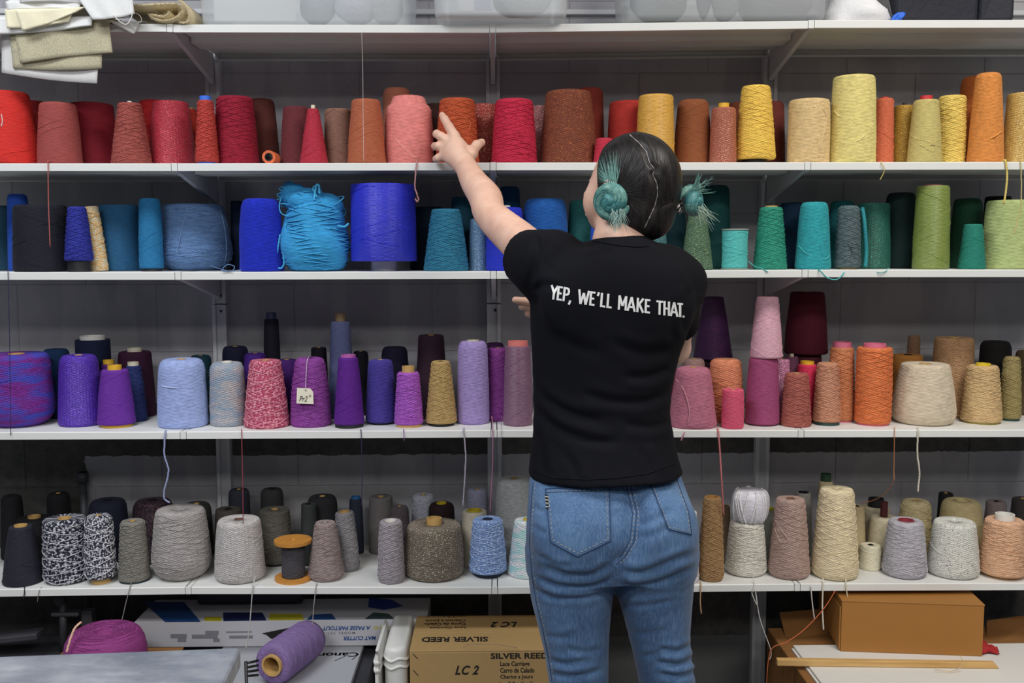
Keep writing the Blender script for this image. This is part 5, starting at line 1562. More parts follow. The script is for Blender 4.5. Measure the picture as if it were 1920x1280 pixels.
for pp in (c_br, c_bl, c_fl, c_fr):
    q = pp.lerp((c_br + c_fl) / 2, .10)
    MB().tube([(q.x - base.x, q.y - base.y, 0), (q.x - base.x, q.y - base.y, ZT - .036)], .018, 12).build('leg', plain('steel_leg', (120, 122, 126), .4, .6), tb, smooth=True)

# right: cardboard tray, white boards, box, stick
zs = .34
cl = PZ(1487, 1209, zs)
XB0, XB1, YB0, YB1 = cl.x, cl.x + .80, 2.16, cl.y
tr_base = Vector(((XB0 + XB1) / 2, (YB0 + YB1) / 2, .001))
tr = empty('open_carton', tr_base, 'large brown carton with raised flaps under the white boards', 'box')
zc3 = zs - .0125
MB().box((-.012, .06, zc3 / 2), (XB1 - XB0 + .03, YB1 - YB0 + .18, zc3)).build('carton_body', CARD_BROWN, tr, bevel=.003)
a, b, c, d_ = P(1470, 1215, 2.60), P(1455, 1160, 2.70), P(1580, 1130, 2.72), P(1585, 1205, 2.62)
MB().prism([p - tr_base for p in (P(1478, 1212, 2.56), P(1574, 1204, 2.60), P(1576, 1140, 2.70), P(1462, 1150, 2.70))], (0, .004, .002)).build('flap', CARD_BROWN, tr)
MB().prism([p - tr_base for p in (P(1850, 1222, 2.52), P(1960, 1205, 2.56), P(1960, 1150, 2.66), P(1852, 1165, 2.66))], (0, .004, .002)).build('flap', CARD_BROWN, tr)
for q, (off, zz) in enumerate(((-.006, zs - .0122), (.0, zs - .006))):
    o = MB().box((0, 0, .003), (XB1 - XB0, YB1 - YB0, .0056)).build('white_board', plain('white_board', (222, 220, 214), .6, var=.03), None, Vector(((XB0 + XB1) / 2 + off, (YB0 + YB1) / 2 + off, zz + .0002)), bevel=.0008)
    tag(o, ('lower' if q == 0 else 'upper') + ' white foam board of the two lying under the cardboard box', 'board', 'white boards')
# closed box
bl_ = PZ(1576, 1221, zs); br_ = PZ(1822, 1230, zs)
e = (br_ - bl_); w = e.length * 1.08; e.normalize()
n_ = Vector((-e.y, e.x, 0))
hz = P(1579, 1125, bl_.y).z - zs
base = Vector((bl_.x, bl_.y, zs + .0004))
bx_ = empty('cardboard_box', base, 'closed brown cardboard box on the white boards', 'box')
dep = .26
KRAFT = plain('kraft_box', (164, 112, 50), .7, var=.05, nscale=20, bump=.1)
q0 = [Vector((0, 0, 0)), e * w, e * w + n_ * dep, n_ * dep]
MB().hexa([p for p in q0] + [p + up_ * (hz - .004) for p in q0]).build('carton_body', KRAFT, bx_, bevel=.0015)
q1 = [Vector((0, 0, 0)) - e * .001 - n_ * .001, e * (w + .001) - n_ * .001, e * (w + .001) + n_ * dep * .5, n_ * dep * .5 - e * .001]
MB().hexa([p + up_ * (hz - .004) for p in q1] + [p + up_ * hz for p in q1]).build('flap', KRAFT, bx_, bevel=.001)
q1 = [n_ * dep * .503 - e * .001, e * (w + .001) + n_ * dep * .503, e * (w + .001) + n_ * dep, n_ * dep - e * .001]
MB().hexa([p + up_ * (hz - .004) for p in q1] + [p + up_ * hz for p in q1]).build('flap', KRAFT, bx_, bevel=.001)
q1 = [-e * .004 + n_ * .004, -e * .0008 + n_ * .004, -e * .0008 + n_ * (dep - .004), -e * .004 + n_ * (dep - .004)]
MB().hexa([p + up_ * .004 for p in q1] + [p + up_ * (hz * .86) for p in q1]).build('side_flap', KRAFT, bx_)
# wooden stick
a = PZ(1456, 1240, zs + .009); b = PZ(1872, 1245, zs + .009)
e = (b - a); L = e.length; e.normalize()
base = Vector((a.x, a.y, zs + .0006))
rot = Matrix.Rotation(math.atan2(e.y, e.x), 3, 'Z')
MBs = MB().hexa([(0, -.008, 0), (L, -.008, 0), (L, .008, 0), (0, .008, 0), (.0, -.008, .017), (L - .012, -.006, .015), (L - .012, .008, .015), (0, .008, .017)])
MBs.v = [rot @ p for p in MBs.v]
def wood_mat():
    t = NT('raw_pine')
    co = t.coord()
    t.l(t.ramp(t.noise(t.scaled(co, (4, 120, 120)), 1.0, 4), [(.3, lin((190, 146, 84))), (.7, lin((214, 176, 116)))]), t.b.inputs['Base Color'])
    t.b.inputs['Roughness'].default_value = .7
    return t.m
o = MBs.build('wooden_stick', wood_mat(), None, base, bevel=.002)
tag(o, 'square pine stick lying across the white boards', 'stick')
# red scrap behind the stick
p = PZ(1850, 1232, zs); p.z = zs + .014
g = random.Random(6)
V = []; F = []
nx, ny = 18, 10
for j in range(ny + 1):
    for i in range(nx + 1):
        s_, t_ = i / nx - .5, j / ny - .5
        env = max(0, 1 - (2 * s_) ** 2) * max(0, 1 - (2 * t_) ** 2)
        V.append(Vector((s_ * .085 + .004 * math.sin(9 * t_ + 4 * s_), t_ * .040 + .004 * math.sin(11 * s_), .003 + env ** .5 * (.016 + .007 * math.sin(16 * s_ + 3 * t_) + .005 * math.sin(23 * t_ - 9 * s_)) + .002 * g.random())))
for j in range(ny):
    for i in range(nx):
        a_ = j * (nx + 1) + i
        F.append([a_, a_ + 1, a_ + nx + 2, a_ + nx + 1])
o = link('red_scrap', mesh('red_scrap', V, F), plain('red_cloth', (164, 30, 34), .8, bump=.4), None, Vector((p.x, p.y + .034, zs + .0008)))
so_ = o.modifiers.new('thickness', 'SOLIDIFY'); so_.thickness = .0015
tag(o, 'crumpled red cloth scrap at the right end of the stick', 'cloth scrap')
thread([(1800, 1230, 2.35), (1806, 1240, 2.338), (1798, 1252, 2.335), (1780, 1258, 2.33), (1752, 1254, 2.335)], 2.34, .0009, (206, 180, 130), 'loose straw-coloured thread looped on the pine stick')
# ------------------------------------------------------------------ the person, grown from blended distance fields
class Field:
    def __init__(s, lo, hi, h):
        s.lo = np.array(lo, float); s.h = h
        n = np.ceil((np.array(hi) - s.lo) / h).astype(int) + 1
        s.ax = [s.lo[i] + h * np.arange(n[i]) for i in range(3)]
        s.F = np.full(n, 1.0, dtype=np.float32)
    def region(s, lo, hi):
        sl = []
        for i in range(3):
            a = max(0, int((lo[i] - s.lo[i]) / s.h)); b = min(len(s.ax[i]), int((hi[i] - s.lo[i]) / s.h) + 2)
            sl.append(slice(a, max(b, a)))
        X = s.ax[0][sl[0]][:, None, None]; Y = s.ax[1][sl[1]][None, :, None]; Z = s.ax[2][sl[2]][None, None, :]
        return tuple(sl), X, Y, Z
    def add(s, sl, d, k, mode='u'):
        A = s.F[sl]
        if A.size == 0:
            return
        d = d.astype(np.float32)
        if mode == 'u':
            hh = np.clip(.5 + .5 * (A - d) / k, 0, 1)
            s.F[sl] = A + (d - A) * hh - k * hh * (1 - hh)
        else:
            d = -d
            hh = np.clip(.5 - .5 * (A - d) / k, 0, 1)
            s.F[sl] = A + (d - A) * hh + k * hh * (1 - hh)
    def cone(s, a, b, ra, rb, k=.01, mode='u'):
        a = np.array(a); b = np.array(b); m = max(ra, rb) + 2.5 * k + .012
        sl, X, Y, Z = s.region(np.minimum(a, b) - m, np.maximum(a, b) + m)
        ba = b - a; L = float(ba @ ba)
        t = np.clip(((X - a[0]) * ba[0] + (Y - a[1]) * ba[1] + (Z - a[2]) * ba[2]) / max(L, 1e-9), 0, 1)
        d = np.sqrt((X - a[0] - t * ba[0]) ** 2 + (Y - a[1] - t * ba[1]) ** 2 + (Z - a[2] - t * ba[2]) ** 2) - (ra + (rb - ra) * t)
        s.add(sl, d, k, mode)
    def chain(s, pts, rad, k=.01):
        for i in range(len(pts) - 1):
            s.cone(pts[i], pts[i + 1], rad[i], rad[i + 1], k)
    def ell(s, c, r, rot=None, k=.01, mode='u'):
        c = np.array(c); m = max(r) + 2.5 * k + .012
        sl, X, Y, Z = s.region(c - m, c + m)
        dx, dy, dz = X - c[0], Y - c[1], Z - c[2]
        M = np.eye(3) if rot is None else np.array(rot).T      # columns of rot are the axes
        u = M[0, 0] * dx + M[0, 1] * dy + M[0, 2] * dz
        v = M[1, 0] * dx + M[1, 1] * dy + M[1, 2] * dz
        w = M[2, 0] * dx + M[2, 1] * dy + M[2, 2] * dz
        k0 = np.sqrt((u / r[0]) ** 2 + (v / r[1]) ** 2 + (w / r[2]) ** 2)
        k1 = np.sqrt((u / r[0] ** 2) ** 2 + (v / r[1] ** 2) ** 2 + (w / r[2] ** 2) ** 2)
        s.add(sl, k0 * (k0 - 1) / np.maximum(k1, 1e-6), k, mode)
    def loft(s, rows, k=.01, n=2.4, shear=0.0, grow=0.0, zcut=None):
        """rows: (z, x0, x1, yc, b) from low to high; cross sections are superellipses"""
        rows = sorted(rows)
        z = np.array([r[0] for r in rows]); zz = s.ax[2]
        f = lambda j: np.interp(zz, z, np.array([r[j] for r in rows]))
        x0, x1, yc, b = f(1), f(2), f(3), f(4)
        def sm(a):
            w = max(1, int(.012 / s.h)); ker = np.ones(2 * w + 1) / (2 * w + 1)
            return np.convolve(np.pad(a, w, mode='edge'), ker, 'valid')
        x0, x1, yc, b = sm(x0), sm(x1), sm(yc), sm(b)
        cx = (x0 + x1) / 2; a = (x1 - x0) / 2 + grow; b = b + grow
        lo = [float(x0.min()) - .05, float((yc - b).min()) - .07, rows[0][0] - .03]; hi = [float(x1.max()) + .05, float((yc + b).max()) + .07, rows[-1][0] + .03]
        sl, X, Y, Z = s.region(lo, hi)
        zi = sl[2]
        cx, a, yc, b = cx[zi][None, None], a[zi][None, None], yc[zi][None, None], b[zi][None, None]
        u = np.abs(X - cx) / a; v = np.abs(Y - (yc + shear * (X - cx))) / b
        q = (u ** n + v ** n) ** (1 / n)
        d = (q - 1) * np.minimum(a, b) * .9
        z_lo = rows[0][0]; z_hi = rows[-1][0]
        d = np.maximum(d, np.maximum(z_lo - Z, Z - z_hi))
        s.add(sl, d, k)
    def cut(s, p, nrm, k=.004):
        """keep the side behind the plane"""
        X = s.ax[0][:, None, None]; Y = s.ax[1][None, :, None]; Z = s.ax[2][None, None, :]
        d = ((X - p[0]) * nrm[0] + (Y - p[1]) * nrm[1] + (Z - p[2]) * nrm[2]).astype(np.float32)
        s.F = np.maximum(s.F, d)
    def surface(s):
        F = s.F; n = F.shape
        ins = F < 0
        c8 = [ins[i:n[0] - 1 + i, j:n[1] - 1 + j, k:n[2] - 1 + k] for i in (0, 1) for j in (0, 1) for k in (0, 1)]
        tot = sum(c.astype(np.int8) for c in c8)
        act = (tot > 0) & (tot < 8)
        idx = np.argwhere(act)
        cid = np.full(act.shape, -1, dtype=np.int32); cid[act] = np.arange(len(idx))
        offs = [(i, j, k) for i in (0, 1) for j in (0, 1) for k in (0, 1)]
        val = {o: F[idx[:, 0] + o[0], idx[:, 1] + o[1], idx[:, 2] + o[2]] for o in offs}
        acc = np.zeros((len(idx), 3)); cnt = np.zeros(len(idx))
        for a in offs:
            for ax_ in range(3):
                if a[ax_] == 0:
                    b = list(a); b[ax_] = 1; b = tuple(b)
                    va, vb = val[a], val[b]
                    cr = (va < 0) != (vb < 0)
                    t = np.where(cr, va / np.where(cr, va - vb, 1), 0)
                    p = np.array(a, float)[None, :].repeat(len(idx), 0); p[:, ax_] += t
                    acc[cr] += p[cr]; cnt[cr] += 1
        V = s.lo + s.h * (idx + acc / cnt[:, None])
        Q = []
        for ax_ in range(3):
            o1, o2 = [(1, 2), (2, 0), (0, 1)][ax_]
            A = [slice(None)] * 3; B = [slice(None)] * 3
            A[ax_] = slice(0, n[ax_] - 1); B[ax_] = slice(1, n[ax_])
            ia, ib = ins[tuple(A)], ins[tuple(B)]
            e = np.argwhere(ia != ib)
            ok = (e[:, o1] > 0) & (e[:, o2] > 0) & (e[:, o1] < n[o1] - 1) & (e[:, o2] < n[o2] - 1)
            e = e[ok]
            sg = ia[e[:, 0], e[:, 1], e[:, 2]]
            def cell(d1, d2):
                q = e.copy(); q[:, o1] -= d1; q[:, o2] -= d2
                return cid[q[:, 0], q[:, 1], q[:, 2]]
            c00, c10, c11, c01 = cell(1, 1), cell(0, 1), cell(0, 0), cell(1, 0)
            quad = np.stack([c00, c10, c11, c01], 1)
            quad[~sg] = quad[~sg][:, ::-1]
            Q.append(quad)
        Q = np.concatenate(Q)
        return V, Q
def relax(V, Q, n=2, lam=.5):
    A = np.concatenate([Q[:, i] for i in range(4)] + [Q[:, (i + 1) % 4] for i in range(4)])
    B = np.concatenate([Q[:, (i + 1) % 4] for i in range(4)] + [Q[:, i] for i in range(4)])
    C = np.maximum(np.bincount(A, minlength=len(V)), 1)[:, None]
    for _ in range(n):
        S = np.stack([np.bincount(A, weights=V[B, j], minlength=len(V)) for j in range(3)], 1)
        V = V + lam * (S / C - V)
    return V
def normals(V, Q):
    n = np.cross(V[Q[:, 2]] - V[Q[:, 0]], V[Q[:, 3]] - V[Q[:, 1]])
    A = Q.T.ravel(); n4 = np.concatenate([n] * 4)
    N = np.stack([np.bincount(A, weights=n4[:, j], minlength=len(V)) for j in range(3)], 1)
    return N / np.maximum(np.linalg.norm(N, axis=1), 1e-9)[:, None]
def bvh_of(V, Q):
    return BVHTree.FromPolygons([tuple(v) for v in V], [tuple(int(i) for i in q) for q in Q])
def hit(bvh, px, py):
    d = ray(px, py).normalized()
    loc, nrm, i, dist = bvh.ray_cast(CAM_LOC, d)
    return loc, nrm
def seg_dist(p, poly):
    best = np.full(len(p), 1e9); sgn = np.zeros(len(p)); tt = np.zeros(len(p))
    m = len(poly) - 1
    for i in range(m):
        a = np.array(poly[i], float); b = np.array(poly[i + 1], float)
        ba = b - a
        t = np.clip(((p - a) @ ba) / (ba @ ba), 0, 1)
        q = p - a - t[:, None] * ba
        d = np.linalg.norm(q, axis=1)
        s_ = np.sign(ba[0] * q[:, 1] - ba[1] * q[:, 0])
        u = d < best
        best[u] = d[u]; sgn[u] = s_[u]; tt[u] = (i + t[u]) / m
    return best, sgn, tt
def crease(V, N, lines):
    """press folds into a garment: each line is (points, depth in m, half width in px)"""
    view = V - np.array(CAM_LOC)
    face = (N * view).sum(1) < 0
    px = project_np(V)
    disp = np.zeros(len(V))
    for pts, dep, w in lines:
        pts = [tuple(p)[:2] for p in smooth_path([(a, b, 0) for a, b in pts], 6)] if len(pts) > 2 else pts
        xs = [p[0] for p in pts]; ys = [p[1] for p in pts]
        near = face & (px[:, 0] > min(xs) - 5 * w) & (px[:, 0] < max(xs) + 5 * w) & (px[:, 1] > min(ys) - 5 * w) & (px[:, 1] < max(ys) + 5 * w)
        ii = np.nonzero(near)[0]
        if len(ii) == 0:
            continue
        d, sg, t = seg_dist(px[ii], pts)
        fade = np.clip(np.minimum(t, 1 - t) * 5 + .15, 0, 1)
        sd = d * sg
        disp[ii] += dep * fade * (-np.exp(-(sd / w) ** 2) + .75 * np.exp(-((sd + 2.1 * w) / (1.3 * w)) ** 2) + .35 * np.exp(-((sd - 2.1 * w) / (1.3 * w)) ** 2))
    return V + N * disp[:, None]

YP = 2.0
FEET = Vector((P(1150, 1200, YP).x, YP, 0.0015))
person = empty('person', FEET, 'person seen from behind in black lettered t-shirt and blue jeans, reaching for the rust-orange cone', 'person')
def zat(py, Y=YP):
    return P(1150, py, Y).z
def xat(px, py, Y=YP):
    return P(px, py, Y).x
def prow(py, l, r, yc, b):
    return (zat(py, yc), xat(l, py, yc), xat(r, py, yc), yc, b)
def put(name, V, Q, m, parent=person):
    o = link(name, mesh_np(name, V - np.array(FEET), Q), m, parent)
    return o

# ---- materials
def skin_mat():
    t = NT('skin')
    co = t.coord()
    f = t.noise(co, 22, 4)
    t.l(t.ramp(f, [(.3, lin((214, 168, 146))), (.7, lin((232, 192, 170)))]), t.b.inputs['Base Color'])
    t.b.inputs['Roughness'].default_value = .5
    t.b.inputs['Subsurface Weight'].default_value = .12
    t.b.inputs['Subsurface Radius'].default_value = (.012, .005, .003)
    t.bump(t.noise(co, 260, 3), .08, .001)
    return t.m
SKIN = skin_mat()
def shirt_mat():
    t = NT('black_cotton')
    co = t.coord()
    t.l(t.ramp(t.noise(co, 9, 3), [(.3, lin((6, 7, 14))), (.7, lin((11, 12, 20)))]), t.b.inputs['Base Color'])
    t.b.inputs['Roughness'].default_value = .9
    t.b.inputs['Specular IOR Level'].default_value = .2
    t.bump(t.noise(co, 700, 2), .15, .0006)
    return t.m
def denim_mat():
    t = NT('blue_denim')
    co = t.coord()
    big = t.noise(co, 6.5, 4, .6)
    slub = t.noise(t.scaled(co, (420, 420, 40)), 1.0, 3)
    tw = t.noise(t.scaled(co, (900, 900, 900)), 1.0, 1)
    base = t.ramp(big, [(.28, lin((42, 70, 106))), (.5, lin((58, 91, 132))), (.72, lin((84, 120, 160)))])
    base = t.mix(t.math('MULTIPLY', t.step(slub, .4, .7), .22), base, lin((150, 178, 206)))
    base = t.mix(t.math('MULTIPLY', t.step(tw, .45, .7), .18), base, lin((40, 66, 104)))
    t.l(base, t.b.inputs['Base Color'])
    t.b.inputs['Roughness'].default_value = .82
    t.b.inputs['Sheen Weight'].default_value = .12
    t.bump(slub, .25, .0008)
    return t.m
def hair_mat():
    t = NT('dark_hair')
    co = t.coord()
    f = t.noise(t.scaled(co, (150, 60, 25)), 1.0, 4)
    t.l(t.ramp(f, [(.3, lin((20, 18, 18))), (.7, lin((44, 40, 39)))]), t.b.inputs['Base Color'])
    t.b.inputs['Roughness'].default_value = .42
    t.b.inputs['Specular IOR Level'].default_value = .3
    t.bump(f, .5, .002)
    return t.m
def teal_mat(name, a, b):
    t = NT(name)
    co = t.coord()
    f = t.noise(t.scaled(co, (80, 80, 80)), 1.6, 4)
    t.l(t.ramp(f, [(.3, lin(a)), (.7, lin(b))]), t.b.inputs['Base Color'])
    t.b.inputs['Roughness'].default_value = .45
    t.bump(t.noise(t.scaled(co, (300, 300, 60)), 1.0, 2), .4, .001)
    return t.m
SHIRT, DENIM, HAIR = shirt_mat(), denim_mat(), hair_mat()
TEAL = teal_mat('teal_hair', (72, 124, 120), (128, 174, 160))
TEAL_D = teal_mat('deep_teal_hair', (44, 106, 112), (86, 148, 146))

# ---- jeans
HIP = [(858, 1004, 1262, 2.0, .104), (884, 998, 1272, 2.0, .112), (900, 992, 1278, 1.995, .118), (916, 991, 1284, 1.99, .124), (952, 989, 1298, 1.985, .132), (991, 987, 1305, 1.98, .138), (1014, 986, 1307, 1.98, .136), (1044, 989, 1303, 1.985, .126), (1064, 992, 1299, 1.99, .115)]
jf = Field((xat(940, 1000), 1.78, .05), (xat(1350, 1000), 2.20, zat(846)), .0036)
jf.loft([prow(*r) for r in HIP], .01, 2.5)
LEGL = [(1030, 990, 1155, 1.985, .118), (1063, 990, 1152, 1.985, .112), (1100, 993, 1149, 1.99, .104), (1122, 996, 1147, 1.99, .100), (1172, 1009, 1142, 1.992, .092), (1221, 1021, 1140, 1.995, .084), (1280, 1030, 1140, 2.0, .076), (1330, 1036, 1138, 2.0, .072), (1400, 1034, 1134, 2.02, .074), (1480, 1042, 1128, 2.03, .068), (1600, 1058, 1122, 2.03, .052), (1670, 1064, 1120, 2.03, .05)]
LEGR = [(1030, 1146, 1302, 1.985, .118), (1063, 1150, 1300, 1.985, .110), (1106, 1155, 1297, 1.99, .100), (1155, 1169, 1293, 1.99, .092), (1188, 1178, 1291, 1.992, .088), (1237, 1190, 1295, 1.995, .082), (1280, 1199, 1302, 2.0, .076), (1330, 1204, 1302, 2.0, .072), (1400, 1206, 1300, 2.02, .074), (1480, 1212, 1296, 2.03, .068), (1600, 1226, 1288, 2.03, .052), (1670, 1230, 1286, 2.03, .05)]
jf.loft([prow(*r) for r in LEGL], .016, 2.2)
jf.loft([prow(*r) for r in LEGR], .016, 2.2)
for (px, py, rx, ry, rz) in ((1082, 1000, .082, .066, .076), (1237, 992, .070, .064, .074)):
    c = P(px, py, 1.905); jf.ell(c, (rx, ry, rz), None, .03)
JV, JQ = jf.surface()
JV = relax(JV, JQ, 3, .5)
JN = normals(JV, JQ)
JV = crease(JV, JN, [
    ([(1178, 904), (1192, 960), (1187, 1015), (1170, 1045), (1153, 1060)], .010, 16),
    ([(1020, 1058), (1060, 1076), (1110, 1077), (1146, 1055)], .0045, 6),
    ([(1004, 1082), (1050, 1098), (1110, 1098), (1148, 1080)], .0040, 5.5),
    ([(1002, 1103), (1040, 1121), (1100, 1120), (1142, 1104)], .0035, 5),
    ([(1010, 1040), (1040, 1056), (1075, 1062)], .0025, 5),
    ([(1160, 1072), (1220, 1066), (1300, 1036)], .0045, 6.5),
    ([(1164, 1094), (1230, 1092), (1298, 1064)], .0040, 5.5),
    ([(1166, 1133), (1210, 1136), (1260, 1126)], .0025, 5),
    ([(1200, 985), (1230, 975), (1262, 955)], .0022, 7), ([(1196, 1010), (1228, 1000), (1255, 985)], .0018, 7),
    ([(1215, 920), (1200, 935), (1192, 950)], .0020, 6),
    ([(1000, 948), (1012, 956), (1024, 960)], .0018, 5), ([(996, 985), (1012, 995), (1026, 1000)], .0018, 5),
    ([(1236, 1216), (1270, 1220), (1300, 1206)], .0035, 5), ([(1230, 1240), (1270, 1246), (1304, 1232)], .0045, 5.5), ([(1236, 1262), (1275, 1268), (1310, 1256)], .0045, 5.5), ([(1200, 1230), (1230, 1226), (1250, 1215)], .0025, 5),
    ([(1030, 1236), (1060, 1244), (1100, 1238)], .0028, 5), ([(1034, 1262), (1080, 1268), (1132, 1254)], .0040, 5.5), ([(1060, 1215), (1095, 1222), (1130, 1216)], .0020, 5),
    ([(1024, 1190), (1050, 1196), (1080, 1190)], .0018, 6), ([(1180, 1180), (1210, 1188), (1250, 1180)], .0018, 6),
])
jeans = put('jeans', JV, JQ, DENIM)
JB = bvh_of(JV, JQ)
def on_surface(B, pts, off, dens=2.0):
    """pixel polyline laid on a garment"""
    out = []
    for (a, b) in zip(pts[:-1], pts[1:]):
        n = max(2, int(math.hypot(b[0] - a[0], b[1] - a[1]) / dens))
        for i in range(n):
            p = (a[0] + (b[0] - a[0]) * i / n, a[1] + (b[1] - a[1]) * i / n)
            loc, nrm = hit(B, *p)
            if loc is not None:
                out.append(loc + nrm * off - FEET)
    loc, nrm = hit(B, *pts[-1])
    if loc is not None:
        out.append(loc + nrm * off - FEET)
    return out
STITCH = plain('pale_stitching', (168, 160, 140), .8)
STITCH_D = plain('dark_stitching', (38, 62, 100), .8)
def pocket(poly, nm='back_pocket'):
    """a patch of denim laid on the seat, 2 mm proud"""
    xs = [p[0] for p in poly]; ys = [p[1] for p in poly]
    def inside(x, y):
        c = False
        for (x0, y0), (x1, y1) in zip(poly, poly[1:] + poly[:1]):
            if (y0 > y) != (y1 > y) and x < (x1 - x0) * (y - y0) / (y1 - y0) + x0:
                c = not c
        return c
    # rows between left and right edges
    V = []; F = []; n = 26; m_ = 26
    rows_ = []
    for j in range(m_ + 1):
        y = min(ys) + .01 + (max(ys) - min(ys) - .02) * j / m_
        xi = []
        for (x0, y0), (x1, y1) in zip(poly, poly[1:] + poly[:1]):
            if (y0 > y) != (y1 > y):
                xi.append((x1 - x0) * (y - y0) / (y1 - y0) + x0)
        if len(xi) >= 2:
            rows_.append((y, min(xi), max(xi)))
    for (y, a, b) in rows_:
        for i in range(n + 1):
            x = a + (b - a) * i / n
            loc, nrm = hit(JB, x, y)
            if loc is None:
                loc = V[-1] + FEET if V else Vector(P(x, y, 1.9)); nrm = Vector((0, -1, 0)); V.append(loc - FEET); continue
            edge = min(i, n - i) / 3.0
            V.append(loc + nrm * (.0022 if edge >= .3 else .0004) - FEET)
    W = n + 1
    for j in range(len(rows_) - 1):
        for i in range(n):
            a = j * W + i
            F.append([a, a + W, a + W + 1, a + 1])
    return link(nm, mesh(nm, V, F), DENIM, jeans)
PKL = [(1022, 915), (1144, 911), (1147, 1014), (1083, 1044), (1031, 1016)]
PKR = [(1214, 896), (1262, 884), (1290, 960), (1296, 1003), (1252, 993)]
for PK in (PKL, PKR):
    pocket(PK)
    cx_ = sum(p[0] for p in PK) / len(PK); cy_ = sum(p[1] for p in PK) / len(PK)
    inn = [(a + (cx_ - a) * .03, b + (cy_ - b) * .03) for a, b in PK]
    inn2 = [(a + (cx_ - a) * .12, b + (cy_ - b) * .12) for a, b in PK]
    for q, line in enumerate((inn, inn2)):
        pts = on_surface(JB, line + line[:1], .0027, 2)
        if q == 0:
            MB().tube(pts, .0008, 5).build('pocket_seam', STITCH_D, jeans, smooth=True)
        else:
            mb = MB()
            for i in range(0, len(pts) - 3, 4):
                mb.tube(pts[i:i + 3], .0006, 4)
            mb.build('stitching', STITCH, jeans, kind='stuff')
    top = on_surface(JB, [(PK[0][0] + 2, PK[0][1] + 9), (PK[1][0] - 3, PK[1][1] + 9)], .0026, 2)
    MB().tube(top, .0006, 5).build('pocket_seam', STITCH_D, jeans, smooth=True)
# striped label on the left pocket
for i in range(9):
    y = 929 + i * 3.1
    pts = on_surface(JB, [(1024 + i * .15, y), (1029 + i * .15, y + .3)], .0034, 1.2)
    if len(pts) > 1:
        MB().tube(pts, .0010, 4).build('pocket_label_stripe', plain('label_black', (26, 24, 24), .7) if i % 2 == 0 else plain('label_cream', (206, 190, 150), .7), jeans)
for line, dash in (([(1180, 902), (1194, 962), (1189, 1014), (1172, 1044), (1155, 1058)], True), ([(1172, 902), (1186, 962), (1181, 1012), (1164, 1042)], True),
                   ([(1000, 905), (995, 960), (993, 1020), (998, 1080), (1006, 1130), (1018, 1180), (1028, 1230), (1035, 1276)], True)):
    pts = on_surface(JB, line, .0004, 2)
    mb = MB(); mb.tube(pts, .0008, 5); mb.build('seam', STITCH_D, jeans, smooth=True)
    pts = on_surface(JB, [(a + 4, b) for a, b in line], .0005, 2)
    mb = MB()
    for i in range(0, len(pts) - 3, 4):
        mb.tube(pts[i:i + 3], .0006, 4)
    mb.build('stitching', STITCH, jeans, kind='stuff')
mb = MB()

# ---- t-shirt
SH = [(442, 1128, 1208, 1.985, .052), (452, 1108, 1222, 1.983, .066), (466, 1070, 1240, 1.983, .080), (482, 1034, 1264, 1.983, .092), (505, 1004, 1292, 1.985, .103), (530, 996, 1302, 1.988, .110), (556, 994, 1303, 1.99, .113), (610, 995, 1287, 1.995, .115), (660, 998, 1270, 2.0, .112), (712, 1000, 1257, 2.0, .108), (760, 1002, 1251, 2.0, .106), (802, 1001, 1256, 2.0, .111), (850, 997, 1266, 1.995, .124), (880, 993, 1275, 1.99, .133), (896, 991, 1280, 1.99, .136)]
S_L = P(1018, 494, 1.99); E_L = P(921, 404, 2.205); W_L = P(874, 312, 2.39)
SL_END = P(963, 474, 2.095)
S_R = P(1270, 528, 1.99); E_R = P(1262, 652, 2.15); SR_END = P(1270, 604, 2.08)
tf = Field((xat(915, 600), 1.80, zat(912)), (xat(1345, 600), 2.24, zat(415)), .0034)
tf.loft([prow(*r) for r in SH], .012, 2.35, shear=-.10)
tf.cone(S_L, SL_END, .060, .058, .03)
tf.cone(P(1045, 486, 1.985), S_L, .056, .060, .03)
tf.cone(S_R, SR_END, .050, .046, .03)
tf.cone(P(1248, 507, 1.985), S_R, .052, .050, .03)
# shoulder blades
tf.ell(P(1085, 560, 1.915), (.07, .03, .07), None, .03)
tf.ell(P(1225, 570, 1.915), (.06, .028, .07), None, .03)
dirL = (SL_END - S_L).normalized(); dirL = (dirL + Vector((-.25, -.1, .10))).normalized()
dirR = (SR_END - S_R).normalized()
# sleeve openings: cut square, then hollowed
tf.cone(SL_END + dirL * .03, SL_END + dirL * .12, .10, .12, .002, 's')
tf.F = tf.F
def sleeve_cut(f, c, d, rad):
    X = f.ax[0][:, None, None]; Y = f.ax[1][None, :, None]; Z = f.ax[2][None, None, :]
    s_ = (X - c[0]) * d[0] + (Y - c[1]) * d[1] + (Z - c[2]) * d[2]
    r2 = np.sqrt(np.maximum((X - c[0]) ** 2 + (Y - c[1]) ** 2 + (Z - c[2]) ** 2 - s_ ** 2, 0))
    reach = (r2 < rad * 2.2) & (s_ > 0) & (s_ < .2)
    f.F = np.where(reach, np.maximum(f.F, s_.astype(np.float32)), f.F)
sleeve_cut(tf, SL_END + dirL * .016, dirL, .06)
tf.cone(SL_END - dirL * .012, SL_END + dirL * .06, .047, .052, .004, 's')
sleeve_cut(tf, SR_END + dirR * .02, dirR, .055)
tf.cone(SR_END - dirR * .01, SR_END + dirR * .06, .040, .044, .004, 's')
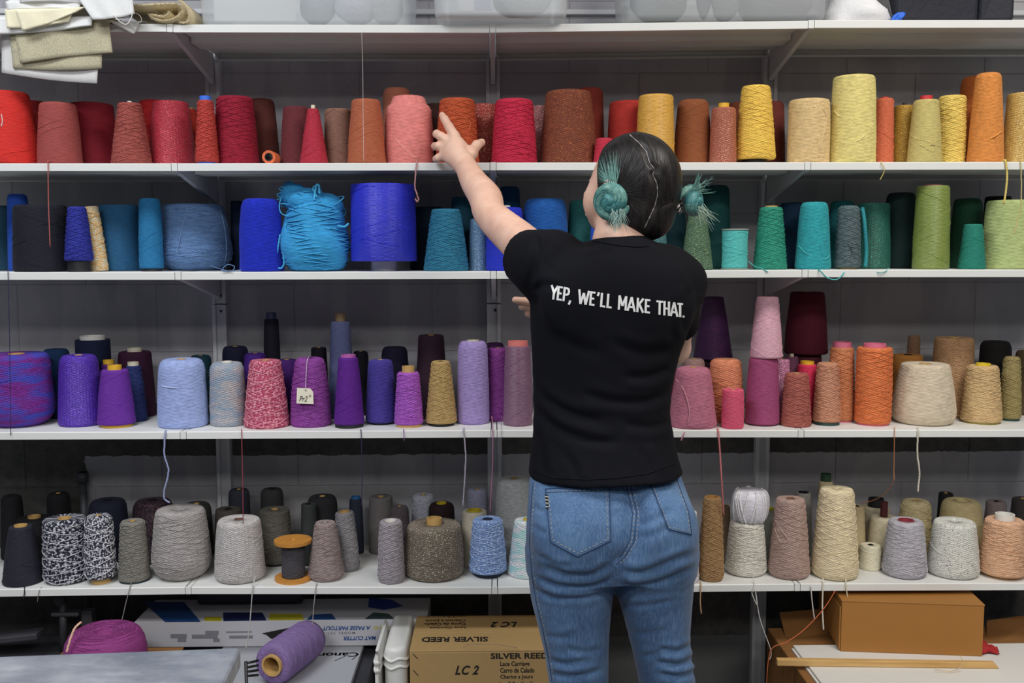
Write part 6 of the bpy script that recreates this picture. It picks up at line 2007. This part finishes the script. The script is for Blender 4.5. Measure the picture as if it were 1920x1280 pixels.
# neck opening
NK = P(1166, 450, 1.985)
tf.cone(P(1167, 452, 1.99), P(1174, 405, 2.005), .054, .062, .004, 's')
hs = (P(1273, 877, 2.0).z - P(994, 890, 2.0).z) / (P(1273, 877, 2.0).x - P(994, 890, 2.0).x)
tf.cut(P(994, 890, 2.0), Vector((hs, 0, -1)).normalized())
TV, TQ = tf.surface()
TV = relax(TV, TQ, 2, .5)
TN = normals(TV, TQ)
TV = crease(TV, TN, [
    ([(1004, 440), (1008, 470), (1000, 505), (994, 540)], .0045, 7),
    ([(1035, 446), (1024, 470), (1020, 500)], .003, 7),
    ([(1000, 545), (1020, 535), (1050, 540)], .003, 7),
    ([(1060, 448), (1100, 458), (1160, 476)], .002, 8),
    ([(1296, 540), (1285, 580), (1280, 625)], .004, 7),
    ([(1270, 560), (1262, 600), (1262, 640)], .0025, 8),
    ([(1000, 715), (1020, 745), (1070, 775), (1130, 790)], .0042, 8),
    ([(1002, 760), (1040, 800), (1100, 825), (1160, 830)], .0040, 8),
    ([(1256, 690), (1220, 705), (1170, 705)], .0036, 8),
    ([(1254, 735), (1215, 752), (1150, 752), (1090, 735)], .0036, 8),
    ([(1258, 790), (1220, 800), (1170, 795)], .0032, 8),
    ([(1150, 640), (1200, 660), (1262, 655)], .0028, 9),
    ([(1006, 810), (1014, 850), (1020, 890)], .0035, 8),
    ([(1060, 850), (1075, 875), (1080, 900)], .0022, 8), ([(1200, 840), (1215, 870), (1222, 895)], .0028, 8),
    ([(1045, 620), (1080, 650), (1130, 660)], .0018, 10),
])
shirt = put('t_shirt', TV, TQ, SHIRT)
TB = bvh_of(TV, TQ)
# neckband and hems
def rib_on(B, pts, off, r, name, m, parent, n=3):
    p = on_surface(B, pts, off, n)
    if len(p) > 2:
        MB().tube(p, r, 6).build(name, m, parent, smooth=True)
rib_on(TB, [(1112, 452), (1140, 457), (1166, 461), (1195, 463), (1216, 462)], .0006, .0016, 'neckband_seam', SHIRT, shirt)
rib_on(TB, [(997, 882), (1039, 896), (1100, 899), (1157, 896), (1215, 888), (1266, 868)], .0002, .0012, 'hem_seam', SHIRT, shirt)
# lettering across the back
# letters drawn as strokes on a 1 x 1 cell: (points, ...)
LET = {'Y': [[(0, 1), (.5, .46)], [(1, 1), (.5, .46)], [(.5, .5), (.5, 0)]],
       'E': [[(.14, 0), (.14, 1)], [(.05, .93), (1, .93)], [(.1, .5), (.85, .5)], [(.05, .07), (1, .07)]],
       'P': [[(.14, 0), (.14, 1)], [(.1, .93), (.6, .93), (.84, .86), (.9, .72), (.84, .56), (.6, .48), (.1, .48)]],
       'W': [[(.04, 1), (.26, 0)], [(.26, 0), (.5, .80)], [(.5, .80), (.74, 0)], [(.74, 0), (.96, 1)]],
       'L': [[(.14, 1), (.14, 0)], [(.05, .07), (1, .07)]],
       'M': [[(.10, 0), (.10, 1)], [(.10, 1), (.5, .30)], [(.5, .30), (.90, 1)], [(.90, 1), (.90, 0)]],
       'A': [[(.04, 0), (.5, 1)], [(.5, 1), (.96, 0)], [(.22, .30), (.78, .30)]],
       'K': [[(.12, 0), (.12, 1)], [(.95, 1), (.16, .44)], [(.36, .58), (.98, 0)]],
       'T': [[(0, .93), (1, .93)], [(.5, 1), (.5, 0)]],
       'H': [[(.12, 0), (.12, 1)], [(.88, 0), (.88, 1)], [(.1, .5), (.9, .5)]],
       ',': [[(.7, .13), (.6, .0), (.2, -.18)]], '\'': [[(.7, 1), (.6, .86), (.3, .74)]], '.': [[(.5, 0), (.5, .14)]]}
LINE = [('Y', 1031.5, 1043.5), ('E', 1044, 1053), ('P', 1055, 1066), (',', 1066, 1070), ('W', 1083, 1103), ('E', 1105, 1114.5), ('\'', 1117.5, 1122), ('L', 1125.5, 1134.5), ('L', 1137.5, 1146.5), ('M', 1158.5, 1174.5), ('A', 1176, 1190.5), ('K', 1193.5, 1206), ('E', 1209, 1218.5), ('T', 1230, 1242.5), ('H', 1244, 1255), ('A', 1256.5, 1270.5), ('T', 1269.5, 1280), ('.', 1279, 1283)]
for ch, xa, xb in LINE:
    mb = MB()
    for pts in LET[ch]:
        dense = []
        for (p, q) in zip(pts[:-1], pts[1:]):
            n = 8 if len(pts) == 2 else 3
            dense += [(p[0] + (q[0] - p[0]) * i / n, p[1] + (q[1] - p[1]) * i / n) for i in range(n)]
        dense.append(pts[-1])
        pix = []
        for u, w in dense:
            x = xa + (xb - xa) * u
            slant = .12 * (1 - (x - 1031) / 250.0)
            y = 560.2 + (x - 1031) * .1385 + 2.0 * math.sin(PI * (x - 1031) / 252) - 26.5 * w
            pix.append((x + slant * 26.5 * w, y))
        k = len(mb.v)
        for i, (x, y) in enumerate(pix):
            ax_, ay_ = pix[max(i - 1, 0)]; bx2, by2 = pix[min(i + 1, len(pix) - 1)]
            L_ = math.hypot(bx2 - ax_, by2 - ay_) or 1
            nx_, ny_ = -(by2 - ay_) / L_, (bx2 - ax_) / L_
            hw = 2.05 if abs(nx_) > .5 else 1.75
            for s_ in (-1, 1):
                loc, nrm = hit(TB, x + nx_ * hw * s_, y + ny_ * hw * s_)
                mb.v.append((loc + nrm * .0009 - FEET) if loc is not None else P(x, y, 1.88) - FEET)
        for i in range(len(pix) - 1):
            mb.f.append([k + 2 * i, k + 2 * i + 1, k + 2 * i + 3, k + 2 * i + 2])
    mb.build('letter', INK_WHITE, shirt)

# ---- body: head, neck, arms, hands, trunk and legs in one skin
yawd = R(45)
fwd = Vector((-math.sin(yawd), math.cos(yawd), 0)); side = Vector((math.cos(yawd), math.sin(yawd), 0)); up = Vector((0, 0, 1))
pit = R(14)
fwd2 = (fwd * math.cos(pit) + up * math.sin(pit)).normalized(); up2 = (up * math.cos(pit) - fwd * math.sin(pit)).normalized()
HC = P(1190, 345, 2.0)
def hp(f, s_, u):
    return HC + fwd2 * f + side * s_ + up2 * u
HROT = [[side.x, fwd2.x, up2.x], [side.y, fwd2.y, up2.y], [side.z, fwd2.z, up2.z]]
bf = Field((xat(760, 500, 2.5), 1.84, .02), (xat(1345, 600), 2.56, P(830, 195, 2.5).z), .0030)
bf.ell(HC, (.074, .094, .096), HROT, .01)
bf.ell(hp(.045, 0, -.045), (.058, .052, .070), HROT, .02)
bf.ell(hp(.046, 0, -.078), (.036, .032, .028), HROT, .02)
for s_ in (-1, 1):
    bf.ell(hp(.055, s_ * .036, -.048), (.028, .030, .034), HROT, .015)
    bf.ell(hp(.100, s_ * .030, -.012), (.014, .010, .009), HROT, .008, 's')
    bf.ell(hp(.004, s_ * .077, -.028), (.009, .019, .030), HROT, .006)
bf.cone(hp(.092, 0, -.008), hp(.112, 0, -.046), .009, .011, .010)
bf.ell(hp(.096, 0, -.074), (.022, .010, .006), HROT, .005)
bf.ell(hp(.094, 0, -.084), (.019, .010, .006), HROT, .005)
bf.cone(P(1180, 410, 2.01), P(1165, 452, 1.985), .050, .053, .02)
bf.cone(P(1165, 452, 1.985), P(1160, 490, 1.985), .053, .060, .02)
bf.loft([(r[0], r[1] + .016, r[2] - .016, r[3], r[4] - .016) for r in [prow(*q) for q in SH[3:-3]]], .02, 2.3, shear=-.10)
bf.loft([(r[0], r[1] + .014, r[2] - .014, r[3], r[4] - .014) for r in [prow(*q) for q in HIP]], .02, 2.3)
for LG in (LEGL, LEGR):
    bf.loft([(r[0], r[1] + .012, r[2] - .012, r[3], r[4] - .012) for r in [prow(*q) for q in LG]], .012, 2.2)
# near arm, raised
bf.cone(P(1050, 492, 1.985), S_L, .050, .050, .02)
# far arm, bent across the front
W_R = P(1055, 585, 2.235)
bf.chain([P(1240, 520, 1.985), S_R, E_R], [.045, .042, .037], .015)
bf.chain([E_R, P(1180, 612, 2.20), W_R], [.036, .036, .025], .012)
bf.ell(P(1030, 578, 2.235), (.042, .022, .024), None, .015)
for dy_, tip, base_ in ((0, (966, 562), (1016, 570)), (.012, (978, 575), (1018, 580)), (.02, (990, 588), (1022, 590))):
    bf.chain([P(*base_, 2.232 + dy_), P((tip[0] + base_[0]) / 2, (tip[1] + base_[1]) / 2 - 1, 2.228 + dy_), P(*tip, 2.224 + dy_)], [.0105, .0095, .0078], .004)
# raised arm and hand
af = bf
arm = smooth_path([S_L, S_L.lerp(E_L, .5) + Vector((.004, 0, -.004)), E_L, E_L.lerp(W_L, .3) + Vector((.005, 0, .004)), E_L.lerp(W_L, .66), W_L], 6)
ar = np.interp(np.linspace(0, 5, len(arm)), [0, 1, 2, 3, 4, 5], [.048, .0425, .0355, .0375, .0315, .0255])
af.chain(arm, list(ar), .002)
YH = 2.455
K = {'index': P(853, 256, 2.452), 'middle': P(840, 265, 2.458), 'ring': P(833, 278, 2.456), 'pinky': P(831, 292, 2.448)}
heel = P(866, 304, 2.405)
for nm, r in (('index', .0125), ('middle', .0125), ('ring', .012), ('pinky', .011)):
    af.cone(W_L.lerp(heel, .6), K[nm], .021, r, .012)
af.ell(P(856, 283, 2.435), (.026, .017, .028), None, .014)
FING = {'index': [K['index'], P(842, 238, 2.474), P(834, 224, 2.490), P(829, 216, 2.502)],
        'middle': [K['middle'], P(827, 256, 2.466), P(819, 251, 2.480), P(817, 252, 2.502)],
        'ring': [K['ring'], P(822, 274, 2.462), P(816, 274, 2.478), P(815, 276, 2.500)],
        'pinky': [K['pinky'], P(822, 296, 2.452), P(818, 298, 2.466), P(817, 298, 2.486)]}
RADF = {'index': (.0130, .0114, .0102, .0084), 'middle': (.0126, .0112, .0102, .0086), 'ring': (.0120, .0106, .0098, .0084), 'pinky': (.0108, .0098, .0090, .0078)}
for nm in FING:
    af.chain(FING[nm], RADF[nm], .0035)
af.chain([P(872, 300, 2.415), P(884, 287, 2.432), P(894, 272, 2.455), P(903, 267, 2.478)], [.0175, .0140, .0116, .0098], .006)
af.cone(P(884, 290, 2.432), P(858, 268, 2.445), .010, .011, .012)
BV, BQ = bf.surface()
BV = relax(BV, BQ, 1, .5)
body = put('body', BV, BQ, SKIN)
# nails on the raised hand
for nm in FING:
    a, b = FING[nm][2], FING[nm][3]
# eyes
for s_ in (-1, 1):
    e_ = MB().lathe([(0.0002, -.010)] + [(.010 * math.cos(R(a)), .010 * math.sin(R(a))) for a in range(-80, 81, 20)] + [(0.0002, .010)], 16)
    e_.build('eye', plain('eye_white', (226, 222, 216), .2), person, hp(.080, s_ * .030, -.012) - FEET, smooth=True)

# ---- hair
hf = Field(HC - Vector((.14, .14, .14)), HC + Vector((.14, .14, .14)), .0026)
hf.ell(HC, (.0805, .101, .1025), HROT, .01)
hf.ell(hp(-.035, 0, -.055), (.066, .062, .052), HROT, .02)
hf.ell(P(1195, 400, 1.975), (.048, .045, .036), None, .02)
X = hf.ax[0][:, None, None] - HC.x; Y = hf.ax[1][None, :, None] - HC.y; Z = hf.ax[2][None, None, :] - HC.z
df = X * fwd2.x + Y * fwd2.y + Z * fwd2.z; du = X * up2.x + Y * up2.y + Z * up2.z; ds = X * side.x + Y * side.y
hf.F = np.maximum(hf.F, (df - .040 - np.clip(du, -.02, .12) * .45 + np.clip(-du - .02, 0, .1) * .55).astype(np.float32))
HV, HQ = hf.surface()
HV = relax(HV, HQ, 3, .5)
HN = normals(HV, HQ)
PART = [(1180, 252), (1198, 268), (1212, 284), (1218, 305), (1228, 318), (1224, 326), (1232, 345), (1233, 365), (1228, 385), (1219, 405), (1208, 428)]
HV = crease(HV, HN, [(PART, .0035, 5)])
hair = put('hair', HV, HQ, HAIR)
HB = bvh_of(HV, HQ)
pp = on_surface(HB, PART, .0002, 2)
rg = random.Random(1)
rad = [.0014 * (.55 + .45 * math.sin(i * .9) * rg.uniform(.4, 1)) for i in range(len(pp))]
MB().tube(pp, [max(.0006, r) for r in rad], 5).build('scalp_parting', plain('scalp', (160, 150, 147), .7), hair, smooth=True)
# combed strands following the scalp towards each bun
def combed(starts, end, n, m, name, r=.0006, spread=0, seed=3, lift=.0008, jit=6):
    g = random.Random(seed); mb = MB()
    for q in range(n):
        u = q / max(n - 1, 1)
        i = min(int(u * (len(starts) - 1)), len(starts) - 2); t = u * (len(starts) - 1) - i
        s0 = (starts[i][0] + (starts[i + 1][0] - starts[i][0]) * t + g.uniform(-3, 3), starts[i][1] + (starts[i + 1][1] - starts[i][1]) * t + g.uniform(-6, jit))
        e0 = (end[0] + (u - .5) * spread + g.uniform(-2, 2), end[1] + g.uniform(-2, 2))
        bow = g.uniform(-2, 2)
        pts = []
        for j in range(13):
            t = j / 12
            p = (s0[0] + (e0[0] - s0[0]) * (t ** 1.15) + bow * math.sin(PI * t), s0[1] + (e0[1] - s0[1]) * t)
            loc, nrm = hit(HB, *p)
            if loc is not None:
                pts.append(loc + nrm * lift - FEET)
        if len(pts) > 3:
            rr_ = r * g.uniform(.7, 1.3)
            mb.tube(pts, [rr_ * min(1, .15 + 1.3 * i_ / len(pts)) for i_ in range(len(pts))], 4, caps=False)
    return mb.build(name, m, hair, kind='stuff', smooth=True)
combed([(1120, 300), (1140, 284), (1162, 288)], (1147, 340), 64, TEAL, 'teal_streaks', .0006, 20, 4, .0006, 34)
combed([(1116, 330), (1120, 312)], (1142, 342), 14, TEAL, 'teal_streaks', .0006, 10, 8)
combed([(1112, 322), (1130, 280), (1160, 262), (1185, 258), (1205, 290), (1216, 330), (1222, 380), (1205, 420)], (1152, 362), 130, HAIR, 'combed_strands', .0006, 30, 5, .0003)
combed([(1195, 262), (1225, 280), (1250, 310), (1236, 340), (1238, 380), (1225, 415)], (1262, 378), 90, HAIR, 'combed_strands', .0006, 10, 6, .0003)
# buns: coiled ropes of hair
def bun(center, axis, R0, r0, turns, m1, m2, name):
    axis = axis.normalized()
    a = axis.orthogonal().normalized(); b = axis.cross(a)
    root_ = bpy.data.objects.new(name, None); COL.objects.link(root_); root_.parent = person; root_.location = center - FEET
    n = 100
    pts = []; rad = []
    for i in range(n + 1):
        t = i / n
        an = -2 * PI * turns * t + 2.2
        rr = R0 * (1 - t ** 1.35)
        pts.append(a * (rr * math.cos(an)) + b * (rr * math.sin(an)) + axis * (.011 * t - .016 * max(0, 1 - t * 7)))
        rad.append(r0 * (.30 + .72 * min(1, t * 6)) * (1 if t < .93 else 1 - (t - .93) * 4))
    cut_ = int(n * .56)
    MB().tube(pts[:cut_ + 2], rad[:cut_ + 2], 18).build('coil', m1, root_, smooth=True)
    MB().tube(pts[cut_:], rad[cut_:], 18).build('inner_coil', m2, root_, smooth=True)
    MB().lathe([(0.0002, -r0 * .9)] + [(r0 * 1.0 * math.cos(R(q)), r0 * .9 * math.sin(R(q))) for q in range(-75, 76, 15)] + [(0.0002, r0 * .9)], 24).build('inner_knot', m2, root_, axis * .0125, smooth=True).rotation_euler = Vector((0, 0, 1)).rotation_difference(axis).to_euler()
    # fine hair lines over the coil
    g = random.Random(7); mb = MB()
    for q in range(60):
        ph = g.uniform(0, 2 * PI); sp = g.uniform(.6, 1.5)
        line = []
        st_ = g.uniform(0, .7)
        for j in range(14):
            t = st_ + .3 * j / 13
            an = -2 * PI * turns * t + 2.2
            rr = R0 * (1 - t ** 1.35)
            cen = a * (rr * math.cos(an)) + b * (rr * math.sin(an)) + axis * (.011 * t)
            rdir = a * math.cos(an) + b * math.sin(an)
            rl = r0 * (.80 + .22 * min(1, t * 4))
            tw = ph + sp * 5 * t
            line.append(cen + (rdir * math.cos(tw) + axis * math.sin(tw)) * (rl + .0002))
        mb.tube(line, .0004, 4, caps=False)
    mb.build('hair_lines', m2 if m1 is TEAL else m1, root_, kind='stuff', smooth=True)
    return root_
loc, nrm = hit(HB, 1154, 375)
ax1 = (nrm + Vector((-.1, -.6, .0))).normalized()
b1 = bun(loc + ax1 * .012, ax1, .0295, .0145, 1.7, TEAL, TEAL_D, 'hair_bun')
ax2 = Vector((.80, -.60, .05)).normalized()
b2 = bun(P(1295, 378, 1.985), ax2, .0235, .0135, 1.6, TEAL, TEAL_D, 'hair_bun')
# ties
def tie(c, axis, R0, r, m1, m2, name):
    axis = axis.normalized(); a = axis.orthogonal().normalized(); b = axis.cross(a)
    base_ = c - FEET
    for h_ in range(2):
        pts = []
        for i in range(64):
            an = 2 * PI * i / 64
            k_ = math.sin(an * 14 + h_ * PI)
            pts.append(base_ + a * math.cos(an) * (R0 + r * .6 * k_) + b * math.sin(an) * (R0 + r * .6 * k_) + axis * r * .8 * math.cos(an * 14 + h_ * PI))
        MB().tube(pts, r * .6, 6, closed=True).build(name, (m1, m2)[h_], person, smooth=True)
tie(P(1270, 374, 1.985), Vector((.93, -.3, .15)), .024, .0048, plain('tie_black', (20, 20, 22), .6), plain('tie_white', (206, 204, 198), .6), 'hair_tie')
loc2, nrm2 = hit(HB, 1148, 341)
tie(loc2 + nrm2 * .003, Vector((.1, -.3, 1)), .010, .002, plain('tie_black', (20, 20, 22), .6), plain('tie_white', (206, 204, 198), .6), 'hair_tie')
# loose wisps
def wisps(c_px, Y, dirs, n, seed, L=.03, m=TEAL):
    g = random.Random(seed); mb = MB()
    c = P(*c_px, Y) - FEET
    for q in range(n):
        d = Vector(g.choice(dirs)) + Vector((g.uniform(-.4, .4), g.uniform(-.3, .3), g.uniform(-.4, .4)))
        d.normalize()
        l_ = L * g.uniform(.5, 1.15)
        s_ = c + Vector((g.uniform(-.012, .012), g.uniform(-.008, .008), g.uniform(-.008, .008)))
        bend = Vector((g.uniform(-.5, .5), 0, g.uniform(-.6, .2))) * l_ * .35
        pts = [s_ + d * l_ * t + bend * t * t for t in [i / 7 for i in range(8)]]
        mb.tube(pts, [.00075 * (1 - .75 * i / 7) for i in range(8)], 4, caps=False)
    mb.build('loose_wisps', m, person, kind='stuff', smooth=True)
wisps((1158, 398), 1.885, [(0, 0, -1), (.25, 0, -1), (-.2, 0, -1)], 46, 2, .034, teal_mat('pale_teal_wisp', (130, 164, 158), (170, 196, 188)))
wisps((1303, 357), 1.975, [(.5, 0, 1), (.8, 0, .6), (1, 0, .3)], 34, 3, .036, TEAL)
wisps((1308, 390), 1.975, [(.7, 0, -.9), (.9, 0, -.5), (.4, 0, -1)], 34, 4, .040, teal_mat('pale_teal_wisp2', (150, 178, 164), (190, 206, 190)))
wisps((1255, 385), 1.97, [(-.4, 0, -.9), (0, 0, -1)], 12, 6, .024, teal_mat('pale_teal_wisp2b', (150, 160, 158), (190, 196, 190)))
# shoes
for (px, side_) in ((1092, -1), (1258, 1)):
    sf = Field((xat(px - 70, 1500), 1.88, -.005), (xat(px + 70, 1500), 2.30, .14), .004)
    cx = P(px, 1500, 2.03).x
    sf.cone((cx, 2.0, .05), (cx + side_ * .015, 2.19, .04), .040, .038, .02)
    sf.cone((cx, 2.0, .05), (cx, 2.02, .10), .040, .042, .02)
    sf.cut((0, 0, .0), (0, 0, -1))
    V_, Q_ = sf.surface()
    put('shoe', V_, Q_, plain('dark_canvas_shoe', (44, 44, 48), .8))
bpy.context.view_layer.update()
